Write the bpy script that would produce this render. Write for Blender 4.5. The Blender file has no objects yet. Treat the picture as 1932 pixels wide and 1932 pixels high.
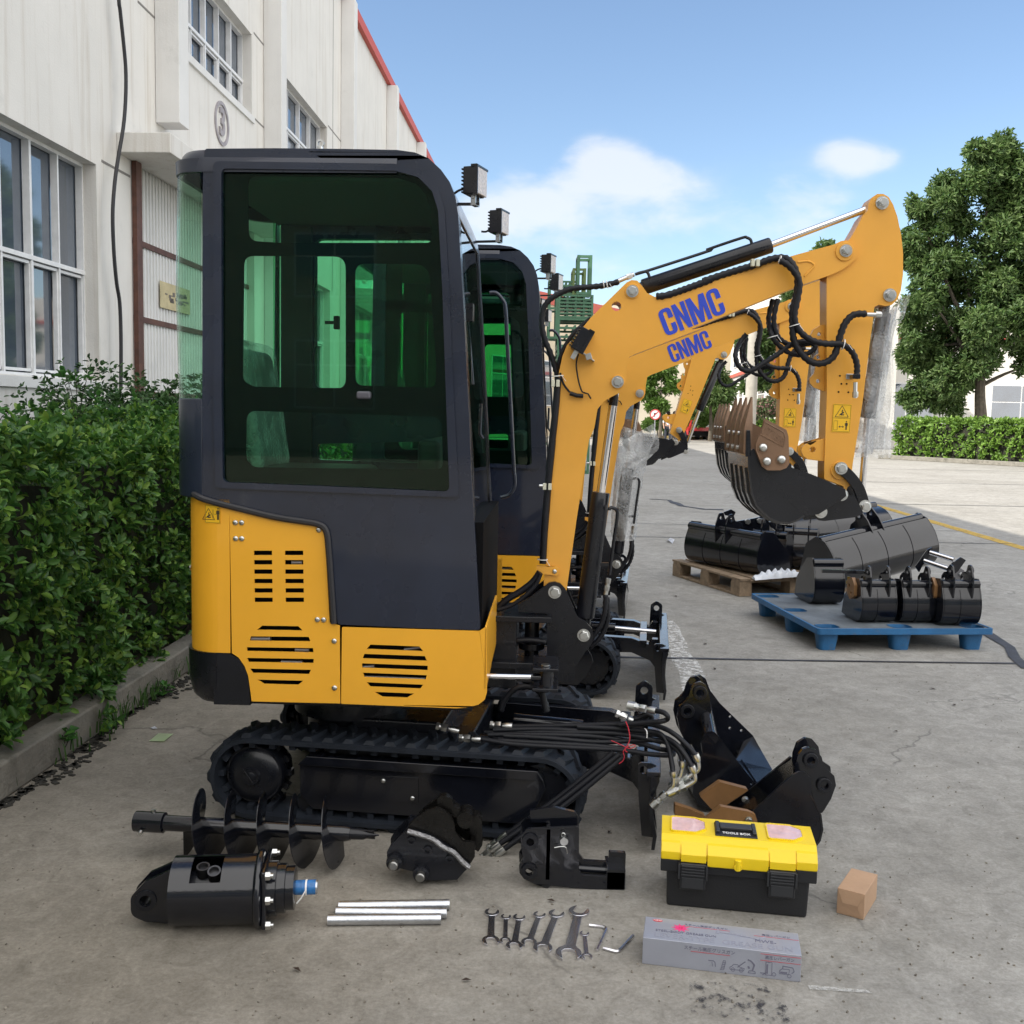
import bpy, bmesh, math, random
import numpy as np
from mathutils import Vector as V, Matrix, Euler, geometry
R=math.radians; PI=math.pi
rnd=random.Random(11)
sc=bpy.context.scene; COL=sc.collection
# ---------------- camera ----------------
CAM=V((0,0,1.5)); PITCH=R(5.52); ROLL=R(1.2); FPX=1935.0
_u0=V((0,math.sin(PITCH),math.cos(PITCH))); _f=V((0,math.cos(PITCH),-math.sin(PITCH))); _x=V((1,0,0))
_r=_x*math.cos(ROLL)+_u0*math.sin(ROLL); _u=_u0*math.cos(ROLL)-_x*math.sin(ROLL)
cd=bpy.data.cameras.new('camera'); cd.sensor_width=36; cd.sensor_height=36; cd.lens=36*FPX/1932; cd.clip_end=3000; cd.clip_start=.05
cam=bpy.data.objects.new('camera',cd); COL.objects.link(cam)
cam.matrix_world=Matrix(((_r.x,_u.x,-_f.x,CAM.x),(_r.y,_u.y,-_f.y,CAM.y),(_r.z,_u.z,-_f.z,CAM.z),(0,0,0,1)))
sc.camera=cam
# ---------------- world, sun, exposure ----------------
SUN_EL=R(40); SUN_AZ=R(-112)      # azimuth from +Y towards +X
w=bpy.data.worlds.new('World'); sc.world=w; w.use_nodes=True
nt=w.node_tree; nt.nodes.clear()
def N(nt,t,**k):
    n=nt.nodes.new(t)
    for a,b in k.items(): setattr(n,a,b)
    return n
def lk(nt,a,b): nt.links.new(a,b)
wo=N(nt,'ShaderNodeOutputWorld'); bg=N(nt,'ShaderNodeBackground'); bg.inputs[1].default_value=.127
sky=N(nt,'ShaderNodeTexSky',sky_type='NISHITA',sun_disc=False,sun_elevation=SUN_EL,sun_rotation=SUN_AZ,air_density=1.0,dust_density=.35,ozone_density=1.8,altitude=50)
tc=N(nt,'ShaderNodeTexCoord'); nz=N(nt,'ShaderNodeTexNoise'); nz.inputs['Scale'].default_value=13; nz.inputs['Detail'].default_value=8; nz.inputs['Roughness'].default_value=.55; nz.inputs['Distortion'].default_value=.25
mp=N(nt,'ShaderNodeMapping'); mp.inputs['Scale'].default_value=(1,1,2.2); mp.inputs['Location'].default_value=(.3,.1,.7)
lk(nt,tc.outputs['Generated'],mp.inputs[0]); lk(nt,mp.outputs[0],nz.inputs['Vector'])
def mathn(nt,op,a,b=None,clamp=False):
    n=N(nt,'ShaderNodeMath',operation=op,use_clamp=clamp)
    for i,v in enumerate((a,b)):
        if v is None: continue
        if isinstance(v,(int,float)): n.inputs[i].default_value=v
        else: lk(nt,v,n.inputs[i])
    return n.outputs[0]
# cumulus banks: soft lobes around given sky directions, broken up by noise
acc=None
CLOUDS=[((1120,300),.026,.8),((1165,320),.034,.85),((1210,345),.030,.75),((1265,355),.022,.4),((1090,365),.030,.5),((1040,390),.03,.4),((930,395),.045,.75),((985,365),.026,.5),((1585,295),.020,.75),((1625,302),.020,.7),((1680,295),.016,.3),((1500,385),.032,.42),((1560,380),.02,.25),((1150,480),.06,.22),((900,450),.05,.3),((1480,430),.085,.33),((1080,455),.065,.36),((1300,400),.05,.25)]
def ray(px,py): return (_f+_r*((px-966)/FPX)-_u*((py-966)/FPX))
sep=N(nt,'ShaderNodeVectorMath',operation='NORMALIZE'); lk(nt,tc.outputs['Generated'],sep.inputs[0])
for (p,rad,amp) in CLOUDS:
    d=ray(*p).normalized()
    sb=N(nt,'ShaderNodeVectorMath',operation='SUBTRACT'); lk(nt,sep.outputs[0],sb.inputs[0]); sb.inputs[1].default_value=d
    ml=N(nt,'ShaderNodeVectorMath',operation='MULTIPLY'); lk(nt,sb.outputs[0],ml.inputs[0]); ml.inputs[1].default_value=(1,1,1.55)
    ln=N(nt,'ShaderNodeVectorMath',operation='LENGTH'); lk(nt,ml.outputs[0],ln.inputs[0])
    q=mathn(nt,'DIVIDE',ln.outputs['Value'],rad); q=mathn(nt,'MULTIPLY',q,q); q=mathn(nt,'MULTIPLY',q,-1.0); q=mathn(nt,'EXPONENT',q); q=mathn(nt,'MULTIPLY',q,amp)
    acc=q if acc is None else mathn(nt,'ADD',acc,q)
nzc=mathn(nt,'SUBTRACT',nz.outputs['Fac'],.5); nzc=mathn(nt,'MULTIPLY',nzc,2.9)
fac=mathn(nt,'ADD',mathn(nt,'MULTIPLY',acc,1.15),nzc); fac=mathn(nt,'MULTIPLY',fac,mathn(nt,'MINIMUM',mathn(nt,'MULTIPLY',acc,2.5),1.0))
mr=N(nt,'ShaderNodeMapRange',interpolation_type='SMOOTHSTEP'); mr.inputs[1].default_value=.02; mr.inputs[2].default_value=1.35; mr.inputs[4].default_value=.68; lk(nt,fac,mr.inputs[0])
mx=N(nt,'ShaderNodeMix',data_type='RGBA'); lk(nt,mr.outputs[0],mx.inputs[0]); lk(nt,sky.outputs[0],mx.inputs[6]); mx.inputs[7].default_value=(5.1,5.15,5.3,1)
# added fill: unseen bright cloud overhead and behind the camera, lifts the shade
dn=N(nt,'ShaderNodeVectorMath',operation='DOT_PRODUCT'); lk(nt,sep.outputs[0],dn.inputs[0]); dn.inputs[1].default_value=V((.40,-.70,.60)).normalized()
n2=N(nt,'ShaderNodeTexNoise'); n2.inputs['Scale'].default_value=3.2; n2.inputs['Detail'].default_value=7; lk(nt,mp.outputs[0],n2.inputs['Vector'])
mo=N(nt,'ShaderNodeMapRange',interpolation_type='SMOOTHSTEP'); mo.inputs[1].default_value=.22; mo.inputs[2].default_value=.62; lk(nt,mathn(nt,'ADD',dn.outputs['Value'],mathn(nt,'MULTIPLY',mathn(nt,'SUBTRACT',n2.outputs['Fac'],.5),.7)),mo.inputs[0])
m5=N(nt,'ShaderNodeMix',data_type='RGBA'); lk(nt,mo.outputs[0],m5.inputs[0]); lk(nt,mx.outputs[2],m5.inputs[6]); m5.inputs[7].default_value=(10.6,10.4,10.2,1)
lk(nt,m5.outputs[2],bg.inputs[0]); lk(nt,bg.outputs[0],wo.inputs[0])
sl=bpy.data.lights.new('sun','SUN'); sl.energy=4.6; sl.angle=R(.5); sl.color=(1,.93,.82)
sun=bpy.data.objects.new('sun',sl); COL.objects.link(sun)
sd=V((math.sin(SUN_AZ)*math.cos(SUN_EL),math.cos(SUN_AZ)*math.cos(SUN_EL),math.sin(SUN_EL)))
sun.rotation_euler=sd.to_track_quat('Z','Y').to_euler(); sun.location=(0,0,30)
sc.view_settings.view_transform='Standard'; sc.view_settings.look='None'; sc.view_settings.gamma=1; sc.view_settings.exposure=.66
sc.cycles.max_bounces=10; sc.cycles.transparent_max_bounces=24
# ---------------- helpers: pixel tracing on real planes ----------------
class Fr:
    def __init__(s,O,ang):      # ang = direction of local x, measured from +X
        s.O=V(O); s.a=ang; s.ex=V((math.cos(ang),math.sin(ang),0)); s.ey=V((-math.sin(ang),math.cos(ang),0))
        s.M=Matrix.Translation(s.O)@Matrix.Rotation(ang,4,'Z')
    def L(s,p,yl=0):
        d=ray(*p); t=(yl-(CAM-s.O).dot(s.ey))/d.dot(s.ey); q=CAM+d*t-s.O
        return (q.dot(s.ex),q.z)
    def P(s,p,yl=0):
        a=s.L(p,yl); return V((a[0],yl,a[1]))
    def LS(s,ps,yl=0): return [s.L(p,yl) for p in ps]
    def PS(s,ps,yl=0): return [s.P(p,yl) for p in ps]
def onZ(p,z=0):
    d=ray(*p); t=(z-CAM.z)/d.z; return CAM+d*t
def Z(x0,y0,wd,ret=1932.):
    s=wd/ret
    def f(*ps):
        r=[((x0+x*s)*.638889,(y0+y*s)*.638889) for (x,y) in ps]
        return r
    return f
zA=Z(0,0,1008);zB=Z(500,400,1000);zC=Z(500,1300,1000);zD=Z(1300,600,800);zE=Z(1400,1300,800);zF=Z(2024,500,1000);zG=Z(1900,1400,1124)
zH=Z(0,1000,1008,1391.);zI=Z(350,2050,800);zJ=Z(1050,2050,850);zK=Z(1800,1900,900);zL=Z(1800,2400,900);zM=Z(1900,1150,800);zN=Z(1900,950,400);zO=Z(1950,1500,1050)
zS=Z(1550,1850,600);zT=Z(1400,2000,500);zW=Z(1350,2450,650);zQ=Z(2500,300,524,844.)
def rp(pts,r,n=5):
    """round the corners of a closed polygon"""
    out=[]; m=len(pts)
    for i in range(m):
        p=V(pts[i][:2]); a=V(pts[i-1][:2]); b=V(pts[(i+1)%m][:2])
        rr=pts[i][2] if len(pts[i])>2 else r
        va=(a-p); vb=(b-p); la=va.length; lb=vb.length
        if rr<=0 or la<1e-6 or lb<1e-6: out.append(tuple(p)); continue
        c=max(-1,min(1,va.dot(vb)/(la*lb))); ang=math.acos(c)
        if ang>3.0: out.append(tuple(p)); continue
        dd=min(rr/math.tan(ang/2),la*.48,lb*.48)
        p0=p+va/la*dd; p1=p+vb/lb*dd
        for k in range(n+1):
            t=k/n; out.append(tuple(p0*(1-t)**2+p*2*t*(1-t)+p1*t*t))
    return out
def spl(pts,n=6,closed=False):
    P=[V(p) for p in pts]; m=len(P); out=[]
    rng=range(m if closed else m-1)
    for i in rng:
        if closed: a,b,c,d=P[i-1],P[i],P[(i+1)%m],P[(i+2)%m]
        else: a=P[max(i-1,0)];b=P[i];c=P[i+1];d=P[min(i+2,m-1)]
        for k in range(n):
            t=k/n; out.append(.5*((2*b)+(-a+c)*t+(2*a-5*b+4*c-d)*t*t+(-a+3*b-3*c+d)*t**3))
    if not closed: out.append(P[-1])
    return out
def circ(c,r,n=20,a0=0,a1=2*PI):
    full=abs(a1-a0-2*PI)<1e-6; m=n if full else n+1
    return [(c[0]+r*math.cos(a0+(a1-a0)*k/n),c[1]+r*math.sin(a0+(a1-a0)*k/n)) for k in range(m)]
def rot2(pts,c,a):
    ca,sa=math.cos(a),math.sin(a); return [(c[0]+(x-c[0])*ca-(y-c[1])*sa,c[1]+(x-c[0])*sa+(y-c[1])*ca) for x,y in pts]
class B:
    def __init__(s,M=None): s.bm=bmesh.new(); s.M=M or Matrix(); s.mi=0
    def v(s,co): return s.bm.verts.new(s.M@V(co))
    def f(s,vs):
        try:
            f=s.bm.faces.new(vs); f.material_index=s.mi; f.smooth=True; return f
        except ValueError: return None
    def plate(s,outer,holes,y0,y1):
        """outline in (x,z), thickness y0..y1"""
        loops=[[V((a[0],a[1],0)) for a in outer]]+[[V((a[0],a[1],0)) for a in h] for h in holes]
        tris=geometry.tessellate_polygon(loops)
        flat=[p for l in loops for p in l]
        A=[s.v((p.x,y0,p.y)) for p in flat]; C_=[s.v((p.x,y1,p.y)) for p in flat]
        for t in tris:
            s.f([A[i] for i in t]); s.f([C_[i] for i in reversed(t)])
        k=0
        for l in loops:
            m=len(l)
            for i in range(m):
                j=(i+1)%m; s.f([A[k+i],A[k+j],C_[k+j],C_[k+i]])
            k+=m
        return s
    def box(s,c,sz,rot=None):
        c=V(c); h=V(sz)/2; Q=rot.to_matrix() if rot is not None else Matrix.Identity(3)
        vs=[s.v(c+Q@V((h.x*a,h.y*b,h.z*d))) for a in(-1,1) for b in(-1,1) for d in(-1,1)]
        for q in((0,1,3,2),(4,6,7,5),(0,4,5,1),(2,3,7,6),(0,2,6,4),(1,5,7,3)): s.f([vs[i] for i in q])
        return s
    def bb(s,a,b):
        a=V(a);b=V(b); return s.box((a+b)/2,(abs(b.x-a.x),abs(b.y-a.y),abs(b.z-a.z)))
    def beam(s,p0,p1,wd,ht=None,up=(0,0,1)):
        p0=V(p0);p1=V(p1);d=p1-p0;L=d.length;d.normalize();u=V(up);sx=d.cross(u)
        if sx.length<1e-4: sx=d.cross(V((1,0,0)))
        sx.normalize();u=sx.cross(d);ht=ht or wd
        vs=[s.v(p+sx*(wd/2*a)+u*(ht/2*b)) for p in(p0,p1) for a,b in((-1,-1),(1,-1),(1,1),(-1,1))]
        for i in range(4): s.f([vs[i],vs[(i+1)%4],vs[4+(i+1)%4],vs[4+i]])
        s.f([vs[3],vs[2],vs[1],vs[0]]); s.f(vs[4:]); return s
    def lathe(s,p0,ax,prof,n=28,caps=True):
        p0=V(p0);d=V(ax).normalized();a=d.orthogonal().normalized();b=d.cross(a);rings=[]
        for (t,r) in prof:
            c=p0+d*t
            if r<1e-6: rings.append([s.v(c)]); continue
            rings.append([s.v(c+a*(r*math.cos(2*PI*k/n))+b*(r*math.sin(2*PI*k/n))) for k in range(n)])
        for i in range(len(rings)-1):
            A,C_=rings[i],rings[i+1]
            for k in range(n):
                j=(k+1)%n
                if len(A)==1 and len(C_)==1: continue
                if len(A)==1: s.f([A[0],C_[k],C_[j]])
                elif len(C_)==1: s.f([A[k],A[j],C_[0]])
                else: s.f([A[k],A[j],C_[j],C_[k]])
        if caps:
            if len(rings[0])>1: s.f(list(reversed(rings[0])))
            if len(rings[-1])>1: s.f(rings[-1])
        return s
    def cyl(s,p0,p1,r,r2=None,n=24):
        p0=V(p0);p1=V(p1); L=(p1-p0).length; return s.lathe(p0,p1-p0,[(0,r),(L,r if r2 is None else r2)],n)
    def ring(s,p0,p1,ro,ri,n=24):
        p0=V(p0);p1=V(p1);L=(p1-p0).length; return s.lathe(p0,p1-p0,[(0,ri),(0,ro),(L,ro),(L,ri),(0,ri)],n,False)
    def tube(s,path,r,n=8,closed=False,ribs=0):
        P=[V(p) for p in path]; m=len(P); prev=None; rings=[]
        for i,p in enumerate(P):
            a=P[i-1] if (i>0 or closed) else p; b=P[(i+1)%m] if (i<m-1 or closed) else p
            t=(b-a).normalized()
            if prev is None: u=t.orthogonal().normalized()
            else:
                u=prev-t*prev.dot(t); u=u.normalized() if u.length>1e-6 else t.orthogonal().normalized()
            prev=u; q=t.cross(u); rr=r(i/(m-1)) if callable(r) else r
            if ribs: rr*=1+ribs*(1 if i%2 else -1)
            rings.append([s.v(p+u*(rr*math.cos(2*PI*k/n))+q*(rr*math.sin(2*PI*k/n))) for k in range(n)])
        for i in range(m if closed else m-1):
            A=rings[i];C_=rings[(i+1)%m]
            for k in range(n): s.f([A[k],A[(k+1)%n],C_[(k+1)%n],C_[k]])
        if not closed: s.f(list(reversed(rings[0]))); s.f(rings[-1])
        return s
    def hexn(s,p,ax,r,h):
        return s.lathe(p,ax,[(0,r),(h*.85,r),(h,r*.88)],6)
    def sweep(s,path,prof,closed_prof=True):
        """path list of (x,y) plan points; prof list of (offset outward, z)"""
        m=len(path); rows=[]
        for i,p in enumerate(path):
            a=V(path[max(i-1,0)]);b=V(path[min(i+1,m-1)]);t=(b-a).normalized();nn=V((t.y,-t.x))
            rows.append([s.v((p[0]+nn.x*o,p[1]+nn.y*o,z)) for o,z in prof])
        k=len(prof)
        for i in range(m-1):
            for j in range(k if closed_prof else k-1):
                s.f([rows[i][j],rows[i+1][j],rows[i+1][(j+1)%k],rows[i][(j+1)%k]])
        if closed_prof: s.f(rows[0]); s.f(list(reversed(rows[-1])))
        return s
    def text(s,body,M,size=1,ext=.001,sx=1,shear=0,bold=0,align='CENTER',fit=None):
        c=bpy.data.curves.new('t','FONT'); c.body=body; c.size=size; c.extrude=ext; c.align_x=align; c.align_y='CENTER'; c.shear=shear; c.offset=bold; c.resolution_u=3
        o=bpy.data.objects.new('t',c); me=bpy.data.meshes.new_from_object(o)
        if fit: xs=[v_.co.x for v_ in me.vertices]; sx=fit/(max(xs)-min(xs))
        me.transform(s.M@M@Matrix.Diagonal((sx,1,1,1)))
        k=len(s.bm.faces); s.bm.from_mesh(me); s.bm.faces.ensure_lookup_table()
        for f in s.bm.faces[k:]: f.material_index=s.mi
        bpy.data.objects.remove(o); bpy.data.curves.remove(c); bpy.data.meshes.remove(me); return s
    def ob(s,name,mats,parent=None,bevel=0,seg=2,ang=38,pre=None,world=False,recalc=True,wn=False):
        if recalc: bmesh.ops.recalc_face_normals(s.bm,faces=s.bm.faces)
        if pre is not None: s.bm.transform(pre)
        if world and parent is not None: s.bm.transform(parent.matrix_basis.inverted())
        loc=V((0,0,0))
        if parent is None:
            vs=[v.co for v in s.bm.verts]
            lo=[min(c[i] for c in vs) for i in range(3)]; hi=[max(c[i] for c in vs) for i in range(3)]
            loc=V(((lo[0]+hi[0])/2,(lo[1]+hi[1])/2,lo[2])); s.bm.transform(Matrix.Translation(-loc))
        me=bpy.data.meshes.new(name); s.bm.to_mesh(me); s.bm.free()
        if not isinstance(mats,(list,tuple)): mats=[mats]
        for m in mats: me.materials.append(m)
        me.set_sharp_from_angle(angle=R(ang))
        o=bpy.data.objects.new(name,me); COL.objects.link(o); o.location=loc; o.parent=parent
        if bevel:
            md=o.modifiers.new('Bevel','BEVEL'); md.width=bevel; md.segments=seg; md.limit_method='ANGLE'; md.angle_limit=R(40); md.harden_normals=True
        return o
def empty(name,loc,ang=0,label=None,cat=None,group=None):
    o=bpy.data.objects.new(name,None); COL.objects.link(o); o.location=loc; o.rotation_euler=(0,0,ang); o.empty_display_size=.1
    o.matrix_basis=Matrix.Translation(V(loc))@Matrix.Rotation(ang,4,'Z')
    if label: tag(o,label,cat,group)
    return o
def tag(o,label=None,cat=None,group=None,kind=None):
    if label: o['label']=label
    if cat: o['category']=cat
    if group: o['group']=group
    if kind: o['kind']=kind
    return o
def copy_tree(o,parent=None,skip=()):
    c=o.copy(); COL.objects.link(c); c.parent=parent
    for ch in [x for x in o.children if x.name.split('.')[0] not in skip]: copy_tree(ch,c,skip)
    return c
# ---------------- materials ----------------
def mat(name,col,rough=.5,metal=0,var=.0,vs=4,bump=0,bs=60,coat=0,rvar=.0,spec=.5,alt=None,stretch=None,dirt=None):
    m=bpy.data.materials.new(name); m.use_nodes=True; t=m.node_tree; p=t.nodes['Principled BSDF']
    p.inputs['Base Color'].default_value=(*col,1); p.inputs['Roughness'].default_value=rough; p.inputs['Metallic'].default_value=metal
    p.inputs['Coat Weight'].default_value=coat; p.inputs['Coat Roughness'].default_value=.06; p.inputs['Specular IOR Level'].default_value=spec
    co=N(t,'ShaderNodeTexCoord'); vec=co.outputs['Object']
    if stretch:
        mpn=N(t,'ShaderNodeMapping'); mpn.inputs['Scale'].default_value=stretch; lk(t,vec,mpn.inputs[0]); vec=mpn.outputs[0]
    if var or alt:
        n=N(t,'ShaderNodeTexNoise'); n.inputs['Scale'].default_value=vs; n.inputs['Detail'].default_value=9; n.inputs['Roughness'].default_value=.62; lk(t,vec,n.inputs['Vector'])
        r=N(t,'ShaderNodeValToRGB'); r.color_ramp.elements[0].position=.32; r.color_ramp.elements[1].position=.68
        a=alt or tuple(min(1,c*(1+var)) for c in col); b=tuple(c*(1-var) for c in col) if not alt else col
        r.color_ramp.elements[0].color=(*b,1); r.color_ramp.elements[1].color=(*a,1)
        lk(t,n.outputs['Fac'],r.inputs[0]); out=r.outputs[0]
        if dirt:
            n2=N(t,'ShaderNodeTexNoise'); n2.inputs['Scale'].default_value=dirt[1]; n2.inputs['Detail'].default_value=10; n2.inputs['Roughness'].default_value=.7; lk(t,vec,n2.inputs['Vector'])
            r2=N(t,'ShaderNodeValToRGB'); r2.color_ramp.elements[0].position=dirt[2]; r2.color_ramp.elements[1].position=dirt[2]+.14; lk(t,n2.outputs['Fac'],r2.inputs[0])
            mm=N(t,'ShaderNodeMix',data_type='RGBA'); lk(t,r2.outputs[0],mm.inputs[0]); lk(t,out,mm.inputs[6]); mm.inputs[7].default_value=(*dirt[0],1); out=mm.outputs[2]
        lk(t,out,p.inputs['Base Color'])
    if rvar:
        n3=N(t,'ShaderNodeTexNoise'); n3.inputs['Scale'].default_value=vs*2.3; n3.inputs['Detail'].default_value=6; lk(t,vec,n3.inputs['Vector'])
        q=N(t,'ShaderNodeMapRange'); q.inputs[3].default_value=max(.02,rough-rvar); q.inputs[4].default_value=min(1,rough+rvar); q.inputs[1].default_value=.3; q.inputs[2].default_value=.7; lk(t,n3.outputs['Fac'],q.inputs[0]); lk(t,q.outputs[0],p.inputs['Roughness'])
    if bump:
        n4=N(t,'ShaderNodeTexNoise'); n4.inputs['Scale'].default_value=bs; n4.inputs['Detail'].default_value=5; lk(t,vec,n4.inputs['Vector'])
        bu=N(t,'ShaderNodeBump'); bu.inputs['Strength'].default_value=bump; bu.inputs['Distance'].default_value=.01; lk(t,n4.outputs['Fac'],bu.inputs['Height']); lk(t,bu.outputs[0],p.inputs['Normal'])
    return m
def glassmat(name,tint,gloss=1.0,rough=.01,base_t=1.0,ior=1.36):
    m=bpy.data.materials.new(name); m.use_nodes=True; t=m.node_tree; t.nodes.clear()
    o=N(t,'ShaderNodeOutputMaterial'); tr=N(t,'ShaderNodeBsdfTransparent'); tr.inputs[0].default_value=(*tint,1)
    gl=N(t,'ShaderNodeBsdfGlossy'); gl.inputs['Roughness'].default_value=rough; gl.inputs[0].default_value=(gloss,gloss,gloss,1)
    lw=N(t,'ShaderNodeLayerWeight'); lw.inputs[0].default_value=.5; F0=((ior-1)/(ior+1))**2
    fr=mathn(t,'ADD',mathn(t,'MULTIPLY',mathn(t,'POWER',lw.outputs['Facing'],5.0),1-F0),F0)
    mx=N(t,'ShaderNodeMixShader'); lk(t,fr,mx.inputs[0]); lk(t,tr.outputs[0],mx.inputs[1]); lk(t,gl.outputs[0],mx.inputs[2]); lk(t,mx.outputs[0],o.inputs[0])
    return m
def leafmat(name,cols,rough=.45,trans=.25,spec=.4):
    m=bpy.data.materials.new(name); m.use_nodes=True; t=m.node_tree; p=t.nodes['Principled BSDF']
    g=N(t,'ShaderNodeNewGeometry'); r=N(t,'ShaderNodeValToRGB'); cr=r.color_ramp
    while len(cr.elements)<len(cols): cr.elements.new(.5)
    for i,c in enumerate(cols): cr.elements[i].position=i/(len(cols)-1); cr.elements[i].color=(*c,1)
    lk(t,g.outputs['Random Per Island'],r.inputs[0]); lk(t,r.outputs[0],p.inputs['Base Color'])
    p.inputs['Roughness'].default_value=rough; p.inputs['Specular IOR Level'].default_value=spec
    tl=N(t,'ShaderNodeBsdfTranslucent'); lk(t,r.outputs[0],tl.inputs[0]); mx=N(t,'ShaderNodeMixShader'); mx.inputs[0].default_value=trans
    lk(t,p.outputs[0],mx.inputs[1]); lk(t,tl.outputs[0],mx.inputs[2]); lk(t,mx.outputs[0],t.nodes['Material Output'].inputs[0])
    return m
YEL=mat('yellow_paint',(.88,.43,.028),.34,0,.05,3,.05,350,.25,.06)
YEL2=mat('yellow_paint_boom',(.78,.38,.05),.38,0,.06,3,.05,300,.15,.06)
CABP=mat('charcoal_paint',(.013,.019,.038),.30,0,.25,2.5,.03,300,.55,.1,spec=.4,dirt=((.04,.045,.06),3.5,.60))
BLK=mat('gloss_black_paint',(.006,.007,.011),.13,0,.3,6,.05,120,.45,.07,spec=.45)
BLKM=mat('satin_black_paint',(.008,.009,.013),.30,0,.3,6,.05,150,.2,.08,spec=.35)
RUB=mat('rubber',(.016,.020,.028),.6,0,.3,12,.15,150,spec=.25)
SEAL=mat('seal_rubber',(.02,.02,.024),.5)
HOSE=mat('hose_rubber',(.009,.010,.014),.45,0,.2,10,.12,400,spec=.3)
ZINC=mat('zinc_plated_steel',(.62,.63,.62),.28,1,.1,30)
CHROME=mat('chrome',(.72,.72,.74),.12,1)
STEEL=mat('galvanised_steel',(.60,.62,.66),.32,1,.12,40,.1,300)
BRN=mat('bronze_brown_paint',(.22,.115,.045),.42,0,.15,10,.1,200)
BRN2=mat('brown_tooth_paint',(.20,.115,.065),.5,0,.15,10,.15,200)
GREENG=glassmat('green_tinted_glass',(.62,.88,.73),ior=1.30)
REARG=glassmat('pale_green_glass',(.82,.96,.88),ior=1.3)
CLEARG=glassmat('windscreen_glass',(.80,.90,.86),1,.01,1,2.2)
FRIT=mat('black_frit',(.006,.007,.010),.12,0,spec=.35)
FRIT2=mat('frit_backing',(.004,.005,.006),.6,spec=.06)
INT=mat('black_interior',(.010,.011,.012),.6,0,.3,5)
DARK=mat('deep_black',(.004,.004,.005),.7,spec=.1)
WPLAS=mat('white_plastic',(.62,.62,.5),.4)
def wrapmat():
    m=bpy.data.materials.new('bubble_wrap'); m.use_nodes=True; t=m.node_tree; p=t.nodes['Principled BSDF']
    p.inputs['Base Color'].default_value=(.80,.82,.84,1); p.inputs['Roughness'].default_value=.22
    co=N(t,'ShaderNodeTexCoord'); vo=N(t,'ShaderNodeTexVoronoi'); vo.inputs['Scale'].default_value=90; lk(t,co.outputs['Object'],vo.inputs['Vector'])
    nn=N(t,'ShaderNodeTexNoise'); nn.inputs['Scale'].default_value=9; nn.inputs['Detail'].default_value=4; lk(t,co.outputs['Object'],nn.inputs['Vector'])
    ad=mathn(t,'ADD',mathn(t,'MULTIPLY',vo.outputs['Distance'],-.5),mathn(t,'MULTIPLY',nn.outputs['Fac'],1.6))
    bu=N(t,'ShaderNodeBump'); bu.inputs['Strength'].default_value=.9; bu.inputs['Distance'].default_value=.012; lk(t,ad,bu.inputs['Height']); lk(t,bu.outputs[0],p.inputs['Normal'])
    tr=N(t,'ShaderNodeBsdfTransparent'); tr.inputs[0].default_value=(.95,.96,.97,1); mx=N(t,'ShaderNodeMixShader')
    mr=N(t,'ShaderNodeMapRange'); mr.inputs[1].default_value=.35; mr.inputs[2].default_value=.7; mr.inputs[3].default_value=.16; mr.inputs[4].default_value=.52; lk(t,nn.outputs['Fac'],mr.inputs[0])
    lk(t,mr.outputs[0],mx.inputs[0]); lk(t,tr.outputs[0],mx.inputs[1]); lk(t,p.outputs[0],mx.inputs[2]); lk(t,mx.outputs[0],t.nodes['Material Output'].inputs[0]); return m
WRAP=wrapmat()
BLUEDEC=mat('blue_decal',(.03,.07,.55),.35)
LABY=mat('label_yellow',(.85,.50,.02),.4)
LABK=mat('label_black',(.02,.02,.02),.5)
# =====================================================================  EXCAVATOR
WID=.92
U=Fr((-.5,3.46,0),R(-2.5)); T=Fr((.161,3.440,0),R(-7.7))
ex1=empty('mini_excavator',U.O,U.a,'nearest yellow mini excavator with large charcoal cab and full side view, tools laid in front','excavator','mini excavators lined up')
UT=U.M.inverted()@T.M
def bolt(p,ax,r,h=.02,name='bolt',par=ex1,washer=True,M=None):
    b=B(M); p=V(p);ax=V(ax).normalized()
    if washer: b.cyl(p,p+ax*h*.2,r*1.28,n=24)
    b.hexn(p+ax*h*.2,ax,r,h*.6); b.cyl(p+ax*h*.8,p+ax*h*1.05,r*.62,n=16)
    return b.ob(name,ZINC,par)
def dome(p,ax,r,par,name='bolt'):
    b=B(); b.lathe(p,ax,[(0,r),(r*.25,r),(r*.5,r*.8),(r*.66,r*.45),(r*.66,0)],14); return b.ob(name,ZINC,par)
NB=(0,-1,0)
# ---- cab side (near) ----
front=zB((1300,82),(1400,96),(1480,130),(1550,195),(1600,265),(1632,350),(1648,450),(1662,700),(1680,1000),(1700,1400),(1715,1700),(1722,1932))+zC((1735,400),(1748,600),(1760,850),(1775,1085))
outl=front+zC((1400,1072),(960,1052),(935,850),(915,600),(905,520),(870,480),(750,460),(600,425),(400,385),(250,355),(190,345),(190,0))+zB((187,1500),(190,300),(200,75),(600,72),(1000,76))
CO=U.LS(outl,0)
door_in=rp(U.LS(zB((302,192),(1290,205),(1420,240),(1500,320),(1535,430),(1560,900),(1580,1500))+zC((1600,292),(950,264),(310,238))+zB((303,1500)),0),.02)
door_out=rp(U.LS(zB((255,150),(1285,165),(1430,196),(1530,285),(1572,420),(1600,900),(1625,1500))+zC((1655,325),(950,298),(268,272))+zB((258,1500)),0),.02)
fr_off=.006
cabr=ex1
b=B(); b.plate(rp(CO,.012,3),[door_in],.0,.045); cab=b.ob('cab_frame',CABP,ex1,bevel=.012,seg=3)
xfront_top=U.L(zB((1300,82))[0],0)
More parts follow.
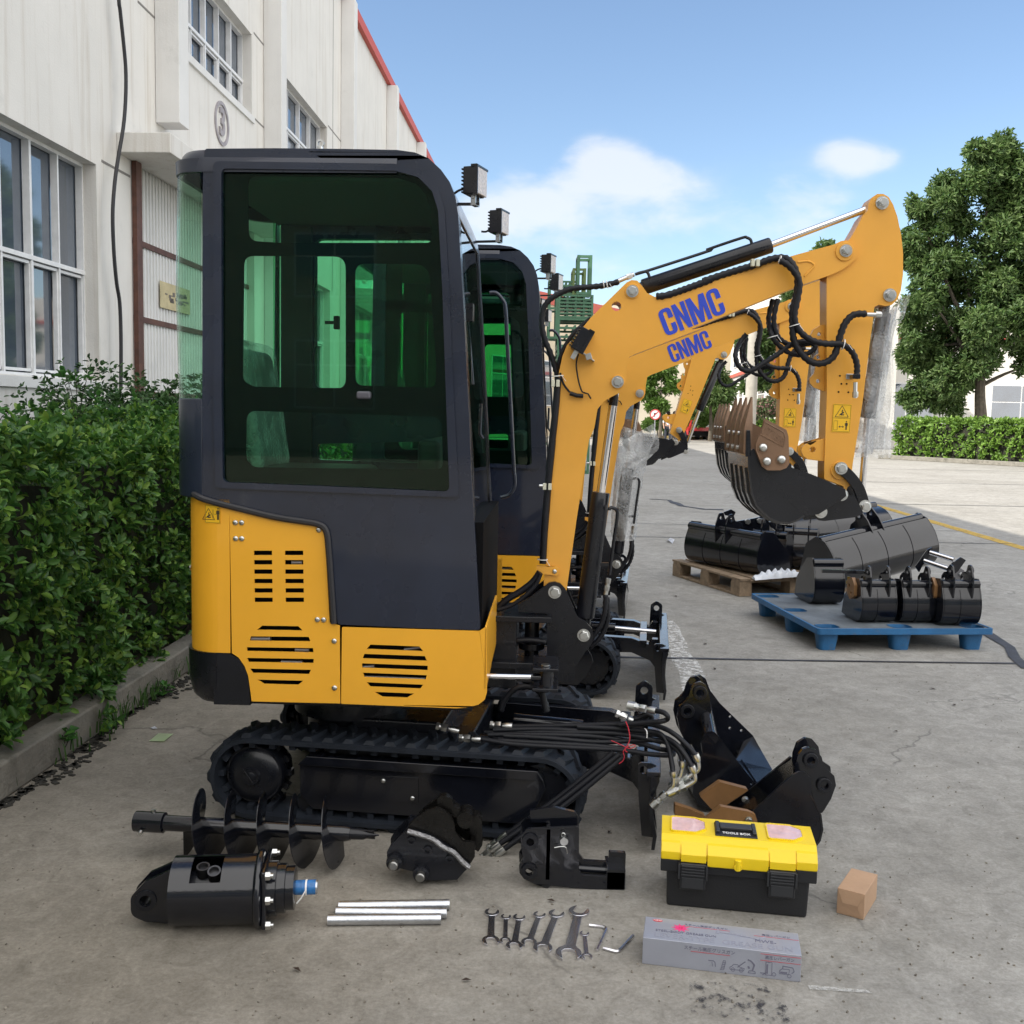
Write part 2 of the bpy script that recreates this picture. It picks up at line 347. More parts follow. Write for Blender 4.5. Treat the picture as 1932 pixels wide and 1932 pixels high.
# outer door moulding
b=B(); b.plate(door_out,[door_in],-.010,.004); dm=b.ob('door',CABP,ex1,bevel=.006)
wins=[ [(447,228,60),(1300,240,0),(1410,275,0),(1465,340,0),(1490,430,0),(1497,612,30),(640,612,40),(452,600,60)],
       [(426,686,55),(1005,690,70),(1006,1446,60),(480,1432,60),(418,1400,60)],
       [(1060,730,60),(1480,735,90),(1522,1300,0),(1520,1440,50),(1060,1425,50)],
       [(440,1570,60),(1520,1605,50),(1555,1640,50),(1560,1905,40),(1400,1905,0),(480,1893,60),(436,1850,60)] ]
def trwin(ps,yl,k=.00058):
    o=[]
    for (x,y,r) in ps:
        a=U.L(zB((x,y))[0],yl); o.append((a[0],a[1],r*k))
    return rp(o,0,6)
WN=[trwin(w_,.012) for w_ in wins]
b=B(); b.plate(door_in,WN,.014,.018); b.ob('frit_border',FRIT2,dm)
b=B(); b.plate(door_in,[],.010,.011); b.ob('glass_pane',GREENG,dm)
b=B(); b.mi=0
c0=U.P(zB((1112,1482))[0],-.0); b.box(c0+V((0,-.004,0)),(.048,.03,.026)); b.ob('door_handle',mat('grey_handle',(.09,.09,.11),.35),dm,bevel=.008,seg=3)
# ---- far cab side ----
def far(ps,r=.03): return rp([U.L(p,WID-.045) for p in ps],r)
xh=min(x for x,z in CO)+.015; ha=far(zB((600,500),(636,500),(636,1440),(600,1440)),0); ha=rp([(xh,ha[1][1]),ha[1],ha[2],(xh,ha[2][1])],.03)
holes=[ha,far(zB((832,590),(1500,590),(1530,1440),(832,1440))),far(zB((845,1760),(1500,1745),(1500,1870),(845,1850)),.02)]
FO=[(x,z) for x,z in CO]
b=B(); b.plate(rp(FO,.01,3),holes,WID-.045,WID); b.ob('cab_frame',CABP,ex1,bevel=.01)
b=B(); b.plate([(xh-.02,ha[0][1]+.1)]+far(zB((1530,480),(1540,1880)),0)+[(xh-.02,far(zB((900,1880)),0)[0][1])],[],WID-.03,WID-.029); b.ob('side_window',GREENG,ex1)
b=B(); b.bb((far(zB((1545,300)))[0][0]-.28,.10,1.0),(far(zB((1545,300)))[0][0]-.24,.12,1.0)) if 0 else None; b.bm.free()
# ---- roof, front strip, windscreen ----
top=[U.L(p,0) for p in zB((200,75),(600,72),(1000,76),(1300,82),(1400,96),(1480,130),(1550,195),(1600,265),(1632,350),(1648,450))]
def strip(b,prof,y0,y1,th):
    ins=[]
    for i,p in enumerate(prof):
        a=V(prof[max(i-1,0)]);c=V(prof[min(i+1,len(prof)-1)]);t=(c-a).normalized();ins.append((p[0]+t.y*-th*-1*-1,p[1]-th*abs(t.x)) if 0 else (p[0]-th*abs(t.y),p[1]-th*abs(t.x)))
    b.plate(list(prof)+ins[::-1],[],y0,y1)
rear_r=.115; XR=top[0][0]-rear_r+.02; ZT=top[0][1]
b=B(); pl=[(top[3][0],.0),(top[0][0],.0)]+[(top[0][0]-rear_r*math.sin(a),rear_r-rear_r*math.cos(a)) for a in [R(k) for k in range(8,91,9)]]+[(top[0][0]-rear_r-.015,WID/2)]
pl+=[(x,WID-y) for x,y in pl[::-1][1:]]
# roof slab with domed edge
rows=[]
for (s_,dz) in ((1.007,-.075),(1.007,-.035),(.985,-.012),(.955,.001)):
    cx_=(top[3][0]+XR)/2; rows.append([b.v((top[3][0] if abs(x-top[3][0])<1e-6 else cx_+(x-cx_)*(1-(1-s_)*.5), WID/2+(y-WID/2)*s_, ZT+dz+(top[3][1]-ZT)*max(0,min(1,(x-top[0][0])/(top[3][0]-top[0][0]))))) for x,y in pl])
for i in range(len(rows)-1):
    for k in range(len(pl)): b.f([rows[i][k],rows[i][(k+1)%len(pl)],rows[i+1][(k+1)%len(pl)],rows[i+1][k]])
m_=len(pl)
for i in range(m_//2-1): b.f([rows[-1][i],rows[-1][i+1],rows[-1][m_-2-i],rows[-1][m_-1-i]])
b.ob('roof',CABP,ex1)
b=B(); strip(b,top[3:],.035,WID-.035,.03); b.ob('roof_front',CABP,ex1,bevel=.004)
lowf=[U.L(p,0) for p in zB((1648,450),(1662,700),(1680,1000),(1700,1400),(1715,1700))+zC((1722,30),(1735,400),(1748,590))]
b=B(); strip(b,[(x-.006,z) for x,z in lowf],.045,WID-.045,.006); b.ob('windscreen',CLEARG,ex1)
for ya_,yb_ in ((.045,.10),(WID-.10,WID-.045)): b=B(); strip(b,[(x-.002,z) for x,z in lowf],ya_,yb_,.02); b.ob('screen_frame',BLK,ex1)
fl=[U.L(p,0) for p in zC((1748,600),(1760,850),(1775,1085))]
b=B()
zt,zb=fl[0][1],fl[2][1]; xt,xb=fl[0][0],fl[2][0]
# front apron with step hole
def apt(y,z): k=(zt-z)/(zt-zb); return (xt+(xb-xt)*k,y,z)
o2=[(.045,zb),(WID-.045,zb),(WID-.045,zt),(.045,zt)]; hl=rp([(.45,zb+.06),(.70,zb+.06),(.70,zt-.16),(.52,zt-.16)],.03)
b2=B(); b2.plate([(y,z) for y,z in o2],[hl],-.012,0)
for v in b2.bm.verts:
    y,d,z=v.co; q=apt(y,z); v.co=V((q[0]+d,q[1],q[2]))
b2.ob('front_apron',CABP,ex1,bevel=.004); b.bm.free()
# ---- rear wrap of the cab ----
xr0=U.L(zC((190,345))[0],0)[0]
def wrap(x0,r,y0=0.,n=12,flat=0.0,extent=.95):
    p=[(x0+flat,y0)]+[(x0-r*math.sin(a),y0+r-r*math.cos(a)) for a in [R(90*k/n) for k in range(0,n+1)]]
    return p[::-1][:]+[] if 0 else p
def wrapfull(x0,r,wid=WID,n=12):
    p=wrap(x0,r,0,n); q=[(x,wid-y) for x,y in p[::-1]]; return p+q
zledge=U.L(zB((150,1500))[0],.05)[1]; ztopg=U.L(zB((120,225))[0],.05)[1]; zlow=U.L(zC((150,325))[0],.02)[1]
path=wrapfull(xr0,rear_r)[::-1]
b=B(); b.sweep(path,[(0,zlow),(0,zledge),(-.02,zledge),(-.02,zlow)]); b.ob('rear_panel',CABP,ex1,bevel=.006)
b=B(); b.sweep(path,[(-.002,zledge),(.006,(zledge+ztopg)/2),(-.004,ztopg),(-.010,ztopg),(0,(zledge+ztopg)/2),(-.008,zledge)]); b.ob('rear_window',REARG,ex1)
b=B(); b.sweep(path,[(0,ztopg),(.002,ZT-.03),(-.02,ZT-.03),(-.02,ztopg)]); b.ob('rear_panel',CABP,ex1,bevel=.004)
b=B(); b.bb((xr0+.005,.02,zledge),(xr0+.03,.045,ZT-.04)); b.ob('rear_pillar',INT,ex1)
# ---- seals ----
b=B()
sp=[U.P(p,-.006) for p in zC((95,290),(160,320),(250,352),(400,390),(600,438),(750,462),(850,480),(895,520),(910,640),(925,850),(938,1045))]
sp[0].y=.05; sp[0].x+=.0; b.tube(spl(sp,5),.011,8); b.ob('seal_strip',SEAL,ex1)
# ---- interior ----
seat=B(); a=U.P(zB((510,1600))[0],.45)
b=B(); b.box((a.x-.02,.46,a.z+.02),(.10,.42,.46),Euler((0,R(-8),0))); b.ob('seat_backrest',mat('seat_vinyl',(.03,.03,.035),.4,0,.2,8),ex1,bevel=.04,seg=3)
b=B(); b.box((a.x+.22,.46,a.z-.24),(.42,.42,.11)); b.ob('seat_cushion',bpy.data.materials['seat_vinyl'],ex1,bevel=.03,seg=3)
b=B(); b.box((a.x-.02,.455,a.z+.03),(.125,.45,.50),Euler((0,R(-8),0))); b.ob('plastic_cover',WRAP,ex1,bevel=.045,seg=3)
seat.bm.free()
b=B(); b.bb((xr0,.06,.92),(xt-.02,WID-.06,.97)); b.bb((xr0,.06,.95),(xr0+.10,WID-.06,1.20)); b.ob('cab_floor',INT,ex1)
b=B(); zc=U.L(zB((1500,1700))[0],.3)
b.bb((zc[0]-.03,.12,.97),(zc[0]+.05,.8,zc[1]-.02)); b.ob('dashboard',INT,ex1,bevel=.02)
b=B(); p1=U.P(zB((1550,1905))[0],.2); p0=U.P(zB((1462,1785))[0],.2); b.tube([p1,p0],.006,10); b.tube([p0,p0+(p0-p1)*.15],.012,10); b.ob('control_lever',CHROME,ex1)
b=B(); 
for yy in (.30,.42,.55): b.tube([(zc[0]-.05,yy,.97),(zc[0]-.08,yy,1.22)],.007,8); b.lathe((zc[0]-.08,yy,1.22),(0,0,1),[(0,.01),(.015,.02),(.04,.018),(.05,0)],10)
b.ob('control_lever',INT,ex1)
# key with red tag and mirror seen through the glass
b=B(); q=U.P(zB((740,1130))[0],WID-.06); b.box(q,(.02,.008,.03),Euler((0,R(30),0))); b.mi=1; b.box(q+V((0,0,-.05)),(.008,.004,.035)); b.mi=0; b.ob('key_tag',[mat('red_plastic',(.35,.03,.02),.4),ZINC],ex1)
b=B(); q=U.P(zB((955,1068))[0],WID-.08); b.box(q,(.024,.02,.055)); b.box(q+V((-.03,0,.0)),(.04,.01,.014)); b.ob('window_latch',INT,ex1,bevel=.004)
b=B(); hp=[U.P(p,WID-.06) for p in zB((705,845),(735,840),(765,870),(782,930),(785,1000),(782,1090))]; b.tube(spl(hp,4),.006,8); b.ob('grab_handle',INT,ex1)
b=B(); q=U.P(zB((660,1000))[0],WID-.06); q2=U.P(zB((800,1000))[0],WID-.06); b.bb((q.x-.01,WID-.07,.97),(q2.x+.01,WID-.046,ZT-.1)); b.ob('door_pillar',INT,ex1)
# headliner
b=B(); b.bb((xr0+.02,.05,ZT-.09),(top[5][0],WID-.05,ZT-.06)); b.ob('headliner',mat('headliner',(.06,.075,.07),.8),ex1)
# roof eye bolt
b=B(); q=U.P(zB((862,66))[0],.3); b.ring(q+V((0,-.004,.012)),q+V((0,.004,.012)),.014,.008); b.cyl(q+V((0,0,-.014)),q,.01); b.ob('lifting_eye',ZINC,ex1)
# ---- work lights ----
def worklight(c,ang,par=ex1,s=1.0,tilt=0):
    M=Matrix.Translation(V(c))@Matrix.Rotation(ang,4,'Z')@Matrix.Rotation(tilt,4,'Y')
    b=B(M); b.bb((-.03*s,-.045*s,-.045*s),(.012*s,.045*s,.045*s))
    for k in range(7): b.bb((-.040*s,-.040*s,(-.040+.0125*k)*s),(-.030*s,.040*s,(-.034+.0125*k)*s))
    h=b.ob('work_light',BLKM,par,bevel=.003*s)
    b=B(M); b.bb((.012*s,-.043*s,-.043*s),(.022*s,.043*s,.043*s)); b.ob('lens',mat('lamp_lens',(.55,.50,.47),.12,.0,.25,120,.4,60) if 'lamp_lens' not in bpy.data.materials else bpy.data.materials['lamp_lens'],h,bevel=.003)
    b=B(M); b.bb((.022*s,-.05*s,.043*s),(.0*s,.05*s,.05*s)); b.bb((.010*s,-.048*s,-.048*s),(.024*s,-.043*s,.048*s)); b.ob('lamp_shade',BLKM,h)
    b=B(M); b.bb((-.012*s,-.018*s,-.075*s),(.006*s,-.014*s,-.03*s)); b.bb((-.012*s,.014*s,-.075*s),(.006*s,.018*s,-.03*s)); b.bb((-.012*s,-.018*s,-.078*s),(.006*s,.018*s,-.074*s)); b.hexn((-.003*s,-.018*s,-.05*s),(0,-1,0),.007*s,.006*s); b.ob('bracket',ZINC,h)
    return h
l1=U.P(zB((1752,268))[0],.10); worklight(l1,R(-18))
l2=U.P(zB((1888,500))[0],WID-.10); worklight(l2,R(-18))
for (pa,pb,yl) in (((1620,392),(1770,392),.10),((1690,608),(1900,603),WID-.10)):
    b=B(); b.beam(U.P(zB(pa)[0],yl),U.P(zB(pb)[0],yl),.014,.008); b.ob('lamp_bar',BLKM,ex1)
for (ps,yl) in (((1622,335),(1650,315),(1680,308),(1715,325)),.10),(((1780,548),(1810,548),(1840,525),(1862,535)),WID-.10):
    b=B(); b.tube(spl([U.P(p,yl) for p in zB(*ps)],5),.004,6); b.ob('lamp_cable',HOSE,ex1)
# handrail (D-shaped, on the far front pillar)
hp=[U.P(p,WID-.03) for p in zD((352,640),(400,642),(445,690),(465,750),(478,1000),(495,1300),(510,1600),(525,1900))+zE((288,250),(288,330),(250,388),(188,408))]
b=B(); b.tube(spl(hp,5),.0085,10); b.ob('handrail',CABP,ex1)
# wiper
b=B(); b.tube([U.P(p,.3) for p in zB((1778,1530),(1772,1700),(1790,1730))],.006,8); b.tube([U.P(p,.3) for p in zB((1668,600),(1700,1050),(1730,1420))],.007,8); q=U.P(zB((1712,1010))[0],.3); b.box(q,(.03,.06,.06)); b.ob('wiper',BLKM,ex1)
# ================= yellow body
ycol=YEL
def slot(x0,x1,y0,y1): return zC((x0,y0),(x1,y0),(x1,y1),(x0,y1))
ep=[(340,372),(400,392),(600,442),(860,486),(880,520),(890,600),(905,850),(915,1042),(972,1058),(975,1502),(470,1490),(458,1400),(450,1345),(430,1290),(395,1240),(357,1215),(345,445)]
EP=U.LS(zC(*ep),.0)
hs=[]
for k in range(6):
    y=630+k*53.6; hs.append(slot(482+k*.8,586+k*.8,y,y+26)); hs.append(slot(659+k*.8,764+k*.8,y,y+26))
hs+= [zC((530,1058),(735,1061),(762,1086),(500,1082)),zC((466,1119),(795,1122),(806,1148),(457,1144)),zC((442,1181),(820,1186),(823,1211),(443,1203)),zC((442,1242),(824,1248),(822,1272),(452,1266)),zC((459,1303),(808,1310),(797,1335),(476,1328)),zC((503,1366),(764,1372),(735,1396),(540,1391))]
b=B(); b.plate(EP,[U.LS(h,0) for h in hs],.0,.006); b.ob('engine_cover',YEL,ex1,bevel=.0015,seg=1)
fp=[(985,1066),(1770,1088),(1790,1075),(1812,1060),(1812,1440),(1800,1480),(1765,1508),(1700,1526),(1640,1530),(980,1504)]
hs=[zC((1148,1166),(1427,1177),(1448,1204),(1126,1191)),zC((1113,1219),(1458,1232),(1469,1259),(1103,1245)),zC((1099,1273),(1474,1287),(1474,1313),(1100,1298)),zC((1103,1326),(1469,1341),(1462,1365),(1113,1351)),zC((1125,1381),(1448,1395),(1432,1418),(1146,1406)),zC((1170,1436),(1398,1445),(1357,1469),(1214,1464))]
b=B(); b.plate(rp(U.LS(zC(*fp),.0),.004),[U.LS(h,0) for h in hs],.0,.006); b.ob('front_cover',YEL,ex1,bevel=.0015,seg=1)
# front face of body
q0=U.L(zC((1812,1060))[0],0); q1=U.L(zC((1812,1440))[0],0)
ff=rp([(.0,q1[1]),(.0,q0[1]),(.36,q0[1]+.045),(.36,q1[1]+.09)],.01)
b=B(); b.plate(ff,[],-.006,0)
for v in b.bm.verts: y,d,z=v.co; v.co=V((q0[0]+d+.012*min(1,y/.36),y,z))
b.ob('front_panel',YEL,ex1,bevel=.0015)
# rear cover wrap
xf=U.L(zC((352,800))[0],0)[0]; xc=U.L(zC((250,800))[0],0)[0]; ztop=U.L(zC((240,352))[0],0)[1]; zbt=U.L(zC((300,1213))[0],0)[1]; zbt2=zbt+.05
rc=.13
pth=[(xf-.004,0)]+wrapfull(xc+.015,rc,WID,14)
b=B(); m_=len(pth)
b.sweep(pth[::-1],[(0,zbt),(0,ztop+.01),(-.006,ztop+.01),(-.006,zbt)]); b.ob('rear_cover',YEL,ex1)
# black counterweight
zc0=U.L(zC((300,1510))[0],0)[1]
cwp=U.LS(zC((340,1216),(395,1243),(428,1293),(447,1345),(456,1400),(462,1512),(280,1507)),0)
b=B(); b.plate([(xc,zbt)]+cwp+[(xc,cwp[-1][1])],[],-.002,.05); cw=b
prof=[(.004,zc0+.075),(.006,zbt-.0),(-.05,zbt),(-.05,zc0),(-.03,zc0),(-.010,zc0+.02)]
cw.sweep(wrapfull(xc+.01,rc)[::-1],prof); cw.ob('counterweight',BLKM,ex1,bevel=.004)
# far side and inner block
b=B(); b.bb((xc+.02,.03,zc0+.02),(q0[0]-.02,WID-.01,ztop-.05)); 
b.ob('engine_bay',DARK,ex1)
b=B(); b.bb((xf,WID-.008,zc0+.02),(q0[0],WID,ztop-.30)); b.ob('side_cover',YEL,ex1)
b=B(); b.bb((xf+.02,.06,zc0-.01),(q0[0]-.05,WID-.06,zc0+.03)); b.ob('base_plate',BLKM,ex1,bevel=.004)
for (pa,pb,r_) in (((470,1133),(580,1133),.012),((720,1195),(800,1197),.01),((640,1265),(760,1268),.008),((700,698),(760,698),.01),((1110,1350),(1460,1362),.006),((1340,1195),(1440,1180),.006),((1105,1295),(1170,1290),.008)):
    b=B(); b.tube([U.P(zC(pa)[0],.02),U.P(zC(pb)[0],.02)],r_,10); b.ob('engine_pipe',mat('dull_metal',(.25,.25,.26),.4,.8) if 'dull_metal' not in bpy.data.materials else bpy.data.materials['dull_metal'],ex1)
for q in ((377,470),(413,470),(379,561),(414,561),(853,511),(845,1023),(881,1025),(941,1146),(943,1413)):
    dome(U.P(zC(q)[0],-.0),NB,.0095,ex1)
dome(V((xc-rc+.01,.12,U.L(zC((125,733))[0],.1)[1])),(-1,0,0),.01,ex1)
# rear safety label (wraps on the flat just ahead of the corner)
def label(par,M,w_,h_,split='h'):
    b=B(M); b.mi=0; b.plate([(-w_/2,-h_/2),(w_/2,-h_/2),(w_/2,h_/2),(-w_/2,h_/2)],[],-.0008,.0)
    b.mi=1
    def line(p,q,t=.0012): 
        b.beam((p[0],-.0012,p[1]),(q[0],-.0012,q[1]),t,.0006,up=(0,1,0))
    def tri(cx,cz,s):
        P=[(cx-s,cz-s*.85),(cx+s,cz-s*.85),(cx,cz+s*.85)]
        for i in range(3): line(P[i],P[(i+1)%3],s*.07)
        for (a,c_,d,e,t) in ((-.25,-.5,.3,-.1,.2),(-.1,-.55,.35,-.5,.16),(.0,-.1,.1,.25,.14),(-.35,-.6,-.1,-.3,.1)): line((cx+a*s,cz+c_*s),(cx+d*s,cz+e*s),s*t)
    def man(cx,cz,s):
        b.lathe((cx,-.0008,cz+s*.85),NB,[(0,s*.13),(.0008,s*.13)],12); 
        line((cx,cz+s*.6),(cx,cz),s*.32); line((cx-s*.08,cz),(cx-s*.08,cz-s*.85),s*.13); line((cx+s*.08,cz),(cx+s*.08,cz-s*.85),s*.13); line((cx-s*.24,cz+s*.55),(cx-s*.24,cz-.0*s),s*.09); line((cx+s*.24,cz+s*.55),(cx+s*.24,cz-.0*s),s*.09)
    e=.94
    for (p,q) in (((-1,-1),(1,-1)),((1,-1),(1,1)),((1,1),(-1,1)),((-1,1),(-1,-1))): line((p[0]*w_/2*e,p[1]*h_/2*e),(q[0]*w_/2*e,q[1]*h_/2*e),w_*.012)
    if split=='h':
        line((-w_/2*e,0),(w_/2*e,0),w_*.012); tri(0,h_*.24,w_*.36)
        rx=-w_*.3; 
        for (p,q) in (((-.1,-.16),(.1,-.16)),((.1,-.16),(.1,.16)),((.1,.16),(-.1,.16)),((-.1,.16),(-.1,-.16))): line((rx+p[0]*w_,-h_*.26+p[1]*h_),(rx+q[0]*w_,-h_*.26+q[1]*h_),w_*.012)
        line((-w_*.12,-h_*.3),(w_*.14,-h_*.3),w_*.025); 
        for sg in(-1,1): line((w_*(.01+.13*sg),-h_*.3),(w_*(.01+.06*sg),-h_*.3+w_*.05),w_*.025); line((w_*(.01+.13*sg),-h_*.3),(w_*(.01+.06*sg),-h_*.3-w_*.05),w_*.025)
        man(w_*.28,-h_*.26,h_*.17)
    else:
        tri(-w_*.27,0,h_*.36); line((0,-h_*.25),(0,h_*.25),w_*.01);line((w_*.06,-h_*.25),(w_*.06,h_*.25),w_*.01); line((w_*.1,0),(w_*.28,0),w_*.02); man(w_*.36,0,h_*.36)
    return b.ob('warning_label',[LABY,LABK],par,recalc=True)
def Mf(p,ang=0): return Matrix.Translation(V(p))@Matrix.Rotation(-ang,4,'Y')
lp=U.P(zC((196,420))[0],0); label(ex1,Matrix.Translation(V((xc+.0,-.001+.002,lp.z)))@Matrix.Rotation(R(-8),4,'Z'),.055,.062,'v')
# ================= undercarriage
b=B(); b.cyl((-.02+xf+.35,.46,zc0-.02),(xf+.35-.02,.46,zc0-.12),.22,n=40); b.cyl((xf+.33,.46,zc0-.12),(xf+.33,.46,.2),.17,n=40); b.ob('slew_ring',BLKM,ex1)
rr=.148; lug=.018; TZ=rr+lug
xA=T.L((387,1466),0)[0]+rr+lug; xBk=T.L((1106,1490),0)[0]-rr-lug; GAUGE=.94; TW=.2
def track_path(n_arc=18,step=.037):
    L=xBk-xA; pts=[]
    k=int(L/step)
    for i in range(k): pts.append((xA+L*i/k,TZ+rr,PI/2))
    for i in range(n_arc): a=PI/2-PI*i/n_arc; pts.append((xBk+rr*math.cos(a),TZ+rr*math.sin(a),a))
    for i in range(k): pts.append((xBk-L*i/k,TZ-rr,-PI/2))
    for i in range(n_arc): a=-PI/2-PI*i/n_arc; pts.append((xA+rr*math.cos(a),TZ+rr*math.sin(a),a))
    return pts
def track(y0,par):
    tr=B(UT); pts=track_path(); n=len(pts); rows=[]
    prof=[(0,0.004),(-.002,.0),(.010,-.022),(.035,-.022)]; prof=[(0,.0),(.012,.006),(TW-.012,.006),(TW,.0),(TW,-.016),(TW-.05,-.022),(.05,-.022),(0,-.016)]
    for (x,z,a) in pts: rows.append([tr.v((x+math.cos(a)*o,y0+y,z+math.sin(a)*o)) for y,o in prof])
    for i in range(n):
        for j in range(8): tr.f([rows[i][j],rows[(i+1)%n][j],rows[(i+1)%n][(j+1)%8],rows[i][(j+1)%8]])
    # lugs
    total=[]; d=0
    for i in range(n):
        total.append(d); d+=math.dist(pts[i][:2],pts[(i+1)%n][:2])
    def at(s_):
        s_%=d
        import bisect
        i=bisect.bisect_right(total,s_)-1; p=pts[i];q=pts[(i+1)%n];t=(s_-total[i])/max(1e-6,math.dist(p[:2],q[:2])); a0,a1=p[2],q[2]
        if a1-a0>PI: a1-=2*PI
        if a1-a0<-PI: a1+=2*PI
        return p[0]+(q[0]-p[0])*t,p[1]+(q[1]-p[1])*t,a0+(a1-a0)*t
    NL=int(d/.074)
    for k in range(NL):
        for side in(0,1):
            s0=(k+.5*side)*d/NL; quad=[]
            # lug block slanted: outer edge trails, inner edge leads
            ya,yb=(0.006,.108) if side==0 else (TW-.006,.092)
            for (yy,sh,wd) in ((ya,-.012,.042),((ya+yb)/2,.004,.036),(yb,.022,.020)):
                lo=[];hi=[]
                for e in(-.5,.5):
                    x,z,a=at(s0+sh+e*wd); lo.append((x+math.cos(a)*.004,y0+yy,z+math.sin(a)*.004))
                    x,z,a=at(s0+sh+e*wd*.55); hi.append((x+math.cos(a)*lug,y0+yy+(.008 if side==0 else -.008)*(1 if yy==ya else 0),z+math.sin(a)*lug))
                quad.append([tr.v(lo[0]),tr.v(lo[1]),tr.v(hi[1]),tr.v(hi[0])])
            for i in range(2):
                for j in range(4): tr.f([quad[i][j],quad[i][(j+1)%4],quad[i+1][(j+1)%4],quad[i+1][j]])
            tr.f(quad[0]); tr.f(quad[-1][::-1])
    # inner drive lugs
    for k in range(NL):
        x,z,a=at(k*d/NL); c=V((x-math.cos(a)*.030,y0+TW*.5,z-math.sin(a)*.030)); tr.box(c,(.022,TW*.72,.022),Euler((0,-a,0)))
    tk=tr.ob('rubber_track',RUB,par,ang=30)
    return tk
for y0 in (0,GAUGE-TW):
    track(y0,ex1)
    near=y0==0; yo=y0+.03 if near else y0+.03
    b=B(UT); cz=TZ; cxs=xA
    b.lathe((cxs,y0+.05,cz),(0,1,0),[(0,.0),(0,.035),(-.022,.038),(-.022,.0)][:0] or [(0,.105),(.01,.11),(.10,.11),(.11,.10)],36)
    b.lathe((cxs,y0+.05,cz),(0,-1,0),[(0,.098),(.012,.086),(.02,.06),(.022,.034),(.034,.030),(.036,.0)],36,False)
    for k in range(14):
        a=2*PI*k/14; b.box((cxs+.115*math.cos(a),y0+.10,cz+.115*math.sin(a)),(.028,.03,.024),Euler((0,-a,0)))
    sp_=b.ob('drive_sprocket',BLKM,ex1)
    b=B(UT); b.lathe((cxs,y0+.014,cz),(0,-1,0),[(0,.02),(.002,.016),(.002,.0)],16); b.tube([(cxs-.03,y0+.012,cz+.035),(cxs+.012,y0+.010,cz-.02)],.0015,5); b.ob('hub_cap',BLKM,sp_)
    b=B(UT); b.lathe((xBk,y0+.05,cz),(0,1,0),[(0,.0),(0,.05),(.005,.105),(.03,.118),(.08,.118),(.10,.10)],36); b.ob('idler_wheel',BLKM,ex1)
    # side frame
    Pz=T.LS([(565,1441),(1025,1472),(1030,1490),(1010,1530),(985,1556),(590,1527),(566,1500)],y0+.02) if near else None
    if near: frp=Pz
    b=B(UT); b.plate([(x,z) for x,z in frp],[],y0+.02,y0+.17); b.ob('track_frame',BLK,ex1,bevel=.004)
    b=B(UT); z_=frp[0][1]; b.plate([(frp[0][0]-.002,frp[0][1]),(frp[1][0]+.004,frp[1][1]),(frp[1][0]-.02,frp[1][1]+.035),(frp[0][0]+.03,frp[0][1]+.035)],[],y0+.005,y0+.06)
    b.ob('frame_ledge',BLK,ex1,bevel=.003)
    if near:
        for q in ((723,1473),(778,1506)): dome(UT@T.P(q,.018),NB,.0085,ex1)
        b=B(UT); pp=T.LS([(728,1464),(790,1467),(790,1515),(720,1512)],.02); b.plate(pp,[],.017,.02); b.ob('access_cover',BLK,ex1,bevel=.001)
    b=B(UT)
    for k in range(4):
        x=xA+.2+(xBk-xA-.4)*k/3; b.lathe((x,y0+.05,TZ-rr+.055),(0,1,0),[(0,.02),(0,.035),(.1,.035),(.1,.02)],20)
    b.ob('track_roller',BLKM,ex1)
b=B(UT); xm=(xA+xBk)/2; b.bb((xm-.3,TW-.03,.16),(xm+.25,GAUGE-TW+.03,.30)); b.bb((xm-.2,.18,.28),(xm+.15,GAUGE-.18,.36)); b.ob('chassis',BLKM,ex1,bevel=.01)
# dozer blade
bp=T.LS(zS((1075,1320),(1100,1295),(1190,1300),(1285,1350),(1280,1420),(1250,1560),(1235,1750),(1255,1932),(1235,2010),(1110,1990),(1095,1800),(1080,1600)),.06)
xb0=bp[2][0]; 
b=B(UT); hb=circ(T.L(zS((1128,1365))[0],.06),.014,16); b.plate(rp(bp,.006),[hb],.06,.07); blade=b.ob('dozer_blade',BLK,ex1,bevel=.002)
b=B(UT); b.plate(rp(bp,.006),[hb],GAUGE-.03,GAUGE-.02); ob_=b.ob('blade_end_plate',BLK,blade,bevel=.002)
zt_=bp[3][1]; zb_=.03
prof=[(bp[3][0]-.002,bp[3][1]+.0),(bp[4][0],bp[4][1]),(bp[5][0]-.01,bp[5][1]),(bp[6][0]-.005,bp[6][1]),(bp[7][0],bp[7][1]),(bp[8][0],bp[8][1]-.02),(bp[8][0]-.012,bp[8][1]-.02),(bp[7][0]-.014,bp[7][1]),(bp[6][0]-.02,bp[6][1]),(bp[5][0]-.024,bp[5][1]),(bp[3][0]-.03,bp[3][1]-.01)]
b=B(UT); b.plate(prof,[],.0,GAUGE+.05); b.bb((bp[3][0]-.045,.0,bp[3][1]-.012),(bp[3][0]+.002,GAUGE+.05,bp[3][1]+.006)); b.ob('blade_face',BLK,blade,bevel=.002)
b=B(UT)
for yy in (.22,.70):
    b.plate([(xBk-.25,.30),(xb0-.16,.29),(xb0-.07,.26),(xb0-.05,.29),(xb0-.02,.29),(xb0-.02,.12),(xb0-.06,.17),(xb0-.16,.21),(xBk-.25,.20)],[],yy,yy+.05)
b.bb((xb0-.12,.22,.24),(xb0-.08,.75,.28)); b.ob('blade_arm',BLK,ex1,bevel=.003)
b=B(UT); b.cyl((xBk-.15,.47,.30),(xBk+.12,.47,.29),.026); b.mi=1; b.cyl((xBk+.12,.47,.29),(xb0-.03,.47,.28),.013); b.ob('blade_cylinder',[BLK,CHROME],ex1)
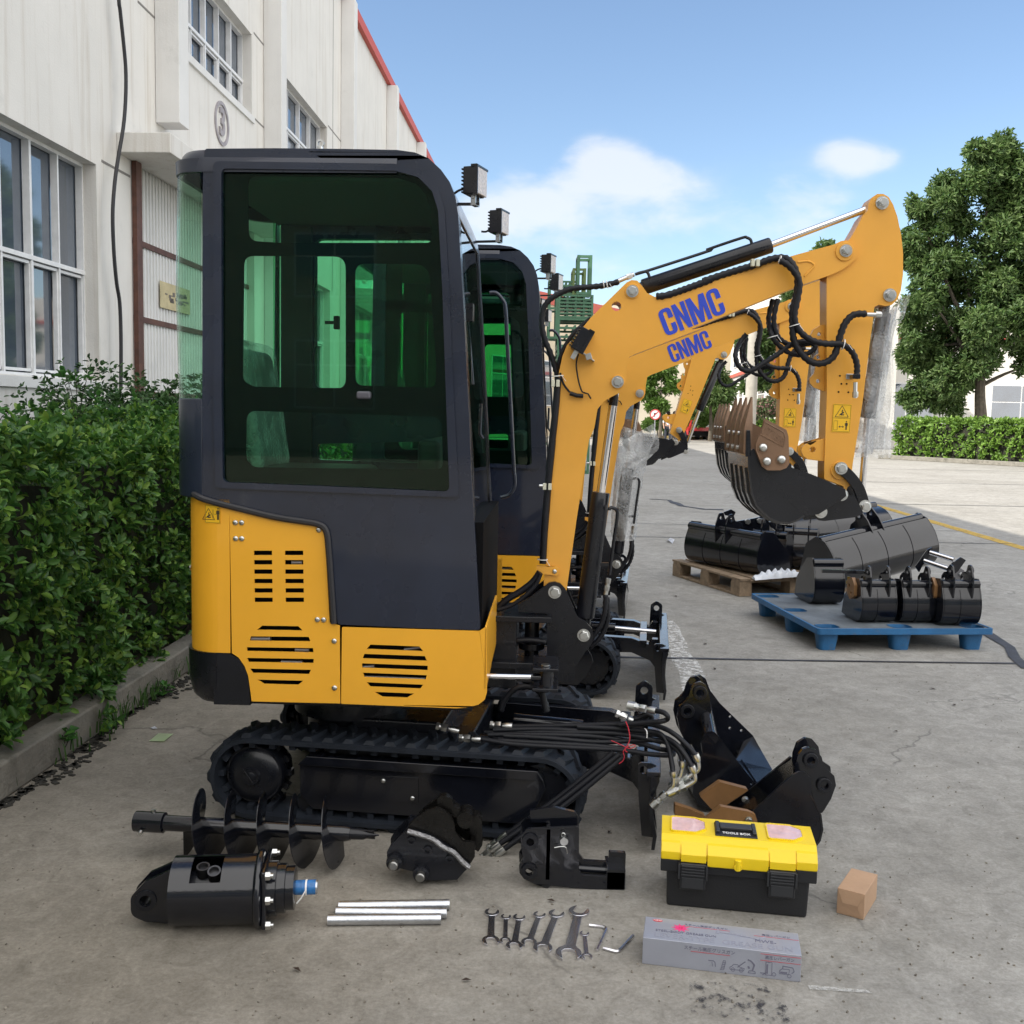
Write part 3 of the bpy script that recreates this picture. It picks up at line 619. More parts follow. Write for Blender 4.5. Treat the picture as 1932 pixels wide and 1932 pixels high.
b=B(UT); q=T.L(zS((1135,610))[0],GAUGE-.1); b.plate(rp([(q[0]-.04,q[1]-.13),(q[0]+.035,q[1]-.13),(q[0]+.035,q[1]+.02),(q[0],q[1]+.045),(q[0]-.035,q[1]+.02)],.02),[circ(q,.016,16)],GAUGE-.1,GAUGE-.09); b.ob('blade_lug',BLK,ex1,bevel=.002)
# swing cylinder, swing post
b=B(); p0=U.P(zE((80,1690))[0],.10); p1=U.P(zE((405,1690))[0],.10); b.mi=1; b.cyl(p0+V((-.25,0,0)),p1,.0105); b.mi=0; b.cyl(p1,p1+V((.035,0,0)),.014); b.cyl(p1+V((.055,0,-.03)),p1+V((.055,0,.03)),.024); b.ob('swing_cylinder',[BLK,CHROME],ex1)
YB=.40; BW=.13
b=B(); PP=U.P(zE((510,1615))[0],.10); PP2=U.P(zE((510,1615))[0],.25)
pz=PP.z; b.box((PP.x+.0,.16,pz-.004),(.09,.20,.012)); b.box((PP.x+.0,.16,pz-.075),(.09,.20,.012)); b.cyl((PP.x+.0,.10,pz-.09),(PP.x,.10,pz+.006),.018); b.ob('swing_bracket',BLKM,ex1,bevel=.003)
b=B(); b.cyl((PP.x,.10,pz+.003),(PP.x,.10,pz+.008),.016); b.ob('swing_pin',ZINC,ex1)
# frame nose + posts
g0=U.L(zE((140,1250))[0],.40); g1=U.L(zE((520,1720))[0],.40)
b=B(); b.bb((g0[0]-.10,.36,g1[1]-.02),(g0[0]+.09,.60,g0[1]+.0)); b.bb((g0[0]-.1,.33,g0[1]-.01),(g0[0]+.22,.62,g0[1]+.012)); b.bb((g0[0]-.1,.33,g1[1]+.06),(g0[0]+.24,.62,g1[1]+.085))
b.cyl((g0[0]+.145,.47,g1[1]+.04),(g0[0]+.145,.47,g0[1]+.01),.028); b.ring((g0[0]+.145,.47,g1[1]+.11),(g0[0]+.145,.47,g1[1]+.135),.05,.03); b.ob('swing_post',BLKM,ex1,bevel=.003)
# swing casting plates
cs=[(505,1040),(535,1016),(575,1010),(615,1022),(650,1060),(735,1255),(800,1300),(842,1345),(850,1390),(845,1440),(780,1530),(722,1620),(715,1716),(600,1720),(560,1640),(520,1560),(520,1238),(318,1226),(312,1172),(400,1120)]
CS=U.LS(zE(*cs),YB-.02)
for ya_ in (YB-.02,YB+BW+.005): b=B(); b.plate(rp(CS,.004),[],ya_,ya_+.015); b.ob('boom_bracket',BLKM,ex1,bevel=.003)
b=B(); mid=U.LS(zE((540,1240),(700,1240),(700,1700),(600,1700),(540,1560)),YB); b.plate(mid,[],YB-.005,YB+BW+.005)
b.ob('bracket_core',BLKM,ex1,bevel=.003)
pinA=U.P(zE((575,1083))[0],YB-.02); pinC=U.P(zE((782,1390))[0],YB-.02)
for p in (pinA,pinC): bolt(p,NB,.019,.022)
# ================= boom
bo=zE((495,1060),(497,1010),(540,500),(577,0))+zD((805,1932),(838,1360),(848,1200),(872,1090),(905,1010),(945,975),(1075,815),(1330,565),(1365,548),(1405,552),(1440,590),(1475,640),(1530,668),(1600,667),(1932,572))
bo+=zF((0,690),(370,562),(640,485),(850,428),(890,408),(930,405),(965,425),(985,465),(975,505),(940,540),(890,575),(830,602),(640,668),(0,925))
bo+=zD((1932,868),(1385,1078),(1345,1100),(1330,1180),(1325,1270),(1310,1320),(1275,1355),(1215,1385),(1165,1415),(1122,1470),(1100,1600))+zE((820,0),(735,540),(660,1070),(640,1080))
BO=U.LS(bo,YB)
hole=circ(U.L(zD((1257,735))[0],YB),.0175,20)
def thinboom(B0,y0,y1,name,par,m=YEL2,holes=[hole]):
    b=B(); b.plate(rp(B0,.006,3),holes,y0,y1); return b.ob(name,m,par,bevel=.005,seg=2)
boom=thinboom(BO,YB,YB+BW,'boom',ex1)
# raised doubler around the cylinder pins
for (c,r_) in (((1370,628),.028),((1265,1275),.026)):
    p=U.P(zD(c)[0],YB); b=B(); b.cyl(p,p+V((0,-.004,0)),r_); b.ob('boss',YEL2,boom,bevel=.001)
p=U.P(zF((908,470))[0],YB); b=B(); b.cyl(p,p+V((0,-.006,0)),.033); b.ob('boss',YEL2,boom,bevel=.001)
# pressed groove at tip
b=B(); gp=[U.P(q,YB-.001) for q in zF((640,530),(700,525),(735,545),(715,575),(690,600),(680,610))]; b.tube(spl(gp,4),.0035,6); b.ob('weld_bead',YEL2,boom)
for c in ((1370,628),(1265,1275)): bolt(U.P(zD(c)[0],YB-.004),NB,.0175,.022)
bolt(U.P(zF((915,465))[0],YB-.006),NB,.0175,.024)
# hose guard strap at the boom foot
b=B(); s_=[U.L(p,YB-.012) for p in zE((445,893),(590,903),(608,920),(604,952),(590,966),(448,948))]; b.plate(rp(s_,.004),[],YB-.014,YB-.006); b.ob('hose_strap',YEL2,ex1,bevel=.001)
dome(U.P(zE((574,936))[0],YB-.014),NB,.009,ex1)
# lettering
def cnmc(b,M,wd,h):
    old=b.M; b.M=old@M@Matrix.Rotation(R(-90),4,'X')
    def C(x,w_):
        s=w_*.36; return [(x+a,c) for a,c in rp([(w_,h*.62),(w_,h),(0,h),(0,0),(w_,0),(w_,h*.38),(w_-s,h*.38),(w_-s,h*.14),(s,h*.14),(s,h*.86),(w_-s,h*.86),(w_-s,h*.62)],0,4)] if 0 else [(x+a,c) for a,c in rp([(w_,h*.60,.001),(w_,h,w_*.5),(0,h,w_*.5),(0,0,w_*.5),(w_,0,w_*.5),(w_,h*.40,.001),(w_-s,h*.40,.001),(w_-s,h*.13,.005),(s,h*.13,.005),(s,h*.87,.005),(w_-s,h*.87,.005),(w_-s,h*.60,.001)],0,5)]
    def Nn(x,w_): s=w_*.33; return [(x+a,c) for a,c in [(0,0),(0,h),(s,h),(w_-s,h*.42),(w_-s,h),(w_,h),(w_,0),(w_-s,0),(s,h*.58),(s,0)]]
    def Mm(x,w_): s=w_*.23; return [(x+a,c) for a,c in [(0,0),(0,h),(s*1.25,h),(w_/2,h*.42),(w_-s*1.25,h),(w_,h),(w_,0),(w_-s,0),(w_-s,h*.58),(w_/2+s*.42,0),(w_/2-s*.42,0),(s,h*.58),(s,0)]]
    g=wd*.022; cw=(wd-3*g)*.225; mw=(wd-3*g)*.325; x=-wd/2
    for fn,w_ in ((C,cw),(Nn,cw),(Mm,mw),(C,cw)):
        b.plate([(a,c-h/2) for a,c in fn(x,w_)],[],-.0006,.0006); x+=w_+g
    b.M=old
b=B(); p=U.P(zF((0,0))[0],YB)
t0=U.P((1250,609),YB); t1=U.P((1360,572),YB); c=(t0+t1)/2; ang=math.atan2(t1.z-t0.z,t1.x-t0.x)+R(3.5)
mt=Matrix.Translation(c+V((.0,-.0012,.004)))@Matrix.Rotation(-ang,4,'Y')@Matrix.Rotation(R(90),4,'X')
cnmc(b,mt,.234,.099); ltr=b.ob('lettering',BLUEDEC,boom,recalc=False)
wdt=max(v.co.x for v in ltr.data.vertices)-min(v.co.x for v in ltr.data.vertices); print('CNMC width',wdt,(t1-t0).length)
# ================= arm
YA=YB+.015; AW=.10
ar=zF((1040,235),(1048,190),(1065,160),(1095,140),(1130,140),(1160,158),(1185,200),(1210,270),(1232,380),(1242,480),(1242,600),(1230,690),(1208,745),(1175,775),(1140,780),(1105,772),(1078,785),(1072,850),(1058,950),(1045,1050),(1015,1300),(985,1500),(955,1680),(942,1800))+zM((1455,700),(1440,740),(1425,690),(1330,655),(1290,640),(1290,560),(1297,350))+zF((808,1270),(806,880),(806,625),(815,560),(850,500),(900,440),(940,395),(985,320),(1010,270))
AR=U.LS(ar,YA)
arm=thinboom(AR,YA,YA+AW,'arm',ex1,YEL2,[])
for c,f_ in (((1122,192),zF),((1165,718),zF)): 
    bolt(U.P(f_(c)[0],YA-.002),NB,.0185,.024)
ap=U.LS(zF((800,885),(770,890),(730,915),(716,945),(735,985),(760,1010),(765,1050),(738,1065),(732,1095),(745,1130),(735,1165),(712,1190),(712,1220),(735,1245),(800,1270)),YA+.04)
b=B(); b.plate(rp(ap+[(ap[-1][0]+.03,ap[-1][1]),(ap[0][0]+.03,ap[0][1])],.006),[circ(U.L(zF(q)[0],YA+.04),.0075,14) for q in ((762,940),(758,1072),(757,1208))],YA+.04,YA+.055); b.ob('mounting_plate',YEL2,arm,bevel=.002)
lp_=U.LS(zM((1300,345),(1165,385),(1132,410),(1125,440),(1140,475),(1175,500),(1240,508),(1300,512)),YA+.01)
b=B(); hl_=[circ(U.L(zM((1207,428))[0],YA+.01),.0105,16)]; b.plate(rp(lp_,.006),hl_,YA+.01,YA+.022); b.ob('link_lug',YEL2,arm,bevel=.002); b=B(); b.plate(rp(lp_,.006),hl_,YA+.075,YA+.087); b.ob('link_lug',YEL2,arm,bevel=.002)
for c in ((1410,562),):
    p=U.P(zM(c)[0],YA); b=B(); b.cyl(p+V((-.004,0,-.008)),p+V((-.004,-.006,-.008)),.034); b.ob('boss',YEL2,arm,bevel=.001)
lbp=U.P(zM((1413,205))[0],YA-.001); label(arm,Mf(lbp,R(-1)),.067,.104)
b=B()
for q in ((882,1178),(890,1224),(920,1224),(874,1270),(930,1272)): p=U.P(zF(q)[0],YA-.0008); b.cyl(p,p+V((0,.0006,0)),.0035,n=12)
b.ob('bolt_hole',DARK,arm)
# ---- cylinders
def cylinder(name,pa,pb,pc,rb,rr_,par=ex1,ends=True,y=0):
    """barrel pa->pb, rod pb->pc"""
    pa,pb,pc=V(pa),V(pb),V(pc); d=(pb-pa).normalized(); L=(pb-pa).length
    b=B(); b.lathe(pa,d,[(0,rb*.9),(.004,rb),(L-.06,rb),(L-.06,rb*.985),(L-.004,rb*.985),(L,rb*.9)],30); b.mi=1; b.cyl(pb,pc,rr_,n=24)
    b.mi=0; b.cyl(pa-d*.05,pa,rb*.7); return b.ob(name,[BLKM,CHROME],par)
YC=YB+BW/2
cb=U.P(zE((790,1265))[0],YC); ct=U.P(zE((905,372))[0],YC); cr=U.P(zD((1248,1330))[0],YC)
cylinder('boom_cylinder',cb,ct,cr,.0355,.0165)
b=B(); b.cyl(cr+(cr-ct).normalized()*-.06,cr+V((0,0,.01)),.017); b.ob('cylinder_eye',BLKM,ex1)
ca=U.P(zD((1445,600))[0],YC); cbb=U.P(zF((488,432))[0],YC); ccx=U.P(zF((1040,225))[0],YC)
cylinder('arm_cylinder',ca,cbb,ccx+(ccx-cbb).normalized()*.03,.0295,.0125)
# bucket cylinder
bc0=U.P(zF((1130,820))[0],YC); bc1=U.P(zF((1040,1420))[0],YC); bc2=U.P(zM((1560,700))[0],YC)
cylinder('bucket_cylinder',bc0,bc1,bc2,.028,.0125)
# rigid pipes on arm cylinder & boom cylinder
b=B(); b.tube(spl([U.P(p,YC-.01) for p in zD((1495,545),(1485,505),(1465,488),(1420,497),(1390,508))],4),.0055,8); b.tube(spl([U.P(p,YC-.01) for p in zD((1390,508),(1500,475),(1932,335))+zF((120,460),(320,392),(350,390),(372,402),(378,425))],4),.0055,8); b.ob('steel_pipe',BLKM,ex1)
b=B(); b.tube(spl([U.P(p,YC-.045) for p in zE((965,500),(968,485),(990,482),(1018,505),(1020,560),(990,760),(965,960))],4),.0065,8); b.beam(U.P(zE((900,885))[0],YC-.04),U.P(zE((960,885))[0],YC-.04),.012); b.ob('steel_pipe',BLKM,ex1)
b=B(); q0_=U.P(zE((960,985))[0],YC-.045); q1_=U.P(zE((938,1100))[0],YC-.045); b.hexn(q0_,q1_-q0_,.0105,.02); b.cyl(q0_,q1_,.0085); b.hexn(q0_+(q1_-q0_)*.45,q1_-q0_,.011,.02); b.ob('hose_fitting',ZINC,ex1)
# ---- hoses (spiral sleeved)
def hose(ps,yl,r,m=HOSE,name='hose',par=ex1,ribs=.12,n=14,ylist=None,smooth=5):
    P=[U.P(p,(ylist[i] if ylist else yl)) for i,p in enumerate(ps)]
    b=B(); path=spl(P,smooth)
    if ribs:
        # resample evenly
        out=[path[0]]; acc_=0; stp=.009
        for i in range(1,len(path)):
            a=path[i-1];c=path[i];L=(c-a).length
            k=max(1,int(L/stp))
            for j in range(1,k+1): out.append(a.lerp(c,j/k))
        path=out
    b.tube(path,r,8,ribs=ribs); return b.ob(name,m,par,ang=80)
hose(zD((1275,560),(1150,590),(950,608),(860,640),(780,690),(735,760),(725,860),(745,970),(790,1080),(825,1190),(838,1240)),YC-.03,.0105)
hose(zD((1075,820),(960,920),(890,1020),(850,1120),(835,1230)),YC,.008,ribs=0)
hose(zD((840,1240),(820,1500),(775,1900))+zE((560,0),(525,350),(505,600),(490,880)),YB-.01,.013,ribs=0)
hose(zD((838,1240),(825,1400),(800,1700),(785,1932))+zE((530,300),(500,640),(485,880)),YB+.012,.010,ribs=0)
hose(zE((470,940),(420,1010),(330,1080),(230,1140),(160,1215)),YB-.03,.013,ribs=0); hose(zE((475,950),(440,1030),(350,1120),(260,1180),(170,1210)),YB-.05,.008,ribs=0)
b=B(); q0_=U.P(zD((1270,555))[0],YC-.03); q1_=U.P(zD((1380,508))[0],YC-.02); b.cyl(q0_,q1_,.0085); b.hexn(q0_+(q1_-q0_)*.55,q1_-q0_,.011,.02); b.ob('hose_fitting',ZINC,ex1)
# along the top of boom to the arm
hose(zD((1540,665),(1640,650),(1932,545))+zF((100,640),(250,590),(400,545),(480,515),(560,505),(610,540),(640,620),(632,720),(612,800),(612,900),(620,980),(660,1050),(720,1100),(790,1105),(850,1060),(880,960),(910,880),(960,830),(1030,825)),YB-.045,.0125,ylist=[YB]*5+[YB-.01]*3+[YB-.04]*20)
hose(zF((540,520),(600,560),(650,640),(640,740),(622,840),(650,920),(720,975),(800,995),(890,998),(950,1040),(978,1110),(978,1170)),YB-.05,.0115)
hose(zF((500,740),(475,850),(490,940),(530,1000),(610,1055),(700,1050),(740,1010),(700,985),(640,985),(580,1015),(520,1060),(440,1110),(370,1150),(310,1130),(285,1060),(310,990),(350,940)),YB-.0,.0095,ylist=[YC,YC,YB+.0,YB,YB,YB,YB,YB,YB,YB,YB,YB,YB,YB,YB,YB+.05,YB+.05])
hose(zF((528,740),(505,850),(520,940),(570,990),(640,1005),(740,985)),YB+.02,.0095)
hose(zF((400,780),(425,830),(405,900),(360,960),(370,1020),(430,1060),(500,1090),(560,1110),(585,1160),(585,1210)),YB+.5,.010,ylist=[YC+.1]*4+[YC+.25]*6) if 0 else None
hose(zE((938,1100),(935,1200),(925,1260),(900,1330),(850,1400),(800,1480)),YC-.045,.0095); hose(zE((950,1120),(955,1250),(935,1340),(890,1420),(820,1480)),YC-.03,.0095)
hose(zE((300,1430),(400,1425),(515,1440)),YB-.03,.011); hose(zE((190,1932),(220,1850),(300,1770),(400,1760),(470,1800),(510,1880),(520,1932)),.2,.011); hose(zE((485,1790),(500,1870),(515,1940)),.12,.011)
for (a_,b_,yl) in (((1035,828),(1120,830),YB-.045),((970,1215),(968,1305),YB-.05)):
    b=B(); q0_=U.P(zF(a_)[0],yl); q1_=U.P(zF(b_)[0],yl); b.cyl(q0_,q1_,.0075); b.hexn(q0_+(q1_-q0_)*.6,q1_-q0_,.011,.02); b.ob('hose_fitting',ZINC,ex1)
b=B(); p=U.P(zF((972,1180))[0],YB-.05); b.bb(p+V((-.014,-.012,-.010)),p+V((.014,.03,.006))); b.mi=1; b.box(U.P(zF((940,1182))[0],YA-.004),(.03,.004,.02)); b.ob('hose_clamp',[BLKM,ZINC],ex1,bevel=.002)
for c_,f_ in (((395,535),zF),((820,1285),zD),):
    b=B(); p=U.P(f_(c_)[0],YB-.02); b.box(p+V((-.008,0,0)),(.013,.03,.026)); b.box(p+V((.010,0,0)),(.013,.03,.026)); b.ob('hose_clip',WPLAS,ex1,bevel=.002)
b=B(); p=U.P(zE((520,330))[0],YB-.02); b.box(p+V((-.009,0,0)),(.013,.03,.024)); b.box(p+V((.011,0,0)),(.013,.03,.024)); b.mi=1; b.cyl(p+V((-.03,0,.002)),p+V((-.01,0,.002)),.006); b.ob('hose_clip',[WPLAS,ZINC],ex1,bevel=.002)
def ziptie(c_,f_,yl,ax,r=.0145):
    p=U.P(f_(c_)[0],yl); b=B(); ax=V(ax).normalized(); b.ring(p-ax*.0015,p+ax*.0015,r,r*.9,14); b.tube([p+V((r*.7,-r,0)),p+V((r*1.4,-r*1.3,-.02))],.001,5); return b.ob('cable_tie',mat('white_nylon',(.8,.8,.8),.4) if 'white_nylon' not in bpy.data.materials else bpy.data.materials['white_nylon'],ex1)
ziptie((540,515),zF,YB-.03,(1,0,-.2)); ziptie((622,890),zF,YB-.045,(.3,0,-1),.02); ziptie((900,1000),zF,YB-.045,(1,0,-.2),.02); ziptie((498,955),zF,YB,(.3,0,-1),.02); ziptie((838,1232),zD,YB-.01,(.1,0,-1),.022); ziptie((1165,580),zD,YC-.03,(1,0,.2)); ziptie((1188,577),zD,YC-.03,(1,0,.2)); ziptie((488,850),zE,YB-.01,(0,0,1),.02)
# boom lamp
worklight(U.P(zD((1018,985))[0],YB-.05),R(0),ex1,.95,R(28))
b=B(); p=U.P(zD((1060,1100))[0],YB-.02); b.box(p+V((0,.0,0)),(.05,.04,.004),Euler((0,R(35),0))); b.box(U.P(zD((1058,1093))[0],YB-.045),(.022,.004,.022),Euler((0,R(-20),0))); b.ob('lamp_bracket',ZINC,ex1,bevel=.001)
b=B(); b.tube(spl([U.P(q,YB-.02) for q in zD((985,1075),(970,1150),(985,1260),(1005,1330),(1018,1350))],4),.003,6); b.tube(spl([U.P(q,YB-.012) for q in zD((855,1210),(880,1290),(925,1350))],4),.004,6); b.tube([U.P(q,YB-.014) for q in zD((925,1355),(975,1372),(1020,1375))],.008,8); b.tube([U.P(q,YB-.014) for q in zD((1020,1350),(1055,1360),(1075,1395))],.003,6); b.ob('lamp_cable',HOSE,ex1)
# ---- link, bucket
def arc(pts,wd): 
    P=spl([V((a[0],a[1],0)) for a in pts],6); Lf=[];Rt=[]
    for i,p in enumerate(P):
        t=(P[min(i+1,len(P)-1)]-P[max(i-1,0)]).normalized(); n_=V((-t.y,t.x,0)); Lf.append(p+n_*wd); Rt.append(p-n_*wd)
    t=(P[-1]-P[-2]).normalized(); a0=math.atan2(t.y,t.x); cap=[(P[-1].x+wd*math.cos(a0+PI/2-PI*k/8),P[-1].y+wd*math.sin(a0+PI/2-PI*k/8)) for k in range(1,8)]
    t=(P[0]-P[1]).normalized(); a0=math.atan2(t.y,t.x); cap0=[(P[0].x+wd*math.cos(a0+PI/2-PI*k/8),P[0].y+wd*math.sin(a0+PI/2-PI*k/8)) for k in range(1,8)]
    return [(p.x,p.y) for p in Lf]+cap+[(p.x,p.y) for p in Rt[::-1]]+cap0
lk_=[U.L(q,YA-.02) for q in zM((1405,560),(1475,620),(1540,710),(1578,832))]
for ya_ in (YA-.022,YA+AW+.006): b=B(); b.plate(arc(lk_,.0195),[],ya_,ya_+.016); b.ob('bucket_link',BLKM,ex1,bevel=.003)
for q in ((1410,562),(1580,832)): bolt(U.P(zM(q)[0],YA-.022),NB,.018,.022)
YK=.27; BKW=.42
sdp=zM((745,480),(752,560),(770,740),(800,825),(850,880),(905,925),(960,948),(1040,955),(1090,937),(1150,905),(1250,890),(1330,840),(1400,800),(1447,760),(1440,710),(1380,683),(1200,605),(1050,555),(900,520),(830,480),(790,420),(760,440))
SD=U.LS(sdp,YK)
b=B(); b.plate(rp(SD,.004,2),[],YK,YK+.012); bk=b.ob('bucket',BLKM,ex1,bevel=.002); b=B(); b.plate(rp(SD,.004,2),[],YK+BKW-.012,YK+BKW); b.ob('side_plate',BLKM,bk,bevel=.002)
sh=U.LS(zM((735,300),(742,430),(745,560),(765,740),(798,830),(850,885),(905,930),(960,953),(1040,960),(1095,940),(1150,907)),YK); b=B()
ins=[]
for i,p in enumerate(sh):
    a=V(sh[max(i-1,0)]);c=V(sh[min(i+1,len(sh)-1)]);t=(c-a).normalized();ins.append((p[0]-t.y*.007,p[1]+t.x*.007))
b.plate(sh+ins[::-1],[],YK-.003,YK+BKW+.003); b.ob('bucket_shell',BLK,bk)
wear=sh[2:10]; 
for k in range(4):
    b=B(); y=YK+.035+.105*k; ou=[]; i2=[]
    for i,p in enumerate(wear):
        a=V(wear[max(i-1,0)]);c=V(wear[min(i+1,len(wear)-1)]);t=(c-a).normalized();ou.append((p[0]+t.y*.006,p[1]-t.x*.006)); i2.append(p)
    b.plate(ou+i2[::-1],[],y,y+.035); b.ob('wear_strip',BLK,bk)
b=B(); lpb=U.LS(zM((690,455),(700,250),(760,290),(745,470)),YK); lip=[(a_,c_) for a_,c_ in U.LS(zM((728,480),(735,290),(762,290),(770,480)),YK)]; b.plate(lip,[],YK,YK+BKW); b.ob('cutting_edge',BLK,bk,bevel=.002)
tooth=U.LS(zM((745,452),(690,440),(692,270),(735,120),(770,58),(785,52),(783,110),(772,250),(755,300)),YK+.02)
for k in range(4):
    y=YK+.005+.107*k; b=B(); rows=[]
    # broad face looks back (-x); tapers to the tip in y
    base=tooth[0]; tip=tooth[5]; d=V((tip[0]-base[0],tip[1]-base[1])); Lh=d.length; d/=Lh; nrm=V((-d.y,d.x))
    for (t,w2,th) in ((-.03,.044,.020),(.0,.046,.026),(.40,.044,.030),(.55,.040,.026),(.8,.026,.014),(1.0,.013,.004)):
        c=V(base)+d*(t*Lh); row=[]
        for sy,st in ((-1,-.2),(1,-.2),(1,.8),(-1,.8)):
            q=c+nrm*(th*st); row.append(b.v((q.x,y+.045+sy*w2,q.y)))
        rows.append(row)
    for i in range(5):
        for j in range(4): b.f([rows[i][j],rows[i][(j+1)%4],rows[i+1][(j+1)%4],rows[i+1][j]])
    b.f(rows[0][::-1]); b.f(rows[-1]); th_=b.ob('tooth',BRN2,bk,bevel=.002)
    if k<3:
        b=B(); 
        for t in(.08,.34): c=V(base)+d*(t*Lh)+nrm*.018; b.cyl((c.x,y+.097,c.y),(c.x-.012,y+.097,c.y),.008,n=12)
        b.ob('tooth_bolt',ZINC,bk)
ctp=U.LS(zM((865,208),(1020,288),(1034,335),(1041,530),(1020,560),(975,577),(885,577),(848,550),(828,500),(800,430),(803,385),(820,340),(845,300)),YK-.02)
b=B(); b.plate(rp(ctp,.004),[],YK-.022,YK); ctt=b.ob('side_cutter',BRN2,bk,bevel=.004)
b=B(); b.plate(rp(ctp,.004),[],YK+BKW,YK+BKW+.02); b.ob('side_cutter',BRN2,bk,bevel=.003)
b=B(); a_=U.P(zM((870,300))[0],YK-.022); c_=U.P(zM((975,395))[0],YK-.022); mt=Matrix.Translation((a_+c_)/2+V((.005,-.0005,.008)))@Matrix.Rotation(R(35),4,'Y')@Matrix.Rotation(R(90),4,'X'); b.text('JT15R',mt,.034,.0015,1); b.ob('lettering',BRN2,ctt,recalc=False)
b=B(); pl_=[U.P(q,YK-.0225) for q in zM((868,232),(1000,305),(1012,345),(998,408),(830,320),(868,232))]; b.tube(pl_,.002,5); b.ob('raised_rim',BRN2,ctt)
for q in ((853,415),(880,513),(983,500)): 
    p=U.P(zM(q)[0],YK-.022); b=B(); b.ring(p,p+V((0,-.003,0)),.0195,.016); b.ob('bolt_recess',BRN2,ctt); dome(p,NB,.0155,bk)
# ears with pins
ear=U.LS(zM((1560,880),(1500,908),(1280,935),(1240,930),(1205,900),(1205,850),(1240,825),(1290,830),(1360,790),(1440,750),(1500,760)),YA-.02)
for yy in (YA-.04,YA+AW+.025): b=B(); b.plate(rp(ear,.01),[],yy,yy+.014); b.ob('bucket_ear',BLKM,bk,bevel=.003)
e2=U.LS(zM((1380,900),(1120,930),(1160,880),(1300,700),(1400,688),(1440,720),(1450,780),(1410,800)),YA-.02)
for yy in (YA-.04,YA+AW+.025): b=B(); b.plate(rp(e2,.01),[],yy-.001,yy+.012); b.ob('bucket_ear',BLKM,bk,bevel=.003)
for q in ((1413,750),(1265,873)): bolt(U.P(zM(q)[0],YA-.042),NB,.018,.022)
# bubble wrap over the bucket cylinder
def wrap_tube(name,par,axis_pts,rads,seed=1,sheet=None,yl=None,sc_=1.0):
    b=B(); rg=random.Random(seed); P=spl(axis_pts,8); n=len(P); rings=[]; m=28
    ph=[rg.uniform(0,6) for _ in range(6)]
    for i,p in enumerate(P):
        t=i/(n-1); a=P[max(i-1,0)];c=P[min(i+1,n-1)];d=(c-a).normalized();u=V((0,1,0)).cross(d).normalized();v=d.cross(u)
        k=t*(len(rads)-1); j=min(int(k),len(rads)-2); r0=rads[j]+(rads[j+1]-rads[j])*(k-j)
        row=[]
        for q in range(m):
            an=2*PI*q/m; rr_=r0*(1+.10*math.sin(3*an+ph[0]+5*t)+.07*math.sin(7*an+ph[1]-9*t)+.05*math.sin(11*an+ph[2]+23*t)+.04*rg.uniform(-1,1)); row.append(b.v(p+u*rr_*math.cos(an)+v*rr_*math.sin(an)))
        rings.append(row)
    for i in range(n-1):
        for q in range(m): b.f([rings[i][q],rings[i][(q+1)%m],rings[i+1][(q+1)%m],rings[i+1][q]])
    if sheet:
        for S_ in sheet:
            ps=[U.L(q,yl) for q in S_]; xs=[p[0] for p in ps]; b.plate(ps,[],yl-.001,yl)
    o=b.ob(name,WRAP,par,ang=60); return o
bw=wrap_tube('bubble_wrap',ex1,[U.P(zF(q)[0],YC) for q in ((1150,790),(1125,900),(1095,1100),(1060,1300),(1035,1450),(1010,1620))],[.036,.038,.038,.042,.040,.036],3)
# hanging loose sheet: a wavy cloth
def sheet(name,par,left,right,yl,rows=26,cols=14,amp=.015,seed=2,frame=None,mt=WRAP,ripple=1):
    b=B(); rg=random.Random(seed); A=spl([(frame or U).P(q,yl) for q in left],6); C_=spl([(frame or U).P(q,yl) for q in right],6)
    def at(P,t):
        k=t*(len(P)-1); j=min(int(k),len(P)-2); return P[j].lerp(P[j+1],k-j)
    G=[]
    for i in range(rows+1):
        row=[]
        for j in range(cols+1):
            s_=j/cols;t=i/rows; p=at(A,t).lerp(at(C_,t),s_); w_=amp*(math.sin(9*s_+4*t+seed)+.6*math.sin(17*t+6*s_+1)+.4*math.sin(31*s_-12*t))*min(1,s_*3+.2)
            row.append(b.v(p+V((rg.uniform(-1,1)*.002,w_+.0,rg.uniform(-1,1)*.002))))
        G.append(row)
    for i in range(rows):
        for j in range(cols): b.f([G[i][j],G[i][j+1],G[i+1][j+1],G[i+1][j]])
    return b.ob(name,mt,par,ang=60)
sheet('bubble_wrap_flap',bw,zF((1180,790),(1140,900),(1100,1200),(1060,1400),(1000,1560),(965,1640)),zF((1283,705),(1238,850),(1196,900),(1192,1300),(1188,1500),(1172,1648)),YC-.05)
sheet('bubble_wrap_flap',bw,zF((1182,790),(1140,900),(1100,1200),(1060,1400),(1010,1560),(985,1600)),zF((1240,712),(1200,850),(1180,900),(1160,1300),(1150,1500),(1120,1608)),YC+.04,seed=5)
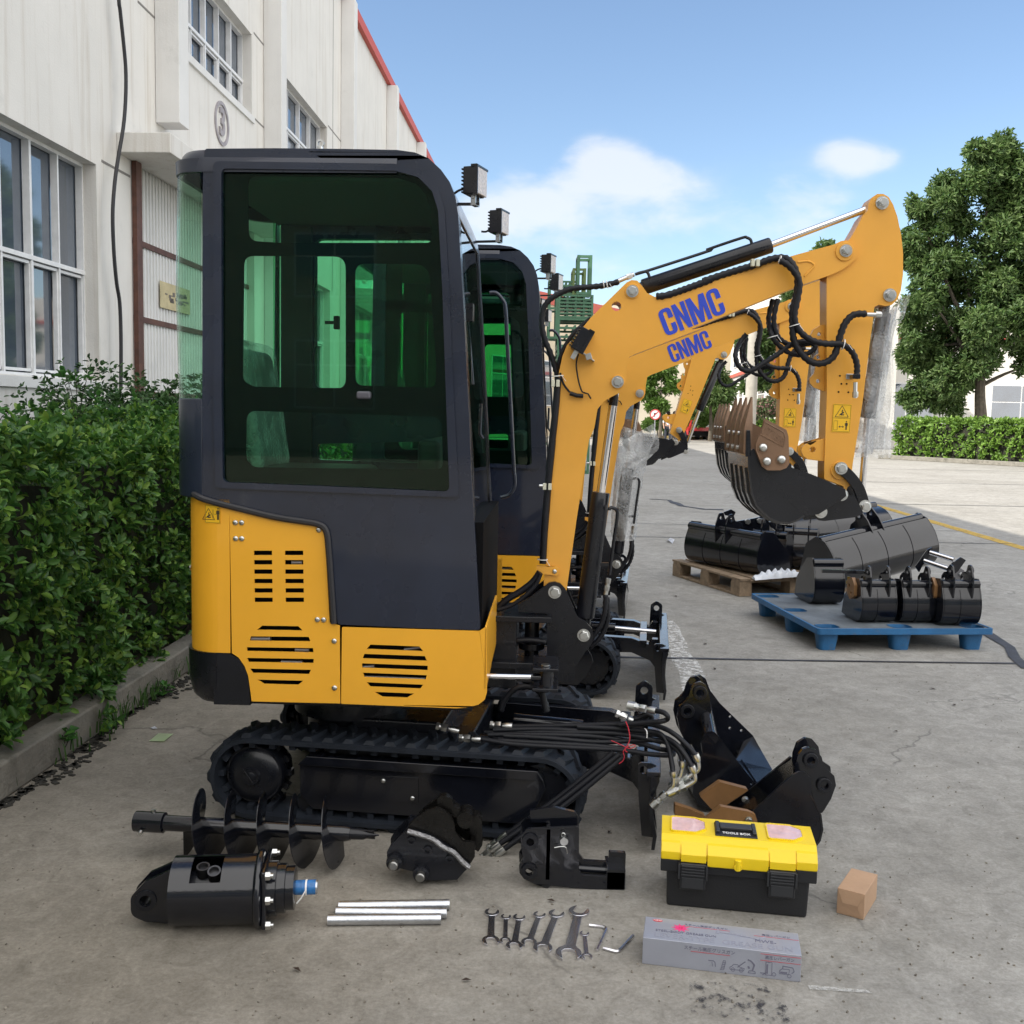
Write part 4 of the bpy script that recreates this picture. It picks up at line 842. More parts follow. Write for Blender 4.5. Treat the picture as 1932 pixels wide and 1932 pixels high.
# ===================================================================== SETTING
G0=Fr((0,0,0),0)
WB=Fr((0,0,0),R(90-2.48))          # local x runs along the factory wall, local y to the left
def conc(name,base,light,dark,sc_=1.0,stain=.5):
    m=bpy.data.materials.new(name); m.use_nodes=True; t=m.node_tree; p=t.nodes['Principled BSDF']; p.inputs['Roughness'].default_value=.85; p.inputs['Specular IOR Level'].default_value=.3
    co=N(t,'ShaderNodeTexCoord'); v=co.outputs['Object']
    def noise(s,d=8,r=.65,di=0,vec=None):
        n=N(t,'ShaderNodeTexNoise'); n.inputs['Scale'].default_value=s; n.inputs['Detail'].default_value=d; n.inputs['Roughness'].default_value=r; n.inputs['Distortion'].default_value=di; lk(t,vec or v,n.inputs['Vector']); return n.outputs['Fac']
    def ramp(x,a,b,ca,cb):
        r=N(t,'ShaderNodeValToRGB'); r.color_ramp.elements[0].position=a; r.color_ramp.elements[1].position=b; r.color_ramp.elements[0].color=(*ca,1); r.color_ramp.elements[1].color=(*cb,1); lk(t,x,r.inputs[0]); return r.outputs[0]
    def mixc(f,a,b,mode='MIX'):
        n=N(t,'ShaderNodeMix',data_type='RGBA',blend_type=mode)
        if isinstance(f,float): n.inputs[0].default_value=f
        else: lk(t,f,n.inputs[0])
        for i,c in ((6,a),(7,b)):
            if isinstance(c,tuple): n.inputs[i].default_value=(*c,1)
            else: lk(t,c,n.inputs[i])
        return n.outputs[2]
    c=ramp(noise(.45*sc_,9,.6,.4),.33,.68,dark,light)
    c2=ramp(noise(3.2*sc_,10,.7,.3),.35,.65,tuple(a*.78 for a in base),tuple(min(1,a*1.18) for a in base))
    c=mixc(.55,c,c2)
    fine=ramp(noise(75,6,.8),.28,.72,(.68,.66,.63),(1.26,1.27,1.28)); c=mixc(.85,c,fine,'MULTIPLY')
    fine2=ramp(noise(11,10,.8,.8),.34,.62,(.72,.71,.69),(1.14,1.14,1.14)); c=mixc(.9,c,fine2,'MULTIPLY')
    # worn stretched scuffs
    mp=N(t,'ShaderNodeMapping'); mp.inputs['Scale'].default_value=(.8,3.4,1); mp.inputs['Rotation'].default_value=(0,0,R(8)); lk(t,v,mp.inputs[0])
    s=ramp(noise(2.6,10,.75,.8,mp.outputs[0]),.60,.74,(0,0,0),(1,1,1)); sm=mathn(t,'MULTIPLY',s,.42); c=mixc(sm,c,tuple(min(1,a*1.5) for a in base))
    # oil and damp stains
    s2=ramp(noise(1.1,10,.72,1.0),.60,.70,(0,0,0),(1,1,1)); c=mixc(mathn(t,'MULTIPLY',s2,stain),c,tuple(a*.5 for a in base))
    s3=ramp(noise(5.5,8,.7,1.5),.70,.76,(0,0,0),(1,1,1)); c=mixc(mathn(t,'MULTIPLY',s3,stain*1.1),c,tuple(a*.35 for a in base))
    # hairline cracks
    vo=N(t,'ShaderNodeTexVoronoi',feature='DISTANCE_TO_EDGE'); vo.inputs['Scale'].default_value=.42
    ad=N(t,'ShaderNodeVectorMath',operation='ADD'); nv=N(t,'ShaderNodeTexNoise'); nv.inputs['Scale'].default_value=2.2; nv.inputs['Detail'].default_value=8; lk(t,v,nv.inputs['Vector']); lk(t,v,ad.inputs[0]); sc3=N(t,'ShaderNodeVectorMath',operation='SCALE'); sc3.inputs['Scale'].default_value=.5; lk(t,nv.outputs['Color'],sc3.inputs[0]); lk(t,sc3.outputs[0],ad.inputs[1]); lk(t,ad.outputs[0],vo.inputs['Vector'])
    cr=ramp(vo.outputs['Distance'],.0008,.0035,(1,1,1),(0,0,0)); gate=ramp(noise(.8,4,.5),.48,.56,(0,0,0),(1,1,1)); c=mixc(mathn(t,'MULTIPLY',mathn(t,'MULTIPLY',cr,gate),.65),c,tuple(a*.3 for a in base))
    # browner and darker towards the left side of the yard, broken by noise
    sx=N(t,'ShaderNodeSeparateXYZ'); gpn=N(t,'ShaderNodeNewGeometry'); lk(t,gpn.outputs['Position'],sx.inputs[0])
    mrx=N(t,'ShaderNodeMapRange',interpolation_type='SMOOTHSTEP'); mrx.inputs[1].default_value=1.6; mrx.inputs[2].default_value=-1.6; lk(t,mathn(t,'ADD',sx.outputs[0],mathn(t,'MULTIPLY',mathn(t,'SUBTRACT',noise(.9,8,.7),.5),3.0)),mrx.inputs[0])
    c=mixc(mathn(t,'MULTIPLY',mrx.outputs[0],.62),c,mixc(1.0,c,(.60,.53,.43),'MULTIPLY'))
    lk(t,c,p.inputs['Base Color'])
    bu=N(t,'ShaderNodeBump'); bu.inputs['Strength'].default_value=.35; bu.inputs['Distance'].default_value=.004; lk(t,mathn(t,'ADD',noise(60,6,.7),mathn(t,'MULTIPLY',noise(6,8,.7),1.5)),bu.inputs['Height']); lk(t,bu.outputs[0],p.inputs['Normal'])
    return m
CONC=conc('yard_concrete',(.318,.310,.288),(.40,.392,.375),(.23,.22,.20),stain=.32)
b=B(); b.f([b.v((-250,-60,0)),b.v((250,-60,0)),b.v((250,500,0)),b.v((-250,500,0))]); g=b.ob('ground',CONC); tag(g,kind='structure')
def strip_on_ground(name,pts,wd,m,z,label=None,rough=.25,seed=1,sub=12):
    b=B(); rg=random.Random(seed); P=[]
    for i in range(len(pts)-1):
        a=V(pts[i]);c=V(pts[i+1]); k=max(1,int((c-a).length/.25)) if sub else 1
        for j in range(k): P.append(a.lerp(c,j/k))
    P.append(V(pts[-1])); rows=[]
    for i,p in enumerate(P):
        t=(P[min(i+1,len(P)-1)]-P[max(i-1,0)]).normalized(); n_=V((-t.y,t.x)); w1=wd/2*(1+rg.uniform(-rough,rough)); w2=wd/2*(1+rg.uniform(-rough,rough)); rows.append((b.v((p.x+n_.x*w1,p.y+n_.y*w1,z)),b.v((p.x-n_.x*w2,p.y-n_.y*w2,z))))
    for i in range(len(rows)-1): b.f([rows[i][0],rows[i+1][0],rows[i+1][1],rows[i][1]])
    o=b.ob(name,m); tag(o,kind='structure'); return o
TAR=mat('tar_seal',(.045,.044,.05),.6,0,.4,6,.3,80)
def wornpaint(name,col,lo,hi,sc_=14,al=.8):
    m=bpy.data.materials.new(name); m.use_nodes=True; t=m.node_tree; p=t.nodes['Principled BSDF']; p.inputs['Base Color'].default_value=(*col,1); p.inputs['Roughness'].default_value=.8
    co=N(t,'ShaderNodeTexCoord'); n=N(t,'ShaderNodeTexNoise'); n.inputs['Scale'].default_value=sc_; n.inputs['Detail'].default_value=10; n.inputs['Roughness'].default_value=.75; lk(t,co.outputs['Object'],n.inputs['Vector'])
    mr=N(t,'ShaderNodeMapRange'); mr.inputs[1].default_value=lo; mr.inputs[2].default_value=hi; mr.inputs[4].default_value=al; lk(t,n.outputs['Fac'],mr.inputs[0])
    tr=N(t,'ShaderNodeBsdfTransparent'); mx=N(t,'ShaderNodeMixShader'); lk(t,mr.outputs[0],mx.inputs[0]); lk(t,tr.outputs[0],mx.inputs[1]); lk(t,p.outputs[0],mx.inputs[2]); lk(t,mx.outputs[0],t.nodes['Material Output'].inputs[0]); return m
WPT=wornpaint('worn_white_paint',(.72,.72,.70),.44,.56,22)
YPT=wornpaint('worn_yellow_paint',(.55,.36,.06),.30,.5,8,.85)
gp=lambda x,y:onZ((x,y))[:2]
strip_on_ground('painted_line',[gp(1252,1170),gp(1300,1270),gp(1352,1370)],.15,WPT,.004)
strip_on_ground('painted_line',[gp(1205,870),gp(1240,1090)],.10,wornpaint('faint_white_paint',(.7,.7,.68),.52,.62,18,.6),.004) if 0 else None
strip_on_ground('painted_line',[gp(1600,937),gp(1640,950),gp(1932,1035),(6.0,5)],.17,YPT,.004,rough=.1)
strip_on_ground('pavement',[(-1.9,6.2),gp(1130,1240),gp(1500,1247),gp(1932,1253),(6.2,6.35)],.032,TAR,.005,rough=.3)
strip_on_ground('pavement',[(-2,12.6),(6.3,12.7)],.03,TAR,.005); strip_on_ground('pavement',[(-2,14.3),(6.3,14.1)],.02,TAR,.005)
strip_on_ground('pavement',[gp(1932,1262),gp(1905,1222),gp(1860,1195),gp(1780,1165)],.07,TAR,.006,rough=.7); strip_on_ground('pavement',[gp(1225,942),gp(1262,944),gp(1285,955),gp(1330,961),gp(1365,962)],.12,TAR,.006,rough=.6,seed=4)
for yy in (18.5,25,32,40,50): strip_on_ground('pavement',[(6.6,yy),(40,yy+.6)],.05,TAR,.005)
# ---------- factory building
def stucco(name,col,streak=.35):
    m=mat(name,col,.8,0,.05,1.2,.25,60); t=m.node_tree; p=t.nodes['Principled BSDF']; src=p.inputs['Base Color'].links[0].from_socket
    co=N(t,'ShaderNodeTexCoord'); mp=N(t,'ShaderNodeMapping'); mp.inputs['Scale'].default_value=(4.5,4.5,.22); lk(t,co.outputs['Object'],mp.inputs[0])
    n=N(t,'ShaderNodeTexNoise'); n.inputs['Scale'].default_value=1.6; n.inputs['Detail'].default_value=9; n.inputs['Roughness'].default_value=.7; lk(t,mp.outputs[0],n.inputs['Vector'])
    r=N(t,'ShaderNodeValToRGB'); r.color_ramp.elements[0].position=.52; r.color_ramp.elements[1].position=.75; lk(t,n.outputs['Fac'],r.inputs[0])
    mx=N(t,'ShaderNodeMix',data_type='RGBA'); lk(t,mathn(t,'MULTIPLY',r.outputs[0],streak),mx.inputs[0]); lk(t,src,mx.inputs[6]); mx.inputs[7].default_value=(.42,.36,.28,1)
    n2=N(t,'ShaderNodeTexNoise'); n2.inputs['Scale'].default_value=2.2; n2.inputs['Detail'].default_value=12; n2.inputs['Roughness'].default_value=.8; lk(t,co.outputs['Object'],n2.inputs['Vector'])
    r2=N(t,'ShaderNodeValToRGB'); r2.color_ramp.elements[0].position=.56; r2.color_ramp.elements[1].position=.72; lk(t,n2.outputs['Fac'],r2.inputs[0])
    m2=N(t,'ShaderNodeMix',data_type='RGBA'); lk(t,mathn(t,'MULTIPLY',r2.outputs[0],.55),m2.inputs[0]); lk(t,mx.outputs[2],m2.inputs[6]); m2.inputs[7].default_value=(.5,.5,.48,1); lk(t,m2.outputs[2],p.inputs['Base Color']); return m
STU=stucco('white_stucco',(.68,.665,.63),.6); STU2=stucco('pier_stucco',(.68,.68,.67),.2)
WFR=mat('white_window_frame',(.72,.73,.74),.45,0,.08,10); 
def winglass(name,c=(.06,.08,.11)):
    m=mat(name,c,.04,0,.3,.8,spec=1.0); m.node_tree.nodes['Principled BSDF'].inputs['IOR'].default_value=1.9; return m
WGL=winglass('window_glass')
RUST=mat('rusty_brown_paint',(.09,.035,.022),.6,0,.35,8,.2,60)
AW_=4.5
fac=empty('factory_building',WB.M@V((12,AW_,0)),WB.a,'long white stained factory building with piers and rusty sliding door along the left','building')
FM=Matrix.Translation(V((-12,-AW_,0)))   # wall coords (t,a,z) -> building local
def BW_(): return B(FM)
ZR=WB.L((720,140),AW_)[1]; print('roof z',ZR)
T0,T1=-4.6,46
def wl(x,y,a=AW_): return WB.L(zA((x,y))[0],a)
w1r=wl(545,1000)[0]; w1top=wl(515,915)[1]; w1bot=WB.L((170,717),AW_)[1]; w1tr=wl(400,1500)[1]
ca_=[wl(x,1000)[0] for x in (45,220,375,515)]; dt=(ca_[3]-ca_[1])/2; print('win cols',ca_,w1bot,w1top,w1tr)
w2r=wl(1425,400)[0]; w2top=wl(1400,165)[1]; w2bot=wl(1410,640)[1]; w2tr=wl(1395,430)[1]
w3r=wl(1850,800)[0]; w3top=wl(1840,685)[1]; w3l=wl(1632,600)[0]
door_l=wl(750,1400)[0]; door_t=wl(745,890)[1]; print('door',door_l,door_t,'w2',w2r,w2top,w2bot,w3l,w3r)
piers=[]; p1=wl(877,400)[0]; p2=wl(1492,500)[0]; p3=WB.L((643,200),AW_)[0]; print('piers',p1,p2,p3)
bay=p3-p2
wins_=[(w1r-dt*8,w1r,w1bot,w1top,8,w1tr),(w2r-dt*5.2,w2r,w2bot,w2top,5,w2tr),(w3l-.3,w3r,w2bot,w2top,4,w2tr)]
wins_.append((w1r-dt*8,w1r,w2bot,w2top+.0,8,w2tr)) if 0 else None
for k in range(1,5):
    s_=p3+bay*(k-1)*1.0+.9; wins_.append((s_,s_+bay-1.8,w2bot,w2top,4,w2tr)); wins_.append((s_,s_+bay-1.8,w1bot,w1top,4,w1tr))
wins_.append((p2+.9,p3-.9,w1bot,w1top,4,w1tr))
holes=[[(a,z0),(c,z0),(c,z1),(a,z1)] for (a,c,z0,z1,n,tr) in wins_]+[[(door_l,-.2),(p2-.5,-.2),(p2-.5,door_t),(door_l,door_t)]]
holes[-1]=[(door_l,.02),(p2-.5,.02),(p2-.5,door_t),(door_l,door_t)]
b=BW_(); b.plate([(T0,0),(T1,0),(T1,ZR),(T0,ZR)],holes,AW_,AW_+.3); b.bb((T0,AW_+.3,0),(T1,AW_+.5,ZR)); b.bb((T1-.3,AW_+.5,0),(T1,AW_+25,ZR)); b.bb((T0,AW_+.5,0),(T0+.3,AW_+25,ZR)); b.bb((T0,AW_+.4,ZR-.3),(T1,AW_+25,ZR-.02)); b.ob('wall',STU,fac)
b=BW_(); b.bb((T0-.1,AW_-.10,ZR),(T1+.1,AW_+.5,ZR+.22)); b.ob('roof_coping',mat('red_coping',(.50,.085,.06),.6),fac)
for i,(a,c,z0,z1,n,tr) in enumerate(wins_):
    b=BW_(); y0=AW_+.13; y1=AW_+.20; fw_=.03
    b.bb((a,y0,z0),(c,y1,z0+fw_)); b.bb((a,y0,z1-fw_),(c,y1,z1)); b.bb((a,y0-.004,tr-.02),(c,y1,tr+.02))
    for k in range(n+1):
        x=a+(c-a)*k/n; wd=.018 if k%2==0 else .012; x0_=max(a,x-wd);x1_=min(c,x+wd); b.bb((x0_,y0+.003,z0),(x1_,y1,z1))
    for k in range(n):   # sashes in the lower row
        x=a+(c-a)*k/n+.012; x2=a+(c-a)*(k+1)/n-.012; 
        for q in ((x,z0+.045,x+.018,tr-.03),(x2-.018,z0+.045,x2,tr-.03),(x,z0+.045,x2,z0+.07),(x,tr-.055,x2,tr-.03)): b.bb((q[0],y0+.02,q[1]),(q[2],y1-.01,q[3]))
    wf=b.ob('window',WFR,fac); b=BW_(); b.bb((a,AW_+.21,z0),(c,AW_+.22,z1)); b.ob('pane',WGL,wf)
    b=BW_(); b.bb((a-.05,AW_-.03,z0-.10),(c+.05,AW_+.14,z0-.01)); b.ob('sill',STU2,wf)
d1=.27
for p in (p1,p2,p3,p3+bay,p3+2*bay,p3+3*bay,p3+4*bay):
    b=BW_(); zb_=WB.L(zA((1000,780))[0],AW_)[1] if p==p1 else 0; b.plate([(p,zb_),(p+.30,zb_),(p+.30,ZR-.02),(p,ZR-.02)],[],AW_-d1,AW_-.002); b.ob('pier',STU2,fac,bevel=.01)
b=BW_(); cz0=wl(840,800,AW_-.5)[1]; cz1=wl(840,680,AW_-.5)[1]; cl=wl(650,700)[0]; print('canopy',cl,cz0,cz1); b.bb((cl+.03,AW_-.55,cz0),(p2-.1,AW_,cz1)); b.ob('door_canopy',STU,fac,bevel=.01)
b=BW_(); b.bb((cl+.5,AW_-.14,door_t+.02),(p2-.2,AW_-.02,door_t+.20)); b.bb((door_l-.02,AW_-.06,0),(door_l+.12,AW_-.01,door_t+.05)); b.ob('door_track',RUST,fac)
CORR=mat('corrugated_white',(.66,.66,.65),.55,0,.06,2); 
b=BW_(); n=int((p2-.5-door_l)/.09); pp=[]
for k in range(n):
    x=door_l+.1+k*.09; pp+=[(x,.10),(x+.04,.10),(x+.045,.115),(x+.085,.115)]
for i in range(len(pp)-1):
    (x,d),(x2,d2)=pp[i],pp[i+1]; b.f([b.v((x,AW_+d,.02)),b.v((x2,AW_+d2,.02)),b.v((x2,AW_+d2,door_t)),b.v((x,AW_+d,door_t))])
dr=b.ob('sliding_door',CORR,fac,recalc=False)
b=BW_()
for zz in [wl(905,1405)[1],wl(905,1822)[1],wl(905,1822)[1]-(wl(905,1405)[1]-wl(905,1822)[1])]: b.bb((door_l+.12,AW_+.08,zz-.03),(p2-.5,AW_+.10,zz+.03))
b.ob('door_rail',RUST,dr)
# notice on the door
nl=wl(945,1680)[0]; nz0=wl(950,1740)[1]; nz1=wl(950,1590)[1]
b=BW_(); b.bb((nl,AW_+.078,nz0),(nl+.95,AW_+.082,nz1)); b.mi=1
rg=random.Random(3)
for k in range(22): x=nl+.08+rg.random()*.75; z=nz0+.08+rg.random()*(nz1-nz0-.2); b.bb((x,AW_+.074,z),(x+rg.uniform(.03,.12),AW_+.077,z+rg.uniform(.01,.05)))
b.ob('notice_board',[mat('yellowed_paper',(.50,.43,.25),.7,0,.2,5),mat('faded_ink',(.16,.14,.12),.7)],dr)
# thin panel joints
b=BW_()
for (x0_,x1_,yy) in ((575,735,955),(780,875,55)):
    z=wl((x0_+x1_)/2,yy)[1]; b.bb((wl(x0_,yy)[0],AW_-.004,z-.012),(wl(x1_,yy)[0],AW_+.001,z+.012))
for zz in (wl(1460,215)[1],wl(1460,690)[1]):
    for k,(a,c) in enumerate(((w2r+.1,p2),(p2+.35,p3),(p3+.35,T1))):
        if k>0: a=a
        b.bb((a,AW_-.004,zz-.012),(c,AW_+.001,zz+.012)) if k==0 else (b.bb((w3r+.1,AW_-.004,zz-.012),(p3,AW_+.001,zz+.012)) if k==1 else None)
b.bb((wl(1885,300)[0]-.01,AW_-.004,w1top),(wl(1885,300)[0]+.01,AW_+.001,ZR)); b.ob('panel_joint',mat('joint_grey',(.2,.19,.18),.8),fac)
# circled number 3
t3,z3=wl(1252,700); b=BW_(); ro=abs(wl(1252,575)[1]-wl(1252,822)[1])/2
M3=Matrix.Translation((t3,AW_-.012,z3))@Matrix.Rotation(R(90),4,'X')@Matrix.Scale(-1,4,(1,0,0))
b.lathe((t3,AW_+.0,z3),(0,-1,0),[(0,ro*.84),(.02,ro*.84),(.02,ro),(0,ro)],36,False); 
M3=Matrix.Translation((t3,AW_-.012,z3))@Matrix(((1,0,0,0),(0,0,-1,0),(0,1,0,0),(0,0,0,1)))
b.text('3',M3,ro*1.75,.012,1.0,0,.012); b.ob('number_plate',mat('faded_grey_paint',(.33,.31,.33),.7,0,.2,9),fac,recalc=False)
# blue drainpipe beside pier, overhead cable
b=BW_(); pd=wl(1560,400,AW_-.16); b.cyl((pd[0],AW_-.16,0),(pd[0],AW_-.16,ZR-.1),.075,n=16); b.cyl((p3-.12,AW_-.12,0),(p3-.12,AW_-.12,.1),.06,n=14) if 0 else None; b.ob('drainpipe',mat('blue_drainpipe',(.30,.45,.68),.4,0,.1,3),fac)
cb_=zA((640,-1500),(655,-600),(671,-40),(680,60),(700,250),(712,400),(711,560),(698,720),(668,900),(648,1050),(638,1220),(645,1430),(660,1600),(678,1720),(685,1932))+[(228,735)]
b=B(); b.tube(spl([WB.M@WB.P(p,AW_-.12) for p in cb_],5),.019,8); c=b.ob('hanging_cable',mat('cable_black',(.015,.015,.018),.5)); tag(c,'thick black cable hanging loosely down the white factory wall','cable')
# ---------- leaves
def leaf_mesh(tips,dirs,size,per=6,ratio=.5,open_=.9,jit=.35,fold=.12,seed=1,droop=0):
    rg=np.random.default_rng(seed); n=len(tips); P=np.repeat(np.array(tips),per,0); D=np.repeat(np.array(dirs),per,0); m=n*per
    a=rg.uniform(0,2*np.pi,m); ref=np.where(np.abs(D[:,2:3])<.9,np.array([[0,0,1.]]),np.array([[1.,0,0]])); u=np.cross(D,ref); u/=np.linalg.norm(u,axis=1)[:,None]; v=np.cross(D,u)
    rad=u*np.cos(a)[:,None]+v*np.sin(a)[:,None]; op=open_*rg.uniform(.6,1.25,(m,1))
    ax=D*(1-.45*op)+rad*op+rg.normal(0,jit*.4,(m,3)); ax[:,2]-=droop; ax/=np.linalg.norm(ax,axis=1)[:,None]
    nn=D*op-rad*(1-.45*op)+rg.normal(0,jit,(m,3)); nn-=ax*(nn*ax).sum(1)[:,None]; nn/=np.linalg.norm(nn,axis=1)[:,None]; wv=np.cross(ax,nn)
    s=size*rg.uniform(.6,1.2,(m,1)); w=s*ratio*.5; f=s*fold
    o=P+rad*s*.08-D*rg.uniform(0,.6,(m,1))*s
    V6=np.stack([o, o+ax*s*.35+wv*w*.85+nn*f, o+ax*s*.75+wv*w*.75+nn*f*.6, o+ax*s-nn*f*.8, o+ax*s*.75-wv*w*.75+nn*f*.6, o+ax*s*.35-wv*w*.85+nn*f],1).reshape(-1,3)
    idx=np.arange(m)[:,None]*6; F=np.concatenate([idx+np.array([[0,1,2,3]]),idx+np.array([[0,3,4,5]])],1).reshape(-1,4); return V6,F
def np_ob(name,Vv,F,m,parent,loc):
    me=bpy.data.meshes.new(name); Vv=Vv-np.array(loc)[None]; me.vertices.add(len(Vv)); me.vertices.foreach_set('co',Vv.astype(np.float32).ravel()); me.loops.add(F.size); me.loops.foreach_set('vertex_index',F.astype(np.int32).ravel()); me.polygons.add(len(F)); me.polygons.foreach_set('loop_start',np.arange(0,F.size,4,dtype=np.int32)); me.polygons.foreach_set('loop_total',np.full(len(F),4,dtype=np.int32)); me.update(); me.materials.append(m); me.polygons.foreach_set('use_smooth',np.ones(len(F),bool))
    o=bpy.data.objects.new(name,me); COL.objects.link(o); o.parent=parent; 
    if parent is None: o.location=loc
    return o
EUO=leafmat('euonymus_leaves',[(.032,.095,.022),(.05,.14,.03),(.085,.20,.038),(.065,.17,.035),(.17,.33,.05),(.22,.34,.06)],.42,.33,.45)
TRL=leafmat('tree_leaves',[(.05,.10,.03),(.08,.15,.04),(.12,.19,.055),(.15,.22,.08)],.5,.4)
LGT=leafmat('light_leaves',[(.07,.14,.025),(.10,.19,.03),(.13,.23,.05)],.5,.3)
TWIG_CORE=mat('twigs_and_core',(.020,.022,.012),.9,0,.4,6,.6,25)
BARK=mat('bark',(.10,.085,.065),.9,0,.3,8,.6,30)
def hedge(name,frame,x0,x1,a0,a1,h,dens,size,label,m=EUO,seed=1,topf=None,ratio=.55,per=6,group=None,frontonly=False,z0=.12):
    rg=np.random.default_rng(seed); root=empty(name,frame.M@V(((x0+x1)/2,(a0+a1)/2,0)),frame.a,label,'hedge',group)
    topf=topf or (lambda x:h); tips=[];dirs=[]
    L=x1-x0; D=a1-a0
    def add(n,fn):
        for _ in range(n):
            p,d=fn(); tips.append(p); d=np.array(d,float)+rg.normal(0,.45,3); dirs.append(d/np.linalg.norm(d))
    bulge=lambda x,z: .07*math.sin(x*3.1+z*2)+.06*math.sin(x*7.3-z*5+1)+.04*math.sin(x*13+z*9)
    def front():
        x=rg.uniform(x0,x1); z=z0+(topf(x)-z0)*rg.random()**.9; return (x,a0-bulge(x,z)+rg.random()**2*.22+.10*max(0,(z-topf(x)+.25)/.25),z),(0,-1,.55)
    def top_():
        x=rg.uniform(x0,x1); return (x,rg.uniform(a0,a1),topf(x)+.03*math.sin(x*6)-rg.random()**2*.15+abs(rg.normal(0,.03))),(0,-.15,1)
    def end(xe,s):
        def f(): return (xe-s*rg.random()**2*.2,rg.uniform(a0,a1),z0+(h-z0)*rg.random()),(s,0,.5)
        return f
    add(int(L*h*dens),front); add(int(L*D*dens*.8),top_)
    if not frontonly: add(int(D*h*dens*.6),end(x0,-1)); add(int(D*h*dens*.6),end(x1,1))
    Vv,F=leaf_mesh(tips,dirs,size,per,ratio,seed=seed)
    np_ob('foliage',Vv,F,m,root,((x0+x1)/2,(a0+a1)/2,0))
    b=B(Matrix.Translation((-(x0+x1)/2,-(a0+a1)/2,0))); k=max(2,int(L/.3)); rows=[]  # solid dark core inside the leaves, added to block light
    for i in range(k+1):
        x=x0+.12+(L-.24)*i/k; t_=topf(x)-.16; rows.append([b.v((x,a0+.20,0)),b.v((x,a0+.17,t_*.6)),b.v((x,a0+.28,t_)),b.v((x,a1-.1,t_)),b.v((x,a1-.1,0))])
    for i in range(k):
        for j in range(4): b.f([rows[i][j],rows[i][j+1],rows[i+1][j+1],rows[i+1][j]])
    b.f(rows[0]); b.f(rows[-1][::-1]); b.ob('dark_core',TWIG_CORE,root); return root
hedge('clipped_hedge',WB,1.2,6.6,2.13,3.35,1.40,560,.052,'dense broadleaf hedge beside the kerb, running behind the nearest excavator',seed=2,z0=.04,ratio=.52,topf=lambda x:1.34+.05*math.sin(x*2.2)+.04*math.sin(x*5.1))
hedge('clipped_hedge',WB,6.6,16,2.20,3.2,1.30,90,.075,'farther length of hedge beyond the cab, seen through its glass',seed=3)
def blob_tree(name,base,blobs,size,n,m,label,cat,trunk_r=.2,seed=1,per=5,ratio=.36,group=None,droop=.15,lean=0,trunk_h=None,tilt=1,limb=True,clump=False):
    """blobs: list of (x,y,z,r) in world"""
    rg=np.random.default_rng(seed); root=empty(name,base,0,label,cat,group); tips=[];dirs=[]
    B0=blobs; sb=[]
    if clump:
        for (x,y,z,r) in blobs:
            sb.append((x,y,z,r*.68))
            for _ in range(6):
                d=rg.normal(0,1,3); d/=np.linalg.norm(d); q=rg.uniform(.6,1.0); sb.append((x+d[0]*r*q,y+d[1]*r*q,z+d[2]*r*q,r*rg.uniform(.28,.46)))
    B1=sb or blobs
    tot=sum(q[3]**2 for q in B1)
    for (x,y,z,r) in B1:
        k=int(n*r*r/tot)
        sub=rg.normal(0,1,(9,3)); sub/=np.linalg.norm(sub,axis=1)[:,None]
        for _ in range(k):
            d=rg.normal(0,1,3); d/=np.linalg.norm(d); w_=max(0,(sub@d).max()-.55)/.45
            rr_=r*(.72+.38*w_)*(1-.5*rg.random()**2.2)*rg.uniform(.92,1.06)
            p=np.array([x,y,z])+d*rr_*np.array([1,1,.92]); tips.append(p); dd=d+np.array([0,0,.35])+rg.normal(0,.4,3); dirs.append(dd/np.linalg.norm(dd))
    Vv,F=leaf_mesh(tips,dirs,size,per,ratio,1.0,.4,.1,seed,droop); cr=np_ob('crown',Vv,F,m,root,tuple(base))
    b=B(Matrix.Translation(-V(base))); cx=sum(q[0]*q[3] for q in blobs)/sum(q[3] for q in blobs); cy=sum(q[1]*q[3] for q in blobs)/sum(q[3] for q in blobs); cz=sum(q[2]*q[3] for q in blobs)/sum(q[3] for q in blobs)
    top_=V((cx,cy,cz)); bs=V(base); th=trunk_h or (min(q[2]-q[3]*.4 for q in blobs)); fork=V((bs.x+(cx-bs.x)*.3,bs.y,max(.2,th)))
    b.tube(spl([bs,bs.lerp(fork,.5)+V((trunk_r*.3,0,0)),fork,fork.lerp(top_,.6),top_],5),lambda t:trunk_r*(1-.75*t),9)
    if limb:
        for (x,y,z,r) in blobs:
            f=fork.lerp(top_,rnd.uniform(0,.6)); e=V((x,y,z)); b.tube(spl([f,f.lerp(e,.5)+V((0,0,.08*r)),e],4),lambda t:trunk_r*.34*(1-.8*t),5)
    b.ob('trunk',BARK,root); return root
def blobs_px(l,Y,seed=1,dep=1.0):
    rg=random.Random(seed); k=Y/FPX; return [((lambda q:(q.x,Y+rg.uniform(-.6,.6)*r*k*dep,q.z))(G0.P((x,y),Y)))+(r*k,) for x,y,r in l]
# round bush by the wall
c=WB.M@V((8.1,3.35,0)); blob_tree('round_bush',c,[(c.x,c.y,.95,1.02),(c.x-.1,c.y-.5,.85,.85),(c.x+.15,c.y+.55,1.0,.9)],.05,7000,leafmat('bush_leaves',[(.02,.06,.015),(.035,.09,.02),(.05,.12,.025)],.5,.2),'rounded clipped bush rising behind the hedge against the factory wall','bush',.08,seed=5,per=5,ratio=.5,limb=False)
